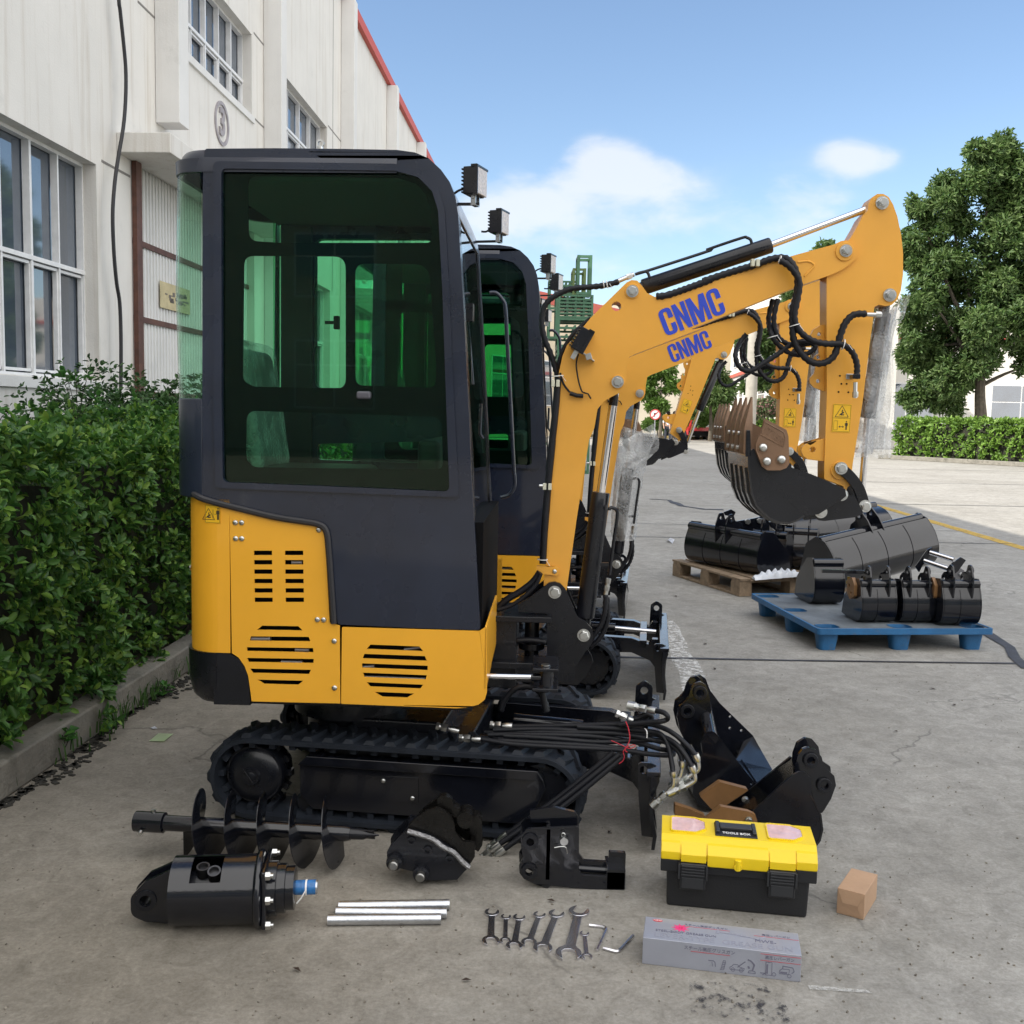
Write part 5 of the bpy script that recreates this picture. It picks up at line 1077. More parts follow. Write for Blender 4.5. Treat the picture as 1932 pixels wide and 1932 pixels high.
# young shoots over the hedge
# kerb and soil
b=B(WB.M); b.bb((-3,2.06,0),(28,2.19,.145)); k_=b.ob('kerb',mat('kerb_concrete',(.20,.19,.165),.9,0,.25,5,.5,50,dirt=((.06,.06,.045),4,.55)),bevel=.012); tag(k_,kind='structure')
b=B(WB.M); b.bb((-3,2.19,0),(28,AW_-.01,.11)); k_=b.ob('soil',mat('soil',(.06,.05,.035),.95,0,.4,8,.6,30)); tag(k_,kind='structure')
b=B(WB.M); rg=random.Random(4); 
for k in range(1500):
    t=rg.uniform(1.5,9); s_=rg.uniform(.004,.016); d_=abs(rg.gauss(0,.035))*(1+.8*math.sin(t*5)); b.box((t,2.055-d_,.003),(s_*2.2,s_*1.3,.006),Euler((0,0,rg.uniform(0,3))))
k_=b.ob('gutter_dirt',mat('gutter_dirt',(.035,.033,.028),.95,0,.4,20)); tag(k_,kind='stuff',label='dark dirt and debris gathered along the foot of the kerb',cat='dirt')
# grass tufts and weeds at the kerb
def tufts(name,pos,label,seed,n=40,h=.16,m=None):
    b=B(); rg=random.Random(seed)
    for k in range(n):
        x=pos.x+rg.gauss(0,.05);y=pos.y+rg.gauss(0,.42);a=rg.uniform(0,6.28);l=h*rg.uniform(.5,1.3);bn=rg.uniform(.3,.9); w_=.004
        P=[V((x,y,pos.z)),V((x+math.cos(a)*l*.25*bn,y+math.sin(a)*l*.25*bn,pos.z+l*.6)),V((x+math.cos(a)*l*.7*bn,y+math.sin(a)*l*.7*bn,pos.z+l*(.95-.3*bn)))]; s_=V((-math.sin(a)*w_,math.cos(a)*w_,0))
        b.f([b.v(P[0]-s_),b.v(P[0]+s_),b.v(P[1]+s_*.8),b.v(P[1]-s_*.8)]); b.f([b.v(P[1]-s_*.8),b.v(P[1]+s_*.8),b.v(P[2])])
    o=b.ob(name,m or leafmat('grass_'+str(seed),[(.03,.08,.015),(.05,.12,.02)],.6,.2)); tag(o,label,'grass',kind='stuff')
q=WB.M@V((5.0,2.1,.02)); tufts('grass',q,'tuft of long grass hanging over the kerb behind the excavator',1,500,.10)
def weed(name,p,n,size,h,label,m,seed,cat='weed',ratio=.45):
    rg=np.random.default_rng(seed); root=empty(name,p,0,label,cat); tips=[];dirs=[]; b=B()
    for k in range(n):
        a=rg.uniform(0,6.28); r_=h*.55*rg.random(); tip=np.array([p.x+r_*math.cos(a),p.y+r_*math.sin(a),p.z+h*(.3+.7*rg.random())]); tips.append(tip); d=tip-np.array([p.x,p.y,p.z])+np.array([0,0,h*.3]); dirs.append(d/np.linalg.norm(d))
        b.tube([V((0,0,0)),V(tip-np.array(p))*.5+V((0,0,h*.12)),V(tip-np.array(p))],.0022,4)
    Vv,F=leaf_mesh(tips,dirs,size,5,ratio,.9,.4,.1,seed,.2); np_ob('leaves',Vv,F,m,root,tuple(p)); b.ob('stem',TWIG_CORE,root); return root
WEED=leafmat('weed_leaves',[(.04,.13,.03),(.06,.18,.035),(.09,.24,.045)],.45,.3)
weed('weed',WB.M@V((4.15,2.07,.02)),7,.06,.13,'small leafy weed growing at the foot of the kerb, nearest the camera',WEED,1); weed('weed',WB.M@V((5.1,2.0,.0)),5,.045,.07,'low weed in the gutter beside the green paper note',WEED,2); weed('weed',WB.M@V((4.6,2.13,.14)),9,.06,.12,'leafy weed drooping over the kerb edge below the hedge',WEED,3)
weed('young_shoot',WB.M@V((6.3,3.0,1.36)),6,.07,.34,'pale young shoots sticking up from the hedge top near the wall corner',WEED,4,'shoot'); weed('young_shoot',WB.M@V((5.0,2.8,1.36)),5,.07,.20,'short leafy shoots above the hedge under the big window',WEED,5,'shoot')
# dark rubber marks and a pale scrape near the carton
q=onZ((1400,1895)); b=B(); b.f([b.v(q+V(v_)) for v_ in ((-.14,-.05,.0035),(.12,-.09,.0035),(.10,.09,.0035),(-.12,.10,.0035))]); k_=b.ob('pavement_stain',wornpaint('dark_stain',(.03,.03,.04),.52,.60,26,.8)); tag(k_,kind='structure')
q=onZ((1590,1866)); b=B(); b.f([b.v(q+V(v_)) for v_ in ((-.09,-.010,.0035),(.07,-.022,.0035),(.07,-.008,.0035),(-.09,.010,.0035))]); k_=b.ob('pavement_scrape',wornpaint('pale_scrape',(.6,.6,.58),.40,.55,60,.6)); tag(k_,kind='structure')
# ---------- far setting
def building(name,c0,c1,depth,h,m,label,wins=[],coping=None,cop_z=None,ch=.25):
    """front face from c0 to c1 (x,y), extends behind"""
    c0=V((*c0,0));c1=V((*c1,0)); L=(c1-c0).length; a=math.atan2((c1-c0).y,(c1-c0).x); root=empty(name,c0,a,label,'building')
    b=B(); b.bb((0,0,0),(L,depth,h)); b.ob('wall',m,root)
    if coping: b=B(); z=cop_z or h; b.bb((-.1,-.12,z-ch/2),(L+.1,depth+.1,z+ch/2)) if not cop_z else b.bb((-.1,-.12,z-ch/2),(L+.1,-.0,z+ch/2)); b.ob('roof_coping',coping,root)
    for (x0,x1,z0,z1) in wins:
        b=B(); b.bb((x0,-.06,z0),(x1,.0,z1)); wf=b.ob('window',WFR,root); b=B(); 
        nx=max(1,int((x1-x0)/1.1)); 
        for i in range(nx):
            u0=x0+.08+(x1-x0-.08)*i/nx; u1=x0+(x1-x0-.08)*(i+1)/nx; 
            for (za,zb2) in ((z0+.08,z0+(z1-z0)*.62),(z0+(z1-z0)*.62+.07,z1-.08)): b.bb((u0,-.075,za),(u1,-.061,zb2))
        b.ob('pane',WGL,wf)
    return root
CRM=mat('cream_render',(.62,.54,.40),.85,0,.1,.5); WHB=mat('white_render',(.70,.68,.64),.85,0,.08,.5); GRB=mat('grey_beige_render',(.50,.46,.38),.85,0,.1,.5)
REDC=mat('red_band',(.48,.10,.07),.7)
building('factory_hall',(-3.0,60),(7.9,78),12,9.0,CRM,'cream hall with red roof edge far behind the green frames',[(3,5.5,2,5),(8,10.5,2,5),(13,15.5,2,5)],REDC,ch=.7)
building('office_block',(7.5,92),(24,92),12,11.2,GRB,'dull beige block in the distance, seen between the booms',[(9.3,10.7,5.4,7.2),(2,3.4,5.4,7.2),(5,6.4,5.4,7.2),(1.5,3.5,1,3.4),(12.5,14.5,1.2,3.6)])
building('white_block',(17.9,86),(14.8,57),6,9.6,WHB,'bright white sunlit block behind the excavator arms',[(3,5,1,4.2),(8,10,1,4.2),(13,15,1,4.2),(3,5,5.4,8.2),(8,10,5.4,8.2),(13,15,5.4,8.2),(19,22,1,4.2),(19,22,5.4,8.2)],REDC,4.8,.25)
# flip: the long face looks left
rb=building('white_workshop',(17,57),(60,54),14,7.4,WHB,'white workshop with thin red band behind the tall tree on the right',[(9.0,12.2,1.0,3.6),(3,6,1,3.6),(14.2,16.5,.9,3.9),(18.5,21,1,3.6),(23,26,1,3.6)],REDC,6.05,.2)
# building behind the photographer (only its reflection is seen)
building('workshop_opposite',(36,-30),(-36,-30),10,13,GRB,'plain white workshop behind the photographer, mirrored in the cab glass',[(x,x+3,1.5,4) for x in range(2,68,6)]+[(x,x+3,5.5,7.8) for x in range(2,68,6)])
# trees
tb=blobs_px([(1850,330,62),(1790,390,70),(1900,400,85),(1765,490,66),(1850,500,95),(1945,500,80),(1740,570,45),(1770,620,78),(1860,610,85),(1775,715,60),(1840,700,58),(1728,395,30),(1895,300,42),(1980,420,110),(1990,300,70),(1930,690,40),(1745,735,42),(1800,755,36),(1725,660,40),(2000,560,80),(1730,480,36),(1910,345,50)],46,3,1.5)
base=G0.P((1845,830),46); base.z=0; blob_tree('broadleaf_tree',base,tb,.27,24000,TRL,'tall broadleaf tree behind the clipped hedge at the right edge','tree',.34,seed=8,per=5,ratio=.34,trunk_h=3.0,clump=True)
tb=blobs_px([(1450,640,45),(1500,600,60),(1560,560,60),(1565,490,38),(1540,660,60),(1450,710,40),(1600,620,50)],52,5); base=G0.P((1530,800),52); base.z=0
blob_tree('broadleaf_tree',base,tb,.30,7000,TRL,'dark tree mostly hidden behind the arms of the excavators','tree',.28,seed=9,trunk_h=2.6,clump=True)
tb=blobs_px([(1228,730,26),(1250,700,22),(1240,760,22),(1275,730,22)],60,6); base=G0.P((1245,810),60); base.z=0; blob_tree('young_tree',base,tb,.30,900,LGT,'thin light green young tree in the gap under the second boom','tree',.12,seed=10,clump=True)
tb=blobs_px([(1330,725,32),(1352,745,30),(1310,760,26),(1345,700,24),(1365,730,20)],64,7); base=G0.P((1340,815),64); base.z=0; blob_tree('young_tree',base,tb,.30,1700,TRL,'small dark round tree behind the third bucket cylinder','tree',.14,seed=11)
tb=blobs_px([(1322,790,22),(1345,785,22),(1365,795,20),(1300,800,15)],66,8); base=G0.P((1335,820),66); base.z=0; blob_tree('leafy_bush',base,tb,.22,1500,LGT,'bright yellow green bush beside the parked black truck','bush',.06,seed=12,limb=False)
tb=blobs_px([(1240,795,14),(1225,800,13),(1255,802,12)],62,18); base=G0.P((1240,822),62); base.z=0; blob_tree('leafy_bush',base,tb,.22,700,LGT,'low bush beside the round traffic sign','bush',.05,seed=22,limb=False)
tb=blobs_px([(1460,765,22),(1440,770,18),(1420,778,14)],50,9); base=G0.P((1450,820),50); base.z=0; blob_tree('flowering_bush',base,tb,.2,1200,leafmat('flower_leaves',[(.08,.13,.05),(.12,.19,.07),(.42,.20,.22)],.6,.25),'pale bush with pinkish flowers under the dark tree','bush',.06,seed=13,limb=False)
# hedges far right
HF=Fr((*gp(1686,866),0),math.atan2(gp(1932,880)[1]-gp(1686,866)[1],gp(1932,880)[0]-gp(1686,866)[0]))
hl_=leafmat('sunny_hedge',[(.06,.13,.02),(.11,.21,.03),(.15,.27,.04),(.20,.33,.06)],.45,.25)
hedge('clipped_hedge',HF,0,12,0,1.8,1.58,55,.16,'sunlit clipped hedge in front of the tall tree at the right edge',hl_,seed=4,ratio=.5,group=None)
b=B(HF.M); b.bb((-.4,-.45,0),(14,-.2,.16)); k_=b.ob('kerb',bpy.data.materials['kerb_concrete'],bevel=.02); tag(k_,kind='structure')
H2=Fr((*gp(1395,838),0),R(-6)); hedge('clipped_hedge',H2,0,9.5,0,1.6,1.4,45,.18,'sunlit clipped hedge behind the bucket teeth and second arm',hl_,seed=6,ratio=.5)
b=B(G0.M); b.bb((5,69,0),(24,69.4,.18)); k_=b.ob('kerb',mat('painted_kerb',(.42,.32,.12),.8,0,.3,2,alt=(.12,.11,.10)),bevel=.02); tag(k_,kind='structure')
# green steel frames stacked high
GRN=mat('green_enamel',(.055,.15,.085),.45,0,.15,3); GRNL=mat('olive_enamel',(.13,.20,.06),.45)
YR=26.0; kx=YR/FPX; XL=G0.P((1052,700),YR).x; XRr=G0.P((1114,700),YR).x
def rack(x0,x1,y0,y1,z0,z1,nz,label,m=GRN,slat=True,wd=.06):
    root=empty('steel_stillage',((x0+x1)/2,(y0+y1)/2,z0),0,label,'steel frame','green steel frames stacked high'); Mx=Matrix.Translation((-(x0+x1)/2,-(y0+y1)/2,-z0))
    for x in (x0,x1):
        for y in (y0,y1): b=B(Mx); b.beam((x,y,z0),(x,y,z1),wd); b.ob('post',m,root)
    b=B(Mx)
    for k in range(nz+1):
        z=z0+wd/2+(z1-z0-wd)*k/nz
        for y in (y0,y1): b.beam((x0,y,z),(x1,y,z),wd*.9)
        for x in (x0,x1): b.beam((x,y0,z),(x,y1,z),wd*.9)
        if slat and k<nz:
            for j in range(1,4): x=x0+(x1-x0)*j/4; b.beam((x,y0,z+.05),(x,y1,z+.05),.05)
    b.ob('frame',m,root)
    return root
zz=lambda y:G0.P((1085,y),YR).z
rack(XL,XRr,YR,YR+1.2,0,zz(720),3,'lowest green steel frame of the tall stack'); rack(XL,XRr,YR,YR+1.2,zz(720),zz(655),6,'second green steel frame of the tall stack, tight rails',wd=.05); rack(XL,XRr,YR,YR+1.2,zz(655),zz(600),3,'open green steel frame in the middle of the tall stack')
rack(XL,XRr,YR,YR+1.2,zz(600),zz(556),6,'fourth green steel frame of the stack, densely railed',wd=.05)
xx=lambda x:G0.P((x,520),YR).x
rack(xx(1091),xx(1114),YR,YR+.6,zz(556),zz(481),1,'tallest narrow green frame on top of the stack',slat=False,wd=.07); rack(xx(1083),xx(1104),YR+.1,YR+.9,zz(556),zz(505),1,'olive green frame beside the tallest one on the stack',GRNL,False,.06)
rack(xx(1062),xx(1090),YR+.1,YR+1,zz(556),zz(529),3,'small railed green frame on the left of the stack top',GRN,True,.05); rack(xx(1038),xx(1052),YR,YR+.8,zz(640),zz(525),2,'narrow green frame half hidden behind the second cab',slat=False)
# sign, pole, people, truck, sacks
sg=empty('traffic_sign',G0.P((1234,840),58)*1.0,0,'small round no turn traffic sign on a thin pole in the distance','sign'); sg.location.z=0; sz=G0.P((1234,782),58).z
b=B(); b.cyl((0,0,0),(0,0,sz+.3),.03,n=10); b.ob('pole',STEEL,sg); b=B(); b.cyl((0,-.03,sz),(0,-.05,sz),.30,n=28); b.mi=1; b.ring((0,-.05,sz),(0,-.055,sz),.30,.24,28); b.beam((-.17,-.056,sz-.17),(.17,-.056,sz+.17),.05,.004,up=(0,1,0)); b.mi=2; b.beam((-.05,-.054,sz-.12),(-.05,-.054,sz+.08),.05,.002,up=(0,1,0)); b.beam((-.05,-.054,sz+.06),(.1,-.054,sz+.06),.05,.002,up=(0,1,0)); b.ob('sign_face',[mat('sign_white',(.75,.75,.72),.5),mat('sign_red',(.5,.05,.05),.5),DARK],sg)
pl=empty('utility_pole',G0.P((1413,840),47),0,'thick grey concrete pole standing before the white block','pole'); pl.location.z=0; b=B(); b.cyl((0,0,0),(0,0,6.2),.28,.24,n=16); b.ob('shaft',mat('grey_concrete_pole',(.36,.34,.30),.9,0,.15,3),pl)
b=B(); b.ring((0,0,5.6),(0,0,5.75),.30,.20,16); b.ob('band',STEEL,pl)
def person(base,facing,shirt,trousers,label,pose=0):
    root=empty('person',base,facing,label,'person')
    J=[(0,0,.95,.13),(0,0,1.15,.125),(0,0,1.35,.15),(0,0,1.48,.06),(0,0,1.56,.075),(0,0,1.66,.10),(0,0,1.72,.075),
       (-.10,0,.88,.095),(-.11,.02,.50,.065),(-.11,-.01,.09,.045),(-.11,.12,.04,.04),(.10,0,.88,.095),(.11,.0,.50,.065),(.12,-.03,.09,.045),(.12,.10,.04,.04),
       (-.20,0,1.38,.062),(-.25,.02,1.12,.045),(-.22,.14,.92,.035),(-.21,.18,.84,.03),(.20,0,1.38,.062),(.25,.02,1.12,.045),(.23,.12,.90,.035),(.22,.16,.82,.03)]
    E_=[(0,1),(1,2),(2,3),(3,4),(4,5),(5,6),(0,7),(7,8),(8,9),(9,10),(0,11),(11,12),(12,13),(13,14),(2,15),(15,16),(16,17),(17,18),(2,19),(19,20),(20,21),(21,22)]
    def skin(name,idx,mt,k=1.0):
        me=bpy.data.meshes.new(name); mp_={i:j for j,i in enumerate(idx)}; me.from_pydata([J[i][:3] for i in idx],[(mp_[a],mp_[c]) for a,c in E_ if a in mp_ and c in mp_],[]); o=bpy.data.objects.new(name,me); COL.objects.link(o); o.parent=root; md=o.modifiers.new('Skin','SKIN')
        bm=bmesh.new(); bm.from_mesh(me); L=bm.verts.layers.skin.verify()
        for i,v_ in enumerate(bm.verts): v_[L].radius=(J[idx[i]][3]*k,)*2; v_[L].use_root=(i==0)
        bm.to_mesh(me); bm.free(); o.modifiers.new('Sub','SUBSURF').levels=1; o.modifiers['Sub'].render_levels=2; me.materials.append(mt); return o
    skin('body',list(range(23)),mat('skin',(.40,.24,.17),.6) if 'skin' not in bpy.data.materials else bpy.data.materials['skin'])
    skin('shirt',[0,1,2,15,16,19,20],shirt,1.13); skin('trousers',[0,7,8,9,11,12,13],trousers,1.12)
    b=B(); b.lathe((0,-.01,1.60),(0,0,1),[(0,.09),(.06,.108),(.12,.10),(.165,.05),(.175,0)],14); b.ob('hair',DARK,root); return root
q=G0.P((1259,840),55); person((q.x,q.y,0),R(180),mat('white_shirt',(.72,.76,.82),.8),mat('dark_trousers',(.03,.035,.05),.8),'person in a white shirt seen from behind beside the third excavator arm')
q=G0.P((1271,840),54); person((q.x,q.y,0),R(170),mat('blue_plaid_shirt',(.10,.18,.42),.8,0,.6,30),mat('grey_trousers',(.06,.06,.07),.8),'person in a blue patterned shirt standing close to the white shirted one')
tk=empty('parked_truck',(*gp(1312,829),0),R(8),'black truck parked in the sun beyond the third excavator','truck')
b=B(); b.plate(rp([(-.95,.55),(.95,.55),(.95,1.35),(.82,2.15),(-.82,2.15),(-.95,1.35)],.12),[],0,1.7); b.ob('cab',BLK,tk,bevel=.05); b=B(); b.bb((-.76,-.012,1.4),(.76,.0,2.0)); b.ob('windscreen',WGL,tk)
b=B(); b.bb((-.95,1.75,.6),(.95,5.2,1.25)); b.ob('cargo_bed',BLK,tk,bevel=.03); b=B(); b.bb((-.92,-.18,.45),(.92,-.02,.68)); b.ob('bumper',mat('grey_bumper',(.12,.12,.13),.5),tk,bevel=.03)
for s_ in(-1,1):
    b=B(); b.bb((s_*.72-.14,-.03,.8),(s_*.72+.14,-.001,1.0)); b.ob('headlight',mat('headlight_glass',(.6,.6,.6),.1) if 'headlight_glass' not in bpy.data.materials else bpy.data.materials['headlight_glass'],tk,bevel=.02)
    for yy in(.5,4.1): b=B(); b.lathe((s_*.82,yy,.38),(s_,0,0),[(-.12,.2),(-.12,.36),(-.1,.38),(.1,.38),(.12,.36),(.12,.2)],20); b.ob('wheel',RUB,tk)
cr_=empty('red_car',(*gp(1321,831),0),R(10),'red car with dark bumper parked right of the black truck','car')
b=B(); b.plate(rp([(-.8,.3),(.8,.3),(.82,.75),(.72,.85),(.6,1.3),(-.6,1.3),(-.72,.85),(-.82,.75)],.1),[],0,3.2); b.ob('body',mat('car_red',(.45,.02,.03),.3,0,0,1,coat=.5),cr_,bevel=.05); b=B(); b.bb((-.6,-.012,.85),(.6,.0,1.22)); b.ob('windscreen',WGL,cr_); b=B(); b.bb((-.8,-.08,.28),(.8,.0,.6)); b.ob('bumper',DARK,cr_,bevel=.02)
for s_ in(-1,1):
    for yy in(.6,2.6): b=B(); b.cyl((s_*.68,yy,.3),(s_*.84,yy,.3),.3,n=20); b.ob('wheel',RUB,cr_)
for k,(x,y,z) in enumerate(((1328,828,0),(1338,828,0),(1333,828,.28))):
    q=onZ((x,y)); b=B(); b.lathe((q.x-.5,q.y,.17+z),(1,0,0),[(0,0),(.05,.12),(.2,.2),(.5,.22),(.8,.2),(.95,.12),(1,0)],12); 
    for v_ in b.bm.verts: v_.co.z=(z+max(0,(v_.co.z-z)*.8))
    o=b.ob('white_sack',mat('sack_white',(.72,.72,.70),.8,0,.1,5,.4,8) if 'sack_white' not in bpy.data.materials else bpy.data.materials['sack_white'],ang=60); tag(o,['left white sack at the bottom of the small pile by the far kerb','right white sack at the bottom of the small pile by the far kerb','white sack lying on top of the small pile by the far kerb'][k],'sack','white sacks piled by the far kerb')
# ===================================================================== MORE EXCAVATORS
def centre(o):
    if not o.data: return None
    s=V((0,0,0)); n=len(o.data.vertices)
    for v_ in o.data.vertices: s+=v_.co
    return s/max(1,n)
def rotabout(p,ang): return Matrix.Translation(V((p[0],0,p[1])))@Matrix.Rotation(ang,4,'Y')@Matrix.Translation(V((-p[0],0,-p[1])))
ex2=copy_tree(ex1); ex2.location=U.O+V((.31,1.87,0)); tag(ex2,'second yellow mini excavator, behind the nearest, bubble wrap round its upright boom cylinder','excavator','mini excavators lined up')
U2=Fr(U.O+V((.31,1.87,0)),U.a)
_U=U; U=U2
w2=wrap_tube('bubble_wrap',ex2,[U2.P(q,YC) for q in zE((1180,-60),(1120,120),(1085,330),(1070,560),(1075,710))],[.10,.085,.072,.070,.064],7)
sheet('bubble_wrap_flap',w2,zD((1290,1700),(1300,1800),(1290,1900),(1300,1990)),zD((1525,1570),(1562,1740),(1480,1830),(1400,1940)),YC-.10,rows=14,cols=12,seed=9)
U=_U
pv=U.L(zF((915,465))[0],YB); pf=(pinA.x,pinA.z)
armx=U.L(zF((760,900))[0],YB)[0]
def pose(root,boom_a,arm_a,wrapd=False):
    Rb=rotabout(pf,boom_a); Ra=Rb@rotabout(pv,arm_a)
    for c in root.children:
        n=c.name.split('.')[0]
        if n=='bucket': c.matrix_basis=Ra@rotabout(U.L(zM((1413,750))[0],YA),R(-32)); continue
        if n in('arm','bucket_link','bucket','bucket_cylinder','bubble_wrap'): c.matrix_basis=Ra
        elif n in('boom','arm_cylinder','steel_pipe'): c.matrix_basis=Rb
        elif n in('bolt','hose_fitting','cable_tie','hose_clamp','hose','hose_clip','lamp_cable','lamp_bracket','work_light'):
            q=centre(c)
            if q is None or q.z<.9 and q.x<armx: continue
            if n=='work_light' and q.x<.6: continue
            if q.x>armx-.05 and abs(q.x-pv[0])+abs(q.z-pv[1])>.05: c.matrix_basis=Ra
            elif n!='work_light' and q.x>pf[0]+.02: c.matrix_basis=Rb
ex3=copy_tree(ex1,skip=('bubble_wrap','hose','cable_tie','hose_fitting','hose_clamp','lamp_cable')); ex3.location=U.O+V((.32,3.95,0)); tag(ex3,'third yellow mini excavator down the row, its bucket curled under a slanting arm','excavator','mini excavators lined up'); pose(ex3,R(-3),R(19))
# ===================================================================== TOOLS ON THE GROUND
FG=lambda Y: Fr((0,Y,0),0)
W=lambda p,Y: FG(Y).M@FG(Y).P(p,0)
def thing(name,label,cat,c,group=None): return empty(name,c,0,label,cat,group)
# ---- auger
aL=onZ(zI((125,905))[0],.115); aR=onZ(zI((1850,1005))[0],.115); ax=(aR-aL).normalized(); AL=(aR-aL).length; print('auger',AL)
au=thing('earth_auger','black spiral earth auger lying in front of the left end of the track','auger',(aL+aR)/2-V((0,0,.115)))
b=B(); b.lathe(aL,ax,[(0,.024),(0,.034),(AL*.12,.034),(AL*.125,.026),(AL*.87,.026),(AL*.89,.022)],28,True); b.ob('shaft',BLK,au,world=True)
b=B(); side=ax.cross(V((0,0,1))).normalized(); P0=aL+ax*AL*.20; n=170; turns=5.05; Lf=AL*.655; rows=[]
for i in range(n+1):
    t=i/n; a=R(270)-2*PI*turns*t*1.0; r_=.118 ; 
    if t>.97: r_*=1-(t-.97)*6
    c=P0+ax*(Lf*t); d=side*math.cos(a)+V((0,0,1))*math.sin(a); th=ax*.0022
    rows.append([b.v(c+d*.024-th),b.v(c+d*r_-th*.6),b.v(c+d*r_+th*.6),b.v(c+d*.024+th)])
for i in range(n):
    for j in range(4): b.f([rows[i][j],rows[i+1][j],rows[i+1][(j+1)%4],rows[i][(j+1)%4]])
b.f(rows[0]); b.f(rows[-1][::-1]); b.ob('spiral_flight',BLK,au,world=True)
b=B(); t0=aL+ax*AL*.88; b.lathe(t0,ax,[(0,.020),(AL*.06,.018),(AL*.09,.010),(AL*.125,.002)],10); b.box(t0+ax*AL*.07,(.06,.004,.036),Euler((R(25),0,math.atan2(ax.y,ax.x)))); b.ob('pilot_bit',BLKM,au,world=True)
b=B(); pq=aL+ax*.03; b.cyl(pq+V((0,-.036,-.02)),pq+V((0,-.046,-.024)),.008,n=12); b.cyl(pq+V((.03,0,.034)),pq+V((.03,0,.042)),.007,n=12); b.ob('bolt',ZINC,au,world=True)
# ---- auger drive
dL=onZ(zI((400,1400))[0],.10); dR=onZ(zI((1000,1385))[0],.10); dx=(dR-dL).normalized(); DL=(dR-dL).length
dm_=thing('auger_drive','black cylindrical hydraulic auger drive with blue wrapped shaft, lying on concrete','auger drive',(dL+dR)/2-V((0,0,.10)))
b=B(); sd_=dx.cross(V((0,0,1))).normalized(); up=V((0,0,1)); rD=.098; m=48
def shellpt(t,a,r): return dL+dx*t+sd_*(r*math.cos(a))+up*(r*math.sin(a))
# window faces the camera on the upper front of the can
wa0,wa1=R(36),R(94); ts=[0,DL*.24,DL*.60,DL]
angs=sorted([2*PI*k/m for k in range(m)]+[wa0,wa1])
for (ro,) in ((rD,),(rD-.006,)):
    G=[[b.v(shellpt(t,a,ro)) for a in angs] for t in ts]
    for i in range(3):
        for k in range(len(angs)):
            a=angs[k]; 
            if i==1 and wa0-1e-4<=a<wa1-1e-4: continue
            b.f([G[i][k],G[i][(k+1)%len(angs)],G[i+1][(k+1)%len(angs)],G[i+1][k]])
b.cyl(dL,dL+dx*.006,rD-.001,n=48); b.ob('housing',BLK,dm_,world=True,ang=50)
b=B(); c=shellpt(DL*.42,R(70),.05); b.cyl(dL+dx*.02,dL+dx*(DL-.01),.055,n=24); b.ob('motor',BLKM,dm_,world=True)
b=B()
for f_,an in((.36,74),(.50,62)): 
    d=(sd_*math.cos(R(an))+up*math.sin(R(an))); c=dL+dx*DL*f_+d*.055; b.ring(c,c+d*.03,.019,.014,20); b.cyl(c,c+d*.018,.014,n=16)
b.ob('port',mat('dark_steel',(.08,.08,.085),.35,.9),dm_,world=True)
b=B(); b.lathe(dR,dx,[(-.004,.104),(.0,.112),(.014,.112),(.018,.10)],40); b.box(dR+dx*.024,(.014,.172,.172),Euler((R(0),0,math.atan2(dx.y,dx.x)))); b.ob('flange',BLK,dm_,bevel=.006,seg=3,world=True)
b=B(); b.lathe(dR+dx*.03,dx,[(0,.078),(.025,.078),(.027,.070),(.05,.070),(.052,.062),(.075,.062),(.078,.05)],36); b.ob('gearbox_neck',BLK,dm_,world=True)
b=B(); b.cyl(dR+dx*.10,dR+dx*.165,.021,n=24); b.mi=1; b.ring(dR+dx*.135,dR+dx*.140,.0225,.02,20); b.tube([dR+dx*.137+sd_*.022+up*0,dR+dx*.125+sd_*.026-up*.02,dR+dx*.112+sd_*.028-up*.035],.002,6); b.mi=2; b.cyl(dR+dx*.160,dR+dx*.170,.0205,n=24); b.ob('output_shaft',[mat('blue_plastic_sleeve',(.03,.16,.42),.25,0,.3,60),bpy.data.materials['white_nylon'],STEEL],dm_,world=True)
for (y_,z_) in((.075,.072),(.078,-.0),(.075,-.075),(-.075,.075)):
    b=B(); c=dR+dx*.030+sd_*y_+up*z_; b.hexn(c,dx,.0125,.014); b.cyl(c+dx*.012,c+dx*.022,.007,n=12); b.ob('bolt',ZINC,dm_,world=True)
for k in(-1,1):
    b=B(); M_=Matrix.Translation(dL)@Matrix.Rotation(math.atan2(dx.y,dx.x),4,'Z'); b.M=M_
    b.plate(rp([(.01,-.085),(.01,.085),(-.03,.065),(-.075,.045),(-.115,.0),(-.115,-.055),(-.075,-.075)],.03),[circ((-.072,-.01),.017,20)],k*.03-.006,k*.03+.006); b.ob('lug',BLK,dm_,bevel=.003,world=True)
b=B(); M_=Matrix.Translation(dL)@Matrix.Rotation(math.atan2(dx.y,dx.x),4,'Z'); b.M=M_; b.ring((-.072,-.042,-.01),(-.072,.042,-.01),.03,.017,24); b.ob('bushing',BLKM,dm_,world=True)
# ---- three galvanised pipes
PG='galvanised pipes in front of the tracks'
for k,(a_,c_,r_,z_) in enumerate(((zI((1492,1610))[0],zJ((573,1508))[0],.0155,.0155),(zI((1552,1553))[0],zJ((611,1470))[0],.0155,.0155),(zI((1570,1513))[0],zJ((630,1412))[0],.0155,.0155))):
    p0=onZ(a_,.0155); p1=onZ(c_,.0155); b=B(); b.ring(p0,p1,r_,.0125,24); o=b.ob('steel_pipe',STEEL); 
    tag(o,['nearest and lowest in the photo of the three galvanised steel pipes','middle one of the three galvanised steel pipes','farthest back of the three galvanised steel pipes'][k],'pipe',PG)
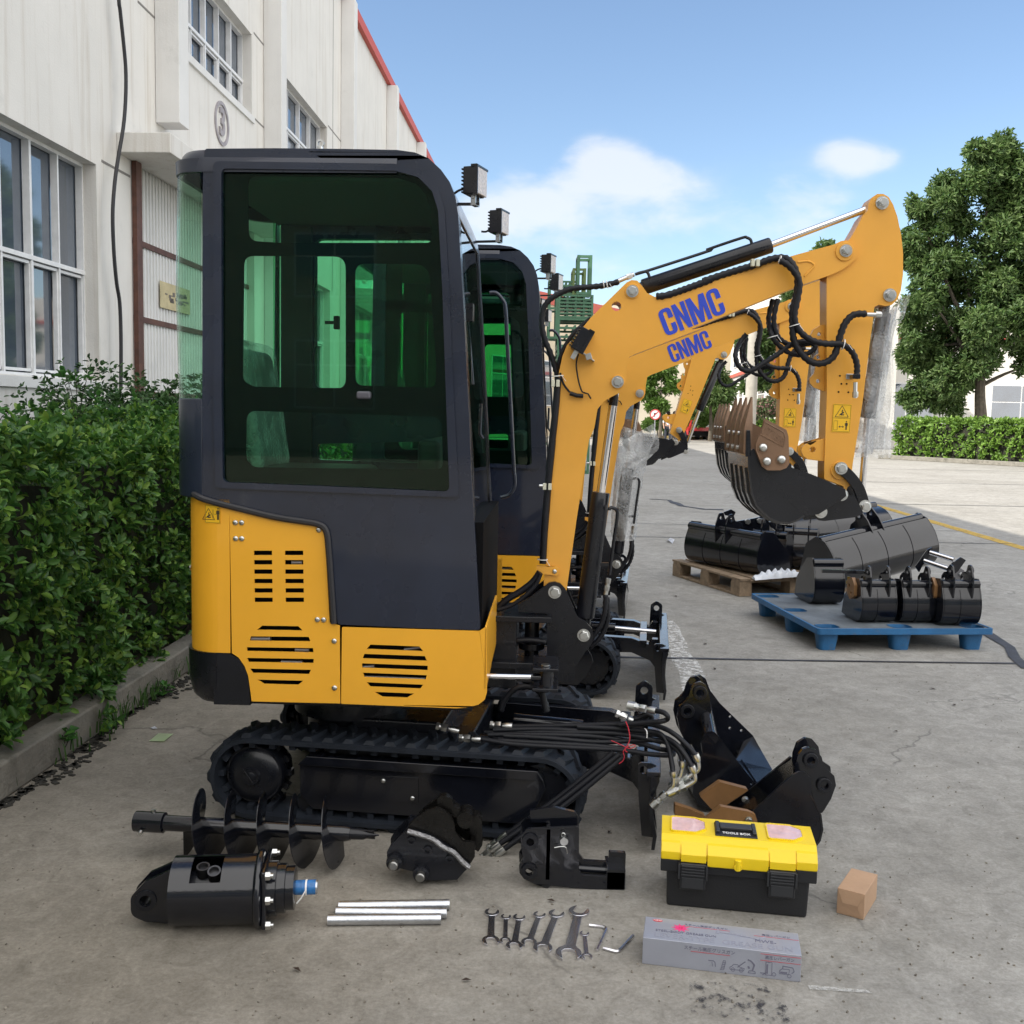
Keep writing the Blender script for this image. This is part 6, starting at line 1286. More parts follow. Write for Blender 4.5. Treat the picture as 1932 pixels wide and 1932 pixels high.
# ---- quick coupler (dark casting)
Yq=3.13; FQ=FG(Yq)
qc=thing('quick_coupler','greasy black quick coupler with two pin ends, between pipes and hose ends','coupler',V((W(zJ((500,1200))[0],Yq).x,Yq+.05,0)))
lowp=FQ.LS(zJ((210,1060),(235,1015),(345,905),(450,925),(560,975),(640,1030),(700,1085),(770,1150),(680,1245),(480,1250),(450,1250),(395,1225),(385,1190),(300,1170),(235,1150),(212,1110)))
upp=FQ.LS(zJ((345,905),(400,850),(470,790),(520,780),(560,730),(600,715),(640,745),(640,800),(670,890),(670,950),(715,965),(735,925),(780,920),(800,950),(790,1040),(800,1110),(770,1150),(640,1030),(450,925)))
b=B(FQ.M); b.plate(rp(lowp,.006),[],.10,.114); b.ob('side_plate',BLKM,qc,bevel=.003,world=True)
b=B(FQ.M); b.plate(rp(lowp,.006),[],0,.014)
b.plate([lowp[2],lowp[3],lowp[4],lowp[5],lowp[6],lowp[7],(lowp[7][0]-.01,lowp[7][1]-.01),(lowp[5][0]-.01,lowp[5][1]-.015),(lowp[3][0]-.01,lowp[3][1]-.012),(lowp[2][0],lowp[2][1]-.012)],[],-.006,.12)
b.ob('side_plate',BLKM,qc,bevel=.003,world=True)
GREASY=mat('greasy_steel',(.007,.0065,.006),.26,.1,.5,14,.15,90,rvar=.1,spec=.4)
upp=FQ.LS(zJ((345,905),(395,850),(440,815),(480,790),(530,775),(560,780),(600,800),(640,835),(665,890),(668,940),(690,968),(720,1000),(800,1010),(800,1100),(770,1150),(640,1030),(450,925)))
b=B(FQ.M); b.plate(rp(upp,.004),[],.012,.028); b.ob('jaw_plate',GREASY,qc,bevel=.003,world=True); b=B(FQ.M); b.plate(rp([(x+.022,z+.008) for x,z in upp],.004),[],.082,.098); b.ob('jaw_plate',GREASY,qc,bevel=.003,world=True)
hk=FQ.LS(zJ((545,790),(540,740),(560,718),(600,714),(640,740),(655,790),(700,810),(690,870),(640,850),(600,810)))
b=B(FQ.M); b.plate(rp(hk,.008),[],.04,.07); b.ob('hook',GREASY,qc,bevel=.004,world=True)
b=B(FQ.M); c=FQ.L(zJ((735,865))[0]); b.lathe((c[0],.02,c[1]),(0,1,0),[(0,.014),(0,.027),(.07,.027),(.07,.014)],24); d=FQ.L(zJ((800,900))[0]); b.lathe((d[0],.05,d[1]),(0,1,0),[(0,.0),(0,.02),(.05,.02),(.05,0)],20); b.ob('jaw_bar',GREASY,qc,world=True)
rb=FQ.LS(zJ((760,930),(800,860),(845,870),(846,1030),(800,1105),(770,1090))); b=B(FQ.M); b.plate(rp(rb,.006),[],.06,.078); b.ob('end_plate',GREASY,qc,bevel=.003,world=True)
b=B(FQ.M); b.tube(spl([V((x,-.009,z)) for x,z in FQ.LS(zJ((350,912),(440,938),(520,968),(590,1020),(660,1055),(720,1120),(765,1155)))],4),.0085,8); b.ob('weld_bead',mat('bare_weld',(.30,.30,.31),.35,.9,.4,60,.5,200),qc,world=True)
for (q,rr_) in (((262,1118),.026),((440,1195),.026)):
    a=FQ.L(zJ(q)[0]); b=B(FQ.M); b.lathe((a[0],.0,a[1]),(0,-1,0),[(-.12,.020),(0,.026),(.018,.025),(.020,.018)],24); pn=b.ob('pin_boss',BLKM,qc,world=True); b=B(FQ.M); b.lathe((a[0],-.016,a[1]),(0,-1,0),[(0,.0145),(.024,.0145),(.027,.011),(.027,0)],20); b.ob('pin',mat('worn_steel',(.30,.30,.29),.4,1),qc,world=True)
for q in ((485,1045),(375,980),(632,1105)):
    a=FQ.L(zJ(q)[0]); b=B(FQ.M); b.ring((a[0],-.008,a[1]),(a[0],.0,a[1]),.014,.008,18); b.ob('bushing',BLKM,qc,world=True)
# ---- black L bracket
Yb=3.125; FL=FG(Yb)
lb=thing('hitch_bracket','black L shaped steel hitch bracket with silver pin, standing left of the tool case','bracket',V((W(zJ((1400,1300))[0],Yb).x,Yb+.05,0)))
pr=FL.LS(zJ((1150,905),(1280,900),(1500,890),(1500,1120),(1500,1190),(1520,1215),(1680,1225),(1690,1195),(1810,1200),(1800,1330),(1310,1285),(1290,1305),(1200,1275),(1130,1240),(1100,1200),(1098,1150),(1125,1100),(1110,1020),(1110,950)))
hl2=[circ(FL.L(zJ((1165,1185))[0]),.0125,20)]
b=B(FL.M); b.plate(rp(pr,.008),hl2,0,.012); b.plate(rp(pr,.008),hl2,.085,.097); b.ob('side_plate',BLK,lb,bevel=.003,world=True)
up_=FL.LS(zJ((1170,820),(1330,795),(1480,830),(1505,870),(1505,1110),(1540,1160),(1705,1170),(1710,1098),(1825,1105),(1820,1240),(1560,1250),(1300,1150),(1300,900),(1180,900)))
b=B(FL.M); b.plate(rp(up_,.006),[],.045,.06); a=FL.L(zJ((1290,1000))[0]); b.bb((a[0]-.004,.0,a[1]-.12),(a[0]+.008,.097,a[1]+.045)); c=FL.L(zJ((1690,1200))[0]); e=FL.L(zJ((1812,1330))[0]); b.bb((c[0],.0,e[1]+.01),(e[0]-.002,.1,c[1]+.012)); f_=FL.L(zJ((1505,1210))[0]); b.cyl((f_[0]-.01,.045,f_[1]-.001),(c[0],.045,f_[1]-.006),.012,n=16); b.ob('web_plate',BLK,lb,bevel=.002,world=True)
for q in ((1172,985),(1165,1185)):
    a=FL.L(zJ(q)[0]); b=B(FL.M); b.ring((a[0],-.010,a[1]),(a[0],.0,a[1]),.026,.0125,24); 
    b.ob('bushing',BLKM,lb,world=True)
a=FL.L(zJ((1172,985))[0]); b=B(FL.M); b.cyl((a[0],-.002,a[1]),(a[0],.001,a[1]),.012,n=16); b.ob('bore',DARK,lb,world=True)
a=FL.L(zJ((1398,973))[0]); b=B(FL.M); b.cyl((a[0],-.02,a[1]),(a[0],.10,a[1]),.0125,n=20); b.tube(spl([V((a[0]-.03,-.015,a[1]-.022)),V((a[0]-.01,-.015,a[1]-.018)),V((a[0]+.006,-.016,a[1]-.02)),V((a[0]+.012,-.012,a[1]-.042))],4),.0014,5); b.tube(circ3:=[V((a[0]-.003+.006*math.cos(k),-.016,a[1]+.02+.007*math.sin(k))) for k in [i*.6 for i in range(11)]],.0014,5); b.ob('pin',ZINC,lb,world=True)
# ---- hose bundle
HB=thing('hydraulic_hose_bundle','bundle of black hydraulic hoses tied with red string, lying over track and blade','hoses',T.M@V((xBk+.1,-.02,.0)))
def th(ps,yl,r=.0088,name='hose',taper=None):
    P=[T.M@T.P(p,yl if not isinstance(yl,(list,tuple)) else yl[i]) for i,p in enumerate(ps)]
    b=B(); b.tube(spl(P,7),r,10); return b.ob(name,HOSE,HB,world=True),P
def fitting(p0,p1,elbow=None,cap=False):
    p0=V(p0);p1=V(p1);b=B(); d=(p1-p0).normalized(); b.lathe(p0-d*.006,d,[(0,.0125),((p1-p0).length*.6,.0125),((p1-p0).length,.009)],16)
    e=p1
    if elbow: pts=spl([p1-d*.005]+[V(q) for q in elbow],5); b.tube(pts,.0075,10); e=pts[-1]; d=(pts[-1]-pts[-2]).normalized()
    b.hexn(e,d,.0145,.022); b.cyl(e+d*.018,e+d*.028,.011,n=16); b.hexn(e+d*.028,d,.0145,.012)
    if cap: b.cyl(e+d*.038,e+d*.064,.0165,n=18)
    return b.ob('hose_fitting',ZINC,HB,world=True)
S_=lambda x,y,yl: T.M@T.P(zS((x,y))[0],yl)
y0=.07
th(zS((-330,958),(0,948),(500,940),(900,930),(1150,925),(1300,960),(1430,1030),(1560,1150),(1625,1230)),[.11,.10,.09,.07,.05,.03,0,-.02,-.03]); fitting(S_(1625,1230,-.03),S_(1655,1300,-.03),[S_(1650,1360,-.03),S_(1600,1400,-.03),S_(1560,1430,-.03)])
th(zS((-300,985),(200,975),(600,1000),(1000,1015),(1250,1030),(1400,1090),(1500,1190),(1590,1340)),[.08,.08,.07,.06,.04,0,-.03,-.05]); fitting(S_(1590,1340,-.05),S_(1618,1410,-.05),[S_(1618,1460,-.05),S_(1570,1500,-.05),S_(1530,1520,-.05)],True)
th(zS((-200,1040),(200,1060),(700,1100),(1100,1080),(1300,1090),(1420,1150),(1480,1220),(1497,1290)),[.05,.05,.05,.05,.03,.0,-.02,-.03]); fitting(S_(1497,1290,-.03),S_(1497,1360,-.03),[S_(1480,1410,-.03),S_(1460,1440,-.03)])
th(zS((-350,1030),(200,1030),(700,1050),(1050,1100),(1280,1165),(1395,1180),(1415,1205),(1380,1225),(1200,1215),(900,1175),(400,1150),(-100,1120),(-420,1068)),[.06]*5+[.03,.01,.0,.02,.03,.02,.02,.03])
th(zS((500,955),(900,975),(1200,1000),(1310,1040),(1370,1160),(1395,1290),(1410,1390)),[.07,.06,.04,.02,0,-.03,-.05]); fitting(S_(1410,1390,-.05),S_(1418,1450,-.05),[S_(1410,1510,-.05),S_(1370,1560,-.05),S_(1340,1590,-.05)],True)
th(zS((1230,800),(1310,815),(1355,850),(1350,885),(1280,905),(1130,915),(900,935)),[.02,.0,-.01,-.0,.0,.02,.04]); fitting(S_(1230,800,.02),S_(1150,785,.03),None,True)
th(zS((1000,888),(1080,870),(1150,835),(1200,850),(1195,895),(1120,920)),[.05,.05,.05,.06,.06,.05]); fitting(S_(1010,888,.05),S_(965,868,.05))
th(zS((-380,1005),(0,1005),(400,1010),(800,1015),(1100,1050),(1300,1100)),[.09,.08,.07,.06,.04,.04]) ; th(zS((-250,1085),(200,1110),(700,1140),(1000,1170)),.035)
jf=lambda x,y,yl: T.M@T.P(zJ((x,y))[0],yl)
fitting(jf(685,245,.05),jf(615,228,.05)); fitting(jf(1040,215,.09),jf(975,210,.09)); fitting(jf(830,303,.03),jf(770,298,.03))
# three hoses leaning down to the ground
for k,(a_,c_) in enumerate((((840,1200),(1010,945)),((900,1215),(960,1010)),((930,1245),(990,1045)))):
    p0=S_(a_[0],a_[1],.0); p1=onZ(zJ(c_)[0],.02+.014*(2-k)); b=B(); b.tube(spl([p0,p0.lerp(p1,.5)+V((0,0,-.01)),p1],8),.0098,10); b.ob('hose',HOSE,HB,world=True); d=(p1-p0).normalized(); fitting(p1,p1+d*.04)
b=B(); rs=[S_(960,905,.02),S_(985,970,.0),S_(998,1050,-.01),S_(990,1100,-.012),S_(965,1150,-.015)]; b.tube(spl(rs,4),.0018,6); kn=S_(965,1150,-.018)
for pts in (((965,1150),(1030,1125),(1050,1140),(1000,1160),(965,1152)),((965,1150),(880,1110),(820,1085)),((965,1150),(935,1190),(945,1240),(930,1280),(895,1305)),((965,1150),(955,1180),(975,1195))): b.tube(spl([S_(x,y,-.02) for x,y in pts],4),.0015,6)
b.ob('red_string',mat('red_string',(.50,.02,.04),.6),HB,world=True)
b=B(); b.tube(spl([S_(1140,970,.02),S_(1160,1000,.0),S_(1160,1060,.0)],4),.002,6); b.ob('cable_tie',bpy.data.materials['white_nylon'],HB,world=True)
# ---- wrenches
WSC=mat('chrome_vanadium',(.72,.72,.77),.20,1)
WS=[((305,722),(295,972),.044,.050,'first open ended wrench from the left, medium size'),((428,758),(422,968),.030,.031,'short wrench second from the left'),((545,765),(500,1015),.037,.046,'third wrench from the left, touching its shorter neighbour'),((722,742),(630,985),.037,.044,'fourth wrench from the left, leaning right at the top'),((872,735),(752,1035),.047,.054,'second largest wrench, left of the biggest one'),((1070,715),(978,1085),.062,.072,'largest open ended wrench of the row'),((1118,905),(1138,1108),.027,.031,'smallest wrench, at the right end of the row')]
def onf(x,y,z=.006): return onZ(zW((x,y))[0],z)
for k,(a_,c_,w0_,w1_,lab) in enumerate(WS):
    p0=onf(*a_); p1=onf(*c_); d=(p1-p0); L=d.length; an=math.atan2(d.y,d.x); M_=Matrix.Translation(p0+V((0,0,-.006)))@Matrix.Rotation(an,4,'Z')@Matrix(((1,0,0,0),(0,0,1,0),(0,1,0,0),(0,0,0,1)))
    b=B(M_); th_=.0035+w1_*.07
    def head(cx,dirn,w_,tilt):
        r_=w_/2; s_=.27*w_; pts=[]
        a0=math.asin(s_/r_)+.05
        for i in range(25): a=a0+(2*PI-2*a0)*i/24; pts.append((r_*math.cos(a)*1.06,r_*math.sin(a)))
        pts+=[(r_*.0-r_*.25,-s_),(-r_*.5,-s_*.45),(-r_*.5,s_*.45),(-r_*.25,s_)]
        ca,sa=math.cos(tilt),math.sin(tilt); return [(cx+dirn*(x*ca-z*sa),(x*sa+z*ca)) for x,z in pts]
    b.plate(head(0,-1,w0_,R(15)),[],0,th_); b.plate(head(L,1,w1_,R(15)),[],0,th_*1.1)
    sw0,sw1=w0_*.20,w1_*.20
    b.plate([(w0_*.30,-sw0*1.9),(w0_*.62,-sw0),(L-w1_*.62,-sw1),(L-w1_*.30,-sw1*1.9),(L-w1_*.30,sw1*1.9),(L-w1_*.62,sw1),(w0_*.62,sw0),(w0_*.30,sw0*1.9)],[],.0006,th_*.9)
    wr=b.ob('open_end_wrench',WSC,None,bevel=.0011); wr.modifiers[0].harden_normals=False; tag(wr,lab,'wrench','open ended wrenches laid out in a row')
# ---- hex keys
for k,(pts,lab) in enumerate(((((1160,838),(1275,852),(1305,866),(1308,885),(1228,1058)),'upper hex key lying with its short arm to the left'),(((1283,1040),(1385,1068),(1420,1062),(1450,1035),(1545,932)),'lower hex key, its long arm pointing up right'))):
    P=[onf(x,y,.005) for x,y in pts]; b=B(); b.tube([P[0]]+spl(P[1:4],3)+[P[4]],.0048,6); o=b.ob('hex_key',WSC,ang=25); tag(o,lab,'hex key','hex keys beside the wrenches')
# ---- tool case
t0=onZ(zL((352,592))[0]); t1=onZ(zL((1260,676))[0]); dv=t1-t0; TL=dv.length; TA=math.atan2(dv.y,dv.x); TF=Fr(t0,TA); print('toolbox',TL,TA)
tb_=empty('tool_case',t0,TA,'black tool case with bright yellow lid and two clear lid compartments','tool case')
zr=TF.L(zL((335,345))[0],-.01)[1]; zl=TF.L(zL((325,290))[0],-.012)[1]; DT=.20; print('tool z',zr,zl)
LX0,LX1=-.018,TL+.018
TBK=mat('black_plastic',(.014,.015,.018),.45,0,.1,5,.1,200); TYE=mat('yellow_plastic',(.86,.62,.012),.34,0,.03,5,.04,150)
b=B(); lo=[(0,0),(TL,0),(TL,DT),(0,DT)]; 
rows=[[b.v((TL/2+(x-TL/2)*k,DT/2+(y-DT/2)*k2,z)) for x,y in lo] for k,k2,z in ((.98,.95,0),(1.0,1.0,zr))]
for j in range(4): b.f([rows[0][j],rows[0][(j+1)%4],rows[1][(j+1)%4],rows[1][j]])
b.f(rows[0][::-1]); b.f(rows[1]); b.ob('body',TBK,tb_,bevel=.008,seg=3)
b=B(); b.bb((LX0,-.012,zr-.012),(LX1,DT+.012,zl)); b.ob('rim',TBK,tb_,bevel=.004)
b=B(); b.bb((TL*.27,-.010,zr-.022),(TL*.74,.0,zr-.01)) if 0 else None
b.M=Matrix(((0,1,0,0),(1,0,0,0),(0,0,1,0),(0,0,0,1)))
hL=.062
prof=[(-.012,zl),(-.012,zl+.022),(.012,zl+hL*.80),(.035,zl+hL),(DT-.02,zl+hL),(DT+.012,zl+.03),(DT+.012,zl)]
b.plate(rp(prof,.006),[],LX0,LX1); lid=b.ob('lid',TYE,tb_,bevel=.009,seg=3)
b=B(); b.M=Matrix(((0,1,0,0),(1,0,0,0),(0,0,1,0),(0,0,0,1)))
def blk(x0,x1,dz=0,of=.008): b.plate(rp([(-.012-of,zl-dz),(-.012-of,zl+.026),(.004,zl+hL*.76),(.03,zl+hL*.9),(.03,zl)],.005),[],x0,x1)
blk(LX0+.002,TL*.09,.0,.004); blk(TL*.285,TL*.705,.012,.010); blk(TL*.90,LX1-.002,.0,.004)
b.plate([(-.021,zl+.0),(-.021,zl+.022),(.004,zl+.046),(.004,zl)],[],TL*.10,TL*.275); b.plate([(-.021,zl+.0),(-.021,zl+.022),(.004,zl+.046),(.004,zl)],[],TL*.715,TL*.89)
b.ob('lid_block',TYE,lid,bevel=.004,seg=2)
b=B(); b.cyl((TL*.495,-.03,zl-.002),(TL*.495,-.012,zl-.002),.012); b.cyl((TL*.495,-.022,zl-.012),(TL*.495,-.022,zl+.02),.010); b.ob('lock_eye',TYE,lid,bevel=.002)
for xc_ in (.185,.80):
    b=B(); x0,x1=TL*xc_-.040,TL*xc_+.040; b.bb((x0,-.030,zl-.085),(x1,-.014,zl-.002)); lt=b.ob('latch',TBK,tb_,bevel=.005)
    b=B()
    for k in range(4): b.bb((x0+.006,-.034,zl-.012-.009*k),(x1-.006,-.029,zl-.007-.009*k))
    b.bb((x0+.008,-.0325,zl-.078),(x1-.008,-.029,zl-.045)); b.bb((x0-.004,-.033,zl-.05),(x0+.002,-.014,zl-.005)); b.bb((x1-.002,-.033,zl-.05),(x1+.004,-.014,zl-.005)); b.ob('grip_ribs',mat('latch_plastic',(.03,.032,.036),.4) if 'latch_plastic' not in bpy.data.materials else bpy.data.materials['latch_plastic'],lt,bevel=.001)
zt_=zl+hL
b=B(); b.bb((TL*.34,.045,zt_-.004),(TL*.64,.15,zt_+.004)); hd=b.ob('handle_recess',TBK,lid,bevel=.003); b=B(); b.bb((TL*.375,.085,zt_+.004),(TL*.605,.125,zt_+.014)); b.bb((TL*.345,.06,zt_+.003),(TL*.375,.14,zt_+.012)); b.bb((TL*.605,.06,zt_+.003),(TL*.635,.14,zt_+.012)); b.ob('handle',bpy.data.materials['latch_plastic'],hd,bevel=.003)
b=B(); b.text('TOOLS BOX',Matrix.Translation((TL*.49,.062,zt_+.0052)),.020,.0004,1,0,.0004,fit=.085); b.ob('lettering',mat('white_ink',(.8,.8,.8),.5),hd,recalc=False)
PINK=mat('clear_pinkish_lid',(.75,.50,.52),.08,0,.12,30,.3,20,coat=.6)
for x0,x1 in ((.03,.27),(.72,.96)):
    pts=rp([(TL*x0,.055),(TL*x1-.03,.055),(TL*x1,.085),(TL*x1,.14),(TL*x1-.03,.165),(TL*x0,.165)],.012)
    b=B(Matrix(((1,0,0,0),(0,0,1,0),(0,1,0,0),(0,0,0,1)))); b.plate(pts,[],zt_-.002,zt_+.003); b.ob('clear_compartment',PINK,lid,bevel=.002)
    q=[(TL*(x0+x1)/2+(x-TL*(x0+x1)/2)*1.08,.11+(y-.11)*1.13) for x,y in pts]; b=B(Matrix(((1,0,0,0),(0,0,1,0),(0,1,0,0),(0,0,0,1)))); b.plate(q,[pts],zt_-.002,zt_+.0045); b.ob('compartment_rim',TYE,lid,bevel=.0015)
# ---- grease gun carton
g0=onZ(zL((206,956))[0]); g1=onZ(zL((1210,1076))[0]); dv=g1-g0; GL=dv.length; GA=math.atan2(dv.y,dv.x); GF=Fr(g0,GA); gh=GF.L(zL((208,790))[0],0)[1]; 
gb=GF.M.inverted()@onZ(zL((228,656))[0],gh); GD=gb.y; print('carton',GL,gh,GD)
gc=empty('grease_gun_carton',g0,GA,'long silver grey carton with faint lettering and small machine drawings','carton')
SILV=mat('silver_card',(.36,.38,.45),.30,.25,.06,6,.05,200,coat=.4)
b=B(); b.bb((0,0,.0),(GL,GD,gh)); b.ob('box',SILV,gc,bevel=.0015)
top_=lambda x,y,rz=0: Matrix.Translation((x,y,gh+.0006))@Matrix.Rotation(rz,4,'Z'); frt=lambda x,z: Matrix.Translation((x,-.0006,z))@Matrix.Rotation(R(90),4,'X')
RINK=mat('red_ink',(.60,.03,.05),.5); PKI=mat('pink_ink',(.80,.05,.22),.4); GINK=mat('grey_ink',(.16,.16,.22),.6); FINK=mat('faint_ink',(.30,.31,.38),.5); WINK=bpy.data.materials['white_ink']
b=B(); b.M=Matrix(((1,0,0,0),(0,0,1,0),(0,1,0,0),(0,0,0,1))); b.plate([(.035+.014*math.cos(k*.3),GD*.86+.007*math.sin(k*.3)) for k in range(21)],[],gh,gh+.0004); b.M=Matrix(); b.mi=1; b.text('NEW',top_(.035,GD*.86),.010,.0004); 
b.ob('red_badge',[RINK,WINK],gc,recalc=False)
b=B(); b.M=Matrix(((1,0,0,0),(0,0,1,0),(0,1,0,0),(0,0,0,1))); b.plate([(.10+(.026 if k%2 else .013)*math.cos(k*PI/9),GD*.62+(.024 if k%2 else .012)*math.sin(k*PI/9)) for k in range(18)],[],gh,gh+.0004); b.M=Matrix(); b.mi=1; b.text('10',top_(.10,GD*.62),.014,.0004); b.ob('pink_starburst',[PKI,RINK],gc,recalc=False)
b=B(); b.text('STEEL-BODY GREASE GUN',top_(.115,GD*.40),.016,.0003,1,fit=.165); b.text('スチール高圧グリスガン',top_(.17,GD*.80),.011,.0003); b.text('高圧レバーガン',top_(.36,GD*.72),.011,.0003); b.text('MWE-',top_(.33,GD*.42),.022,.0003); b.text('スチール高圧グリスガン',frt(.18,gh*.80),.0125,.0003); b.text('高圧レバーガン',frt(.365,gh*.78),.011,.0003); b.ob('lettering',GINK,gc,recalc=False)
b=B(); b.text('LEVER-TYPE  GREASE GUN',top_(.215,GD*.19),.034,.0002,1,fit=.37); b.tube([V((.2,GD*.62,gh+.001)),V((.24,GD*.60,gh+.001)),V((.31,GD*.50,gh+.001)),V((.33,GD*.62,gh+.001))],.0018,5); b.beam((.20,GD*.56,gh+.0005),(.205,GD*.72,gh+.0005),.01,.0006); b.ob('faint_print',FINK,gc,recalc=False)
b=B()
for (x0,x1,z) in ((.13,.235,gh*.69),(.315,.42,gh*.90),(.315,.42,gh*.66)): b.beam((x0,-.0006,z),(x1,-.0006,z),.0009,.0006,up=(0,1,0))
for (x0,x1,y) in ((.10,.235,GD*.73),(.30,.42,GD*.65)): b.beam((x0,y,gh+.0004),(x1,y,gh+.0004),.0009,.0006)
b.ob('red_rule',RINK,gc)
b=B()
def ln(*pts,w_=.0012):
    for i in range(len(pts)-1): b.beam((pts[i][0],-.0007,pts[i][1]),(pts[i+1][0],-.0007,pts[i+1][1]),w_,.0006,up=(0,1,0))
zb0=.010
ln((.178,zb0+.022),(.192,zb0+.022),(.196,zb0+.018),(.198,zb0+.006),w_=.002); ln((.188,zb0+.018),(.190,zb0+.006),w_=.0015)
ln((.212,zb0),(.218,zb0+.026),(.224,zb0+.026),(.220,zb0),(.210,zb0)); [ln((.212+.001*k,zb0+.005*k),(.221+.001*k,zb0+.005*k)) for k in range(1,5)]
ln((.236,zb0+.004),(.272,zb0+.004),(.274,zb0+.010),(.262,zb0+.013),(.256,zb0+.019),(.246,zb0+.019),(.240,zb0+.012),(.236,zb0+.010),(.236,zb0+.004)); ln((.256,zb0+.012),(.276,zb0+.030),w_=.002); 
for cx_ in (.244,.266,.352,.392): ln(*[(cx_+.005*math.cos(k*.7),zb0+.004+.005*math.sin(k*.7)) for k in range(10)])
ln((.284,zb0),(.304,zb0),(.302,zb0+.006),(.286,zb0+.006),(.284,zb0)); ln((.295,zb0+.006),(.300,zb0+.024),(.290,zb0+.034),(.282,zb0+.036),w_=.004); ln((.287,zb0+.012),(.284,zb0+.018),w_=.005)
ln((.330,zb0),(.346,zb0),(.346,zb0+.036),(.330,zb0+.036),(.330,zb0)); ln((.316,zb0+.004),(.330,zb0+.004),w_=.002); ln((.334,zb0+.004),(.334,zb0+.03),w_=.004); ln((.322,zb0-.001),(.332,zb0+.006),w_=.002)
ln((.366,zb0+.008),(.39,zb0+.008),(.392,zb0+.022),(.372,zb0+.022),(.366,zb0+.016),(.366,zb0+.008)); ln((.374,zb0+.022),(.374,zb0+.03),(.40,zb0+.028),(.404,zb0+.018),(.398,zb0+.012),w_=.002); ln((.368,zb0+.012),(.386,zb0+.012),w_=.004)
b.ob('machine_drawings',GINK,gc)
# ---- cardboard box
c0=onZ(zL((1437,635))[0]); c1=onZ(zL((1610,682))[0]); c2=onZ(zL((1727,555))[0]); dv=c1-c0; cw=dv.length; CA=math.atan2(dv.y,dv.x); CF=Fr(c0,CA); q=CF.M.inverted()@c2; cdp=q.y; chh=CF.L(zL((1445,475))[0],0)[1]; print('box',cw,cdp,chh)
cbx=empty('cardboard_box',c0,CA,'small closed brown cardboard box right of the tool case','box')
CARD=mat('kraft_cardboard',(.42,.27,.17),.75,0,.08,6,.15,60)
b=B(); b.bb((0,0,0),(cw,cdp,chh)); b.ob('carton',CARD,cbx,bevel=.002)
b=B(); m_=.001; 
def quad(a,c,d,e): b.f([b.v(a),b.v(c),b.v(d),b.v(e)])
iz0,iz1=chh*.38,chh*.50; ix0,ix1=cw*.22,cw*.78
quad((0.002,-m_*.5,.002),(cw-.002,-m_*.5,.002),(ix1,-.004,iz0),(ix0,-.004,iz0)); quad((.002,-m_*.5,chh-.002),(ix0,-.006,iz1),(ix1,-.006,iz1),(cw-.002,-m_*.5,chh-.002)); quad((ix0,-.006,iz1),(ix0,-.004,iz0),(ix1,-.004,iz0),(ix1,-.006,iz1)); b.f([b.v((.002,-m_*.5,.002)),b.v((ix0,-.0035,iz0)),b.v((ix0,-.0035,iz1)),b.v((.002,-m_*.5,chh-.002))]); b.f([b.v((cw-.002,-m_*.5,.002)),b.v((cw-.002,-m_*.5,chh-.002)),b.v((ix1,-.0035,iz1)),b.v((ix1,-.0035,iz0))]); b.ob('end_flap',CARD,cbx,recalc=False)
# ---- papers, leaves and litter
def flat(name,pts,m,label,cat,z=.003,curl=.004,group=None):
    b=B(); P=[onZ(p,z) for p in pts]; vs=[b.v(p+V((0,0,curl*(i%2)))) for i,p in enumerate(P)]; f=b.f(vs); bmesh.ops.solidify(b.bm,geom=b.bm.faces[:],thickness=.0006); o=b.ob(name,m); tag(o,label,cat,group); return o
flat('paper_note',zH((607,1640),(645,1612),(707,1610),(668,1644)),mat('pale_green_paper',(.55,.66,.42),.7),'pale green paper note lying on the concrete left of the track','paper')
flat('paper_scrap',zE((1375,715),(1400,712),(1412,700),(1430,725),(1415,737),(1385,730)),mat('white_paper',(.75,.77,.82),.7),'crumpled white paper scrap left of the wooden pallet','paper',curl=.03)
flat('paper_scrap',zH((612,1586),(630,1582),(642,1588),(625,1593)),bpy.data.materials['white_paper'],'tiny pale scrap behind the green paper note','paper')
lfm=leafmat('fallen_leaves',[(.05,.035,.03),(.09,.06,.045),(.035,.03,.035)],.8,.0); rg=random.Random(6)
for k,(x,y,s_) in enumerate(((1285,1347,.05),(1258,1186,.05),(1240,1225,.04),(1348,1262,.04),(1200,1362,.045),(1150,1570,.03),(1040,1700,.03),(690,1715,.03),(1760,1300,.04),(1690,1380,.035),(1275,1125,.05),(1330,1215,.05),(1800,1330,.04),(560,1830,.03),(880,1850,.03))):
    p=onZ((x,y),.004); b=B(); a=rg.uniform(0,6.28); d=V((math.cos(a),math.sin(a),0)); n_=V((-d.y,d.x,0)); vs=[b.v(p-d*s_*.5),b.v(p+n_*s_*.22+V((0,0,.006))),b.v(p+d*s_*.5+V((0,0,.003))),b.v(p-n_*s_*.22+V((0,0,.005)))]; b.f([vs[0],vs[1],vs[2]]); b.f([vs[0],vs[2],vs[3]]); bmesh.ops.solidify(b.bm,geom=b.bm.faces[:],thickness=.0006)
    o=b.ob('fallen_leaf',lfm); tag(o,'dry dark leaf '+['right of the hose bundle','just left of the painted line below the second blade','right of the second blade, near its foot','right of the white painted line','below the second blade end','between bracket and nearest blade','below the gap between coupler and bracket','right of the auger drive','alone on the bare concrete right of the buckets','on bare concrete above the smaller bucket','left of the blue pallet','left of the blue pallet foot','farthest right on the bare concrete','below the galvanised pipes, left','left of the wrenches'][k],'leaf','dry leaves scattered on the concrete')
b=B(); rg=random.Random(9)
for k in range(900):
    p=onZ((rg.uniform(0,1930),rg.uniform(1250,1930)),.0015); s_=rg.uniform(.001,.0038); b.box(p,(s_*2,s_*1.4,s_),Euler((rg.random(),rg.random(),rg.random()*6)))
o=b.ob('grit',mat('grit',(.20,.18,.15),.9,0,.5,40)); tag(o,'fine grit and sand specks scattered over the concrete','grit',kind='stuff')
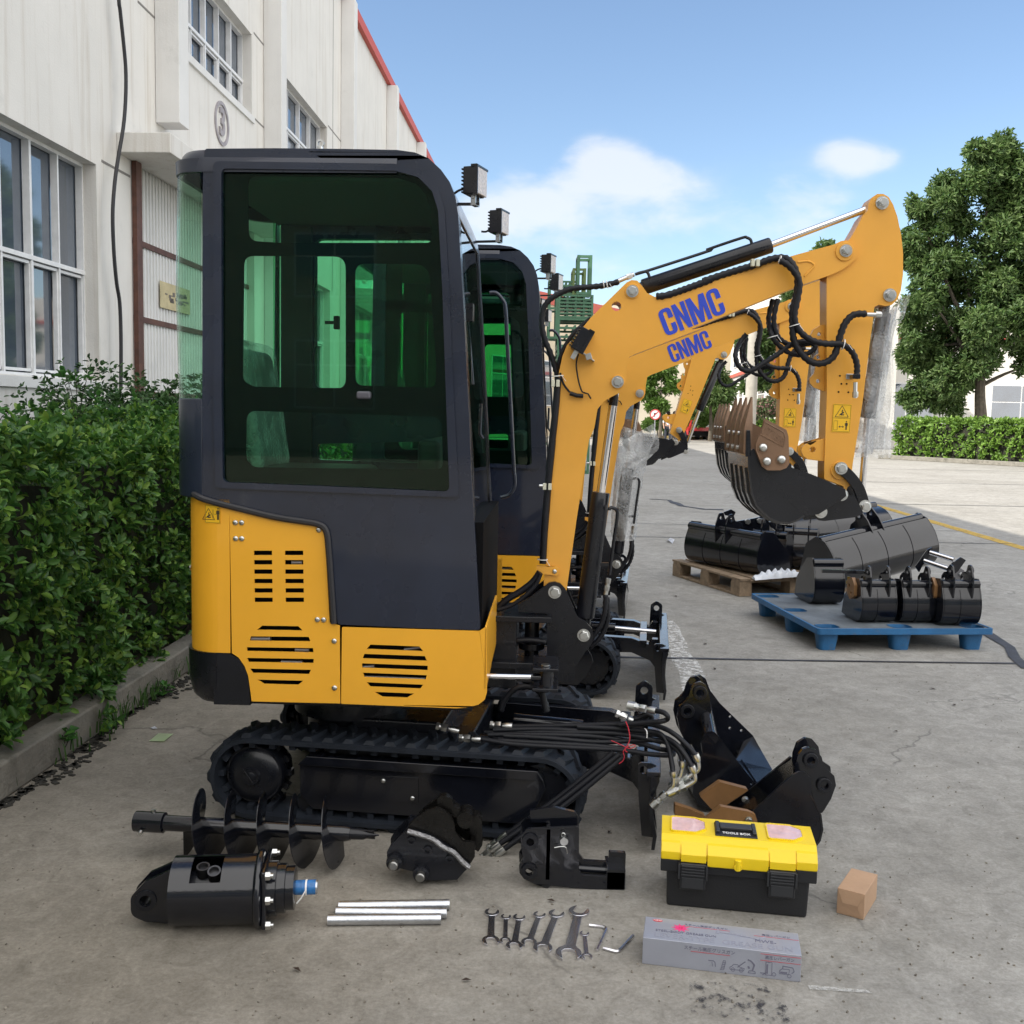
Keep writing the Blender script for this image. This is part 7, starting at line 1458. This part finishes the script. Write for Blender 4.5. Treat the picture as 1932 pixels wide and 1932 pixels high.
# ===================================================================== BUCKETS STANDING ON THE FLOOR
YA_,YZ_=3.78,4.14
ba=thing('digging_bucket','open black digging bucket tipped back on the concrete behind the tool case','bucket',V((W(zK((700,1000))[0],YA_).x,3.95,0)),'loose buckets on the floor')
FA=FG(YA_); nearp=FA.LS(zK((590,700),(580,630),(610,580),(650,565),(695,590),(730,640),(900,860),(938,900),(860,960),(760,1040),(640,1050),(560,1020),(528,960),(535,880),(555,790)))
FZ=FG(YZ_); farp=FZ.LS(zK((610,225),(640,300),(700,380),(910,585),(1030,800),(930,850),(700,860),(560,760),(480,600),(430,450),(425,380),(450,330),(495,300),(510,250),(545,210),(575,200)))
b=B(FA.M); b.plate(rp(nearp,.006),[circ(FA.L(zK((900,887))[0]),.006,12)],0,.012); b.ob('side_plate',BLK,ba,bevel=.002,world=True)
b=B(FZ.M); b.plate(rp(farp,.006),[circ(FZ.L(zK(q)[0]),.0055,12) for q in ((765,465),(763,537),(836,553),(853,648))],0,.012); b.ob('side_plate',BLK,ba,bevel=.002,world=True)
sh_=FA.LS(zK((560,800),(532,880),(526,960),(560,1024),(640,1054),(760,1044),(860,965),(940,903))); b=B(FA.M)
o_=[(x,z) for x,z in sh_]; i_=[(x+.008 if k<4 else x,z+.008) for k,(x,z) in enumerate(sh_)]
b.plate(o_+i_[::-1],[],-.002,YZ_-YA_+.01); b.ob('shell',BLK,ba,world=True)
b=B(); p_=[W(q,Y) for q,Y in ((zK((938,898))[0],YA_),(zK((1032,800))[0],YZ_),(zK((910,588))[0],YZ_),(zK((850,620))[0],YZ_),(zK((800,740))[0],YZ_-.1))]
vs=[b.v(p) for p in (p_[0],p_[1],p_[2],p_[3],p_[4])]; b.f(vs); bmesh.ops.solidify(b.bm,geom=b.bm.faces[:],thickness=.006); b.ob('floor_plate',BLK,ba,world=True)
b=B(); b.cyl(W(zK((600,380))[0],YZ_-.02),W(zK((640,600))[0],YA_),.028,n=28); b.ob('cross_tube',BLK,ba,world=True)
Ye=3.96; FE=FG(Ye); er=FE.LS(zK((515,290),(540,255),(575,243),(610,262),(628,310),(645,420),(640,560),(580,640),(490,640),(448,560),(428,470),(440,400),(475,375),(500,340)))
for dy in(0,.09): b=B(FE.M); b.plate(rp(er,.008),[circ(FE.L(zK(q)[0]),.0155,20) for q in ((572,312),(492,428))],dy,dy+.014); b.ob('ear',BLK,ba,bevel=.003,world=True)
for q in ((572,312),(492,428)): a=FE.L(zK(q)[0]); b=B(FE.M); b.ring((a[0],-.012,a[1]),(a[0],.001,a[1]),.028,.0165,24); b.ob('bushing',BLKM,ba,bevel=.002,world=True)
b=B(FE.M); a=FE.LS(zK((520,640),(590,560),(600,800),(540,850))); b.plate(a,[],-.15,.2); b.ob('back_plate',BLK,ba,world=True)
# second bucket, toothed, nearer
Y1=3.42; F1=FG(Y1); bb_=thing('digging_bucket','smaller black bucket with brown teeth lying just behind the tool case','bucket',V((W(zK((1150,1200))[0],Y1).x,3.5,0)),'loose buckets on the floor')
n1=F1.LS(zK((912,1062),(1000,985),(1090,895),(1165,835),(1200,815),(1240,818),(1275,855),(1285,920),(1278,960),(1340,1085),(1352,1180),(1335,1250),(1290,1310),(1180,1345),(1000,1300),(930,1180)))
b=B(F1.M); b.plate(rp(n1,.006),[],0,.012); b.ob('side_plate',BLKM,bb_,bevel=.003,world=True)
F2=FG(3.66); n2=F2.LS(zK((700,1050),(860,955),(1150,718),(1175,740),(1180,850),(1290,960),(1330,1060),(1340,1180),(1280,1290),(1150,1320),(900,1200))); b=B(F2.M); b.plate(rp(n2,.006),[],0,.012); b.ob('side_plate',BLKM,bb_,bevel=.003,world=True)
s1=F1.LS(zK((1280,962),(1343,1085),(1355,1180),(1338,1252),(1292,1313),(1180,1348),(1000,1303))); b=B(F1.M); b.plate(s1+[(x-.008,z+.004) for x,z in s1[::-1]],[],-.002,.25); b.ob('shell',BLK,bb_,world=True)
b=B(); vs=[b.v(W(q,Y)) for q,Y in ((zK((935,1060))[0],Y1+.01),(zK((1165,840))[0],Y1+.01),(zK((1155,722))[0],3.66),(zK((760,1022))[0],3.66))]; b.f(vs); bmesh.ops.solidify(b.bm,geom=b.bm.faces[:],thickness=.008); b.ob('floor_plate',BLK,bb_,world=True)
for k,(Y_,poly,hs_) in enumerate(((3.50,((1170,850),(1175,780),(1195,710),(1225,672),(1262,660),(1310,675),(1345,720),(1360,780),(1425,840),(1436,900),(1405,985),(1340,1092),(1285,960),(1280,900)),((1272,738),(1357,895))),(3.60,((1160,790),(1165,700),(1190,630),(1240,598),(1290,612),(1325,655),(1340,740),(1400,780),(1408,850),(1360,960),(1300,960),(1220,900)),((1245,690),)))):
    Fe=FG(Y_); b=B(Fe.M); b.plate(rp(Fe.LS(zK(*poly)),.01),[circ(Fe.L(zK(q)[0]),.015 if k==0 else .022,20) for q in hs_],0,.014); b.ob('ear',BLK,bb_,bevel=.003,world=True)
    if k==0:
        for q in hs_: a=Fe.L(zK(q)[0]); b=B(Fe.M); b.ring((a[0],-.012,a[1]),(a[0],.001,a[1]),.026,.015,24); b.ob('bushing',BLKM,bb_,bevel=.002,world=True)
for k,(Y_,poly,th_) in enumerate(((3.62,((572,970),(700,880),(888,928),(800,985),(735,1030),(660,1065)),.03),(3.40,((605,1118),(705,1034),(880,1066),(925,1085),(938,1130),(925,1175),(640,1160)),.022),(3.56,((415,1020),(520,1055),(608,1095),(600,1135),(500,1120),(412,1090)),.03))):
    Ft=FG(Y_); b=B(Ft.M); b.plate(rp(Ft.LS(zK(*poly)),.006),[],0,th_); o=b.ob('tooth' if k!=1 else 'side_cutter',BRN,bb_,bevel=.004,world=True)
for q,Y_ in (((860,990),3.60),((882,1120),3.40)):
    a=W(zK(q)[0],Y_); b=B(); b.cyl(a,a+V((0,-.003,0)),.013); b.hexn(a+V((0,-.003,0)),NB,.0105,.012); b.ob('bolt',ZINC,bb_,world=True)
# ===================================================================== PALLETS
def pal_bucket(name,M,W_,S,label,bands=1,ears=True,teeth=0,cutter=False,group=None,light=False,roundy=False):
    loc=M.translation.copy(); root=empty(name,loc,0,label,'bucket',group); root.matrix_basis=M; root.location=loc; root.rotation_euler=M.to_euler()
    if roundy: pr_=[(.02,.80),(-.03,.62),(-.04,.45),(0,.26),(.10,.11),(.25,.02),(.45,0),(.75,.05),(1.0,.16)]
    else: pr_=[(.10,.78),(.02,.55),(0,.34),(.05,.14),(.18,.03),(.38,0),(.7,.02),(1.0,.06)]
    P=[(a*S,c*S) for a,c in pr_]; P=[(p.x,p.y) for p in spl([V((a,c,0)) for a,c in P],4)]
    SWp=Matrix(((0,1,0,0),(1,0,0,0),(0,0,1,0),(0,0,0,1)))
    ins=[]
    for i,p in enumerate(P):
        a=V(P[max(i-1,0)]);c=V(P[min(i+1,len(P)-1)]);t=(c-a).normalized();ins.append((p[0]-t.y*.006*1,p[1]+t.x*.006))
    b=B(SWp); b.plate(P+ins[::-1],[],0,W_); b.ob('shell',BLK,root)
    side=P+[(.92*S,.45*S),(.45*S,.92*S),(.18*S,.95*S)]
    for x in(-.006,W_-.006): b=B(SWp); b.plate(side,[],x,x+.012); b.ob('side_plate',BLK,root,bevel=.002)
    q=[(a*1.0-(.004),c) for a,c in P[2:22]]
    for k in range(bands):
        x=W_*(k+1)/(bands+1); o2=[]
        for i,p in enumerate(P[1:24]):
            a=V(P[max(i,0)]);c=V(P[min(i+2,len(P)-1)]);t=(c-a).normalized();o2.append((p[0]+t.y*.004,p[1]-t.x*.004))
        b=B(SWp); b.plate(o2+P[1:24][::-1],[],x-.012,x+.012); b.ob('band',BLK,root)
    b=B(); b.cyl((0,.16*S,.84*S),(W_,.16*S,.84*S),.09*S,n=20); b.ob('top_tube',BLK,root)
    if ears:
        e=rp([(.02*S,.55*S),(.0,.8*S),(.02*S,1.0*S),(.10*S,1.22*S),(.22*S,1.24*S),(.28*S,1.08*S),(.42*S,1.05*S),(.52*S,.95*S),(.48*S,.78*S),(.3*S,.6*S)],.02)
        cxm=W_/2; sp2=min(.065,W_*.3)
        for x in(cxm-sp2,cxm+sp2): b=B(SWp); b.plate(e,[circ((.16*S,1.12*S),.016,14),circ((.42*S,.92*S),.016,14)],x-.006,x+.006); b.ob('ear',BLK,root,bevel=.002)
        b=B(); b.ring((cxm-sp2-.012,.16*S,1.12*S),(cxm-sp2-.004,.16*S,1.12*S),.028,.016,18); b.ring((cxm+sp2+.004,.16*S,1.12*S),(cxm+sp2+.012,.16*S,1.12*S),.028,.016,18); b.cyl((cxm-sp2,.28*S,.80*S),(cxm+sp2,.28*S,.80*S),.02,n=16); b.ob('bushing',BLKM,root)
    if cutter: b=B(SWp); b.plate(rp([(.25*S,.55*S),(.45*S,.45*S),(.62*S,.6*S),(.62*S,.85*S),(.4*S,.95*S),(.25*S,.8*S)],.02),[circ((.4*S,.6*S),.012,12),circ((.5*S,.75*S),.012,12)],-.03,-.007); b.ob('side_cutter',BRN,root,bevel=.004)
    return root
def TM(p,rz,rx=0,ry=0): return Matrix.Translation(V(p))@Euler((rx,ry,rz),'XYZ').to_matrix().to_4x4()
# blue plastic pallet
k0=onZ(zG((925,886))[0]); k1=onZ(zG((1655,884))[0]); k2=onZ(zG((655,718))[0]); dv=k1-k0; PA=math.atan2(dv.y,dv.x); PLf=dv.length; q=Matrix.Rotation(-PA,4,'Z')@(k2-k0); print('blue pallet',PLf,q)
BLU=mat('blue_plastic',(.018,.125,.30),.5,0,.2,5,.2,80,dirt=((.12,.12,.11),6,.58)); DUS=mat('dusty_blue_plastic',(.13,.15,.17),.8,0,.35,5,.3,60)
sk=q.x/q.y; mg=.10; PW=PLf+2*mg; PD=max(.85,q.y+2*mg); PH=.15
bp_=empty('plastic_pallet',k0,PA,'blue plastic pallet with nine cup feet, dusty deck','pallet')
o4=rp([(-mg,-mg),(PW-mg,-mg),(PW-mg,PD-mg),(-mg,PD-mg)],.03); cups=[(PLf*i/2,(PD-2*mg)*j/2) for i in range(3) for j in range(3)]
Mh=Matrix(((1,0,0,0),(0,0,1,0),(0,1,0,0),(0,0,0,1)))
def oct_(c,rx_,ry_): return rp([(c[0]-rx_,c[1]-ry_),(c[0]+rx_,c[1]-ry_),(c[0]+rx_,c[1]+ry_),(c[0]-rx_,c[1]+ry_)],min(rx_,ry_)*.7,4)
b=B(Mh); b.plate(o4,[oct_(c,.075,.06) for c in cups],PH-.012,PH); b.ob('deck',DUS,bp_)
b=B(Mh); ii=rp([(-mg+.012,-mg+.012),(PW-mg-.012,-mg+.012),(PW-mg-.012,PD-mg-.012),(-mg+.012,PD-mg-.012)],.03); b.plate(rp([(-mg-.004,-mg-.004),(PW-mg+.004,-mg-.004),(PW-mg+.004,PD-mg+.004),(-mg-.004,PD-mg+.004)],.03),[ii],PH-.035,PH+.004); b.ob('rim',BLU,bp_,bevel=.004)
for c in cups:
    b=B(); t_=oct_(c,.076,.061); l_=oct_(c,.055,.045); A=[b.v((x,y,PH+.001)) for x,y in t_]; C_=[b.v((x,y,.0)) for x,y in l_]; 
    for i in range(len(A)): b.f([A[i],A[(i+1)%len(A)],C_[(i+1)%len(A)],C_[i]])
    b.f(C_)
    ti=oct_(c,.070,.055); A=[b.v((x,y,PH+.001)) for x,y in ti]; C_=[b.v((x,y,.012)) for x,y in oct_(c,.05,.04)]
    for i in range(len(A)): b.f([A[i],A[(i+1)%len(A)],C_[(i+1)%len(A)],C_[i]])
    b.f(C_); b.ob('cup_foot',BLU,bp_,recalc=False,ang=60)
PM=Matrix.Translation(k0)@Matrix.Rotation(PA,4,'Z')
def at_px(f_,p,z,Y=None): return onZ(f_(p)[0],z)
GB='buckets on the blue pallet'
def on_pal(px,py,z,ang,W_,S,label,**k):
    p=onZ(zG((px,py))[0],z); return pal_bucket('trenching_bucket' if W_<.4 else 'ditching_bucket',TM((p.x,p.y,z),ang),W_,S,label,group=GB,**k)
def row_bucket(cx,cy,W_,S,ang,label,z=PH+.004,**k): 
    return on_pal(cx,cy,z,ang,W_,S,label,**k)
row_bucket(1108,760,.235,.31,PA,'left narrow bucket in the front row on the blue pallet, brown cutter at its side',cutter=True,bands=1)
row_bucket(1318,762,.215,.31,PA,'middle narrow bucket in the front row on the blue pallet',bands=1)
row_bucket(1520,776,.255,.33,PA-.02,'right narrow bucket in the front row, overhanging the blue pallet corner',cutter=True,bands=1)
row_bucket(868,668,.22,.36,PA+.02,'black bucket on the left edge of the blue pallet, behind the front row',bands=0,ears=False)
p=onZ(zG((860,560))[0],PH+.03); pal_bucket('ditching_bucket',TM((p.x+.17,p.y-.22,PH+.05),R(28),R(-24),R(-8)),1.15,.47,'wide black ditching bucket lying across the blue pallet with shiny rounded back',bands=3,group=GB,roundy=True)
p=onZ(zG((830,470))[0],PH); pal_bucket('ditching_bucket',TM((p.x+.0,p.y+.70,PH+.22),R(8),R(-62),R(-5)),1.15,.55,'second wide bucket behind, its pale reflecting face tilted up',bands=1,group=GB)
# coupler frame with chrome pins on top
Yc=W(zG((1480,450))[0],7.2); cf=thing('pin_frame','black frame with two bright steel pins lying over the narrow buckets','coupler',V((Yc.x,7.2,.5)))
b=B(); Fc=FG(7.15); a=Fc.LS(zG((1380,470),(1440,385),(1468,370),(1470,395),(1420,460),(1400,500))); b.M=Fc.M; b.plate(rp(a,.006),[],0,.012); b.ob('side_plate',BLK,cf,bevel=.002,world=True); b=B(Fc.M); a=Fc.LS(zG((1490,510),(1530,440),(1575,410),(1600,425),(1560,480),(1510,525))); b.plate(rp(a,.006),[],-.12,-.108); b.ob('side_plate',BLK,cf,bevel=.002,world=True)
for (a_,c_) in (((1455,398),(1575,435)),((1425,440),(1545,480))): b=B(); b.cyl(W(zG(a_)[0],7.15),W(zG(c_)[0],7.04),.017,n=18); b.ob('pin',CHROME,cf,world=True)
gl=thing('steel_lug','grey steel lug plate with a single bolt at the right end of the blue pallet','lug',W(zG((1605,560))[0],7.2)); Fc=FG(7.2); a=Fc.LS(zG((1570,600),(1570,520),(1590,485),(1610,478),(1630,490),(1640,530),(1640,600))); b=B(Fc.M); b.plate(rp(a,.01),[],0,.02); b.ob('plate',mat('grey_primer',(.14,.14,.15),.5),gl,bevel=.003,world=True); b=B(); pc=W(zG((1610,508))[0],7.2); b.hexn(pc,NB,.014,.012); b.ob('bolt',ZINC,gl,world=True)
# tie bar with brass bolt
tbr=thing('tie_bar','long thin black bar lying above the narrow buckets, brass grease nipple below it','bar',W(zG((1020,500))[0],6.95)); b=B(); b.beam(W(zG((905,492))[0],6.95),W(zG((1150,497))[0],6.95),.03,.022); b.beam(W(zG((1150,550))[0],6.95),W(zG((1650,580))[0],6.92),.03,.03); b.ob('bar',BLK,tbr,world=True); b=B(); a=W(zG((1043,520))[0],6.93); b.cyl(a,a+V((0,0,-.09)),.010,n=10); b.hexn(a+V((0,0,-.03)),(0,0,-1),.016,.02); b.ob('grease_nipple',mat('brass',(.45,.30,.08),.35,1),tbr,world=True)
# wooden pallet
w0=onZ(zG((170,522))[0]); w1=onZ(zG((470,618))[0]); dv=w0-w1; WA=math.atan2(dv.y,dv.x)-PI/2; print('wood pallet side',dv.length)
WL=dv.length+.0; wp=empty('wooden_pallet',w1,WA,'weathered wooden pallet under black buckets, behind the blue one','pallet')
WOOD=mat('weathered_wood',(.27,.20,.135),.85,0,.3,6,.5,40,stretch=(3,3,3)); 
for i in range(3):
    for j in range(3): b=B(); b.bb((.0+.5*i,WL*j/2-.05,.022),(.12+.5*i,WL*j/2+.09,.115)); b.ob('block',WOOD,wp,bevel=.004)
b=B()
for j in range(3): b.bb((-.0,WL*j/2-.05,.115),(1.12,WL*j/2+.08,.133))
for i in range(3): b.bb((.0+.5*i,-.05,.002),(.12+.5*i,WL+.09,.022))
b.ob('stringer_board',WOOD,wp,bevel=.002); b=B(); n=8
for i in range(n): x=1.12*i/n; b.bb((x,-.06-.02*(i%3),.1345),(x+.10,WL+.10,.153))
b.ob('deck_board',WOOD,wp,bevel=.002)
GW='buckets on the wooden pallet'
p=onZ(zG((250,440))[0],.155); 
pal_bucket('ditching_bucket',TM((onZ(zG((215,452))[0],.157).x,onZ(zG((215,452))[0],.157).y+.1,.157),R(-60)),.95,.40,'wide glossy black ditching bucket on the left of the wooden pallet',bands=3,group=GW)
p=onZ(zG((560,500))[0],.157); pal_bucket('trenching_bucket',TM((p.x,p.y+.15,.157),R(-30)),.3,.38,'narrow black bucket in the middle of the wooden pallet',bands=0,group=GW); pal_bucket('trenching_bucket',TM((p.x+.32,p.y+.25,.157),R(-20)),.28,.40,'narrow black bucket at the right of the wooden pallet, under the raised bucket',bands=0,group=GW)
# hitch with arms on top
hx=thing('bucket_coupler','black coupler with upright ears and silver bolts stacked on top of the ditching bucket','coupler',W(zG((540,320))[0],9.6)); Fh=FG(9.55)
for dy,poly in ((0,((470,240),(560,225),(600,215),(640,240),(640,290),(600,330),(470,330),(455,300))),(.12,((420,250),(440,225),(470,240),(480,300),(440,330),(415,310))),(.22,((430,205),(470,190),(495,205),(485,225),(440,222)))):
    b=B(Fh.M); b.plate(rp(Fh.LS(zG(*poly)),.01),[],dy,dy+.02); b.ob('plate',BLK,hx,bevel=.003,world=True)
b=B(Fh.M); a=Fh.L(zG((500,270))[0]); b.bb((a[0]-.1,.0,a[1]-.08),(a[0]+.25,.15,a[1]-.05)); b.ob('cross_plate',BLK,hx,world=True)
for q in ((528,240),(588,236)): a=W(zG(q)[0],9.55); b=B(); b.hexn(a,NB,.028,.03); b.ob('bolt',ZINC,hx,world=True)
b=B(); Fh2=FG(9.2); b.M=Fh2.M; b.plate(rp(Fh2.LS(zG((640,240),(700,255),(760,260),(745,290),(720,310),(715,360),(690,420),(680,350),(685,300),(650,270))),.01),[],0,.05); o=b.ob('ripper_claw',BLK,None,bevel=.006); tag(o,'curved black ripper claw hanging down between the bucket and the wooden pallet','claw')
# foam bag
b=B(); q=onZ(zG((560,535))[0],.16); q2=onZ(zG((800,515))[0],.16); d=q2-q; k=24; rows=[]
for i in range(k+1):
    t=i/k; c=q+d*t; h_=.055*math.sin(PI*min(1,max(0.03,t)))**.4*(1+.25*math.sin(i*1.9)); rows.append([b.v(c+V((0,-.05,0))),b.v(c+V((0,-.035,h_*.8))),b.v(c+V((0,.02,h_*1.2))),b.v(c+V((0,.08,0)))])
for i in range(k):
    for j in range(4): b.f([rows[i][j],rows[i+1][j],rows[i+1][(j+1)%4],rows[i][(j+1)%4]])
b.f(rows[0]); b.f(rows[-1]); o=b.ob('plastic_bag',mat('white_foam_sheet',(.68,.72,.78),.5,0,.1,10,.5,15),ang=60); tag(o,'crumpled white foam sheet lying on the corner of the wooden pallet','foam sheet')
print('objects',len(bpy.data.objects))
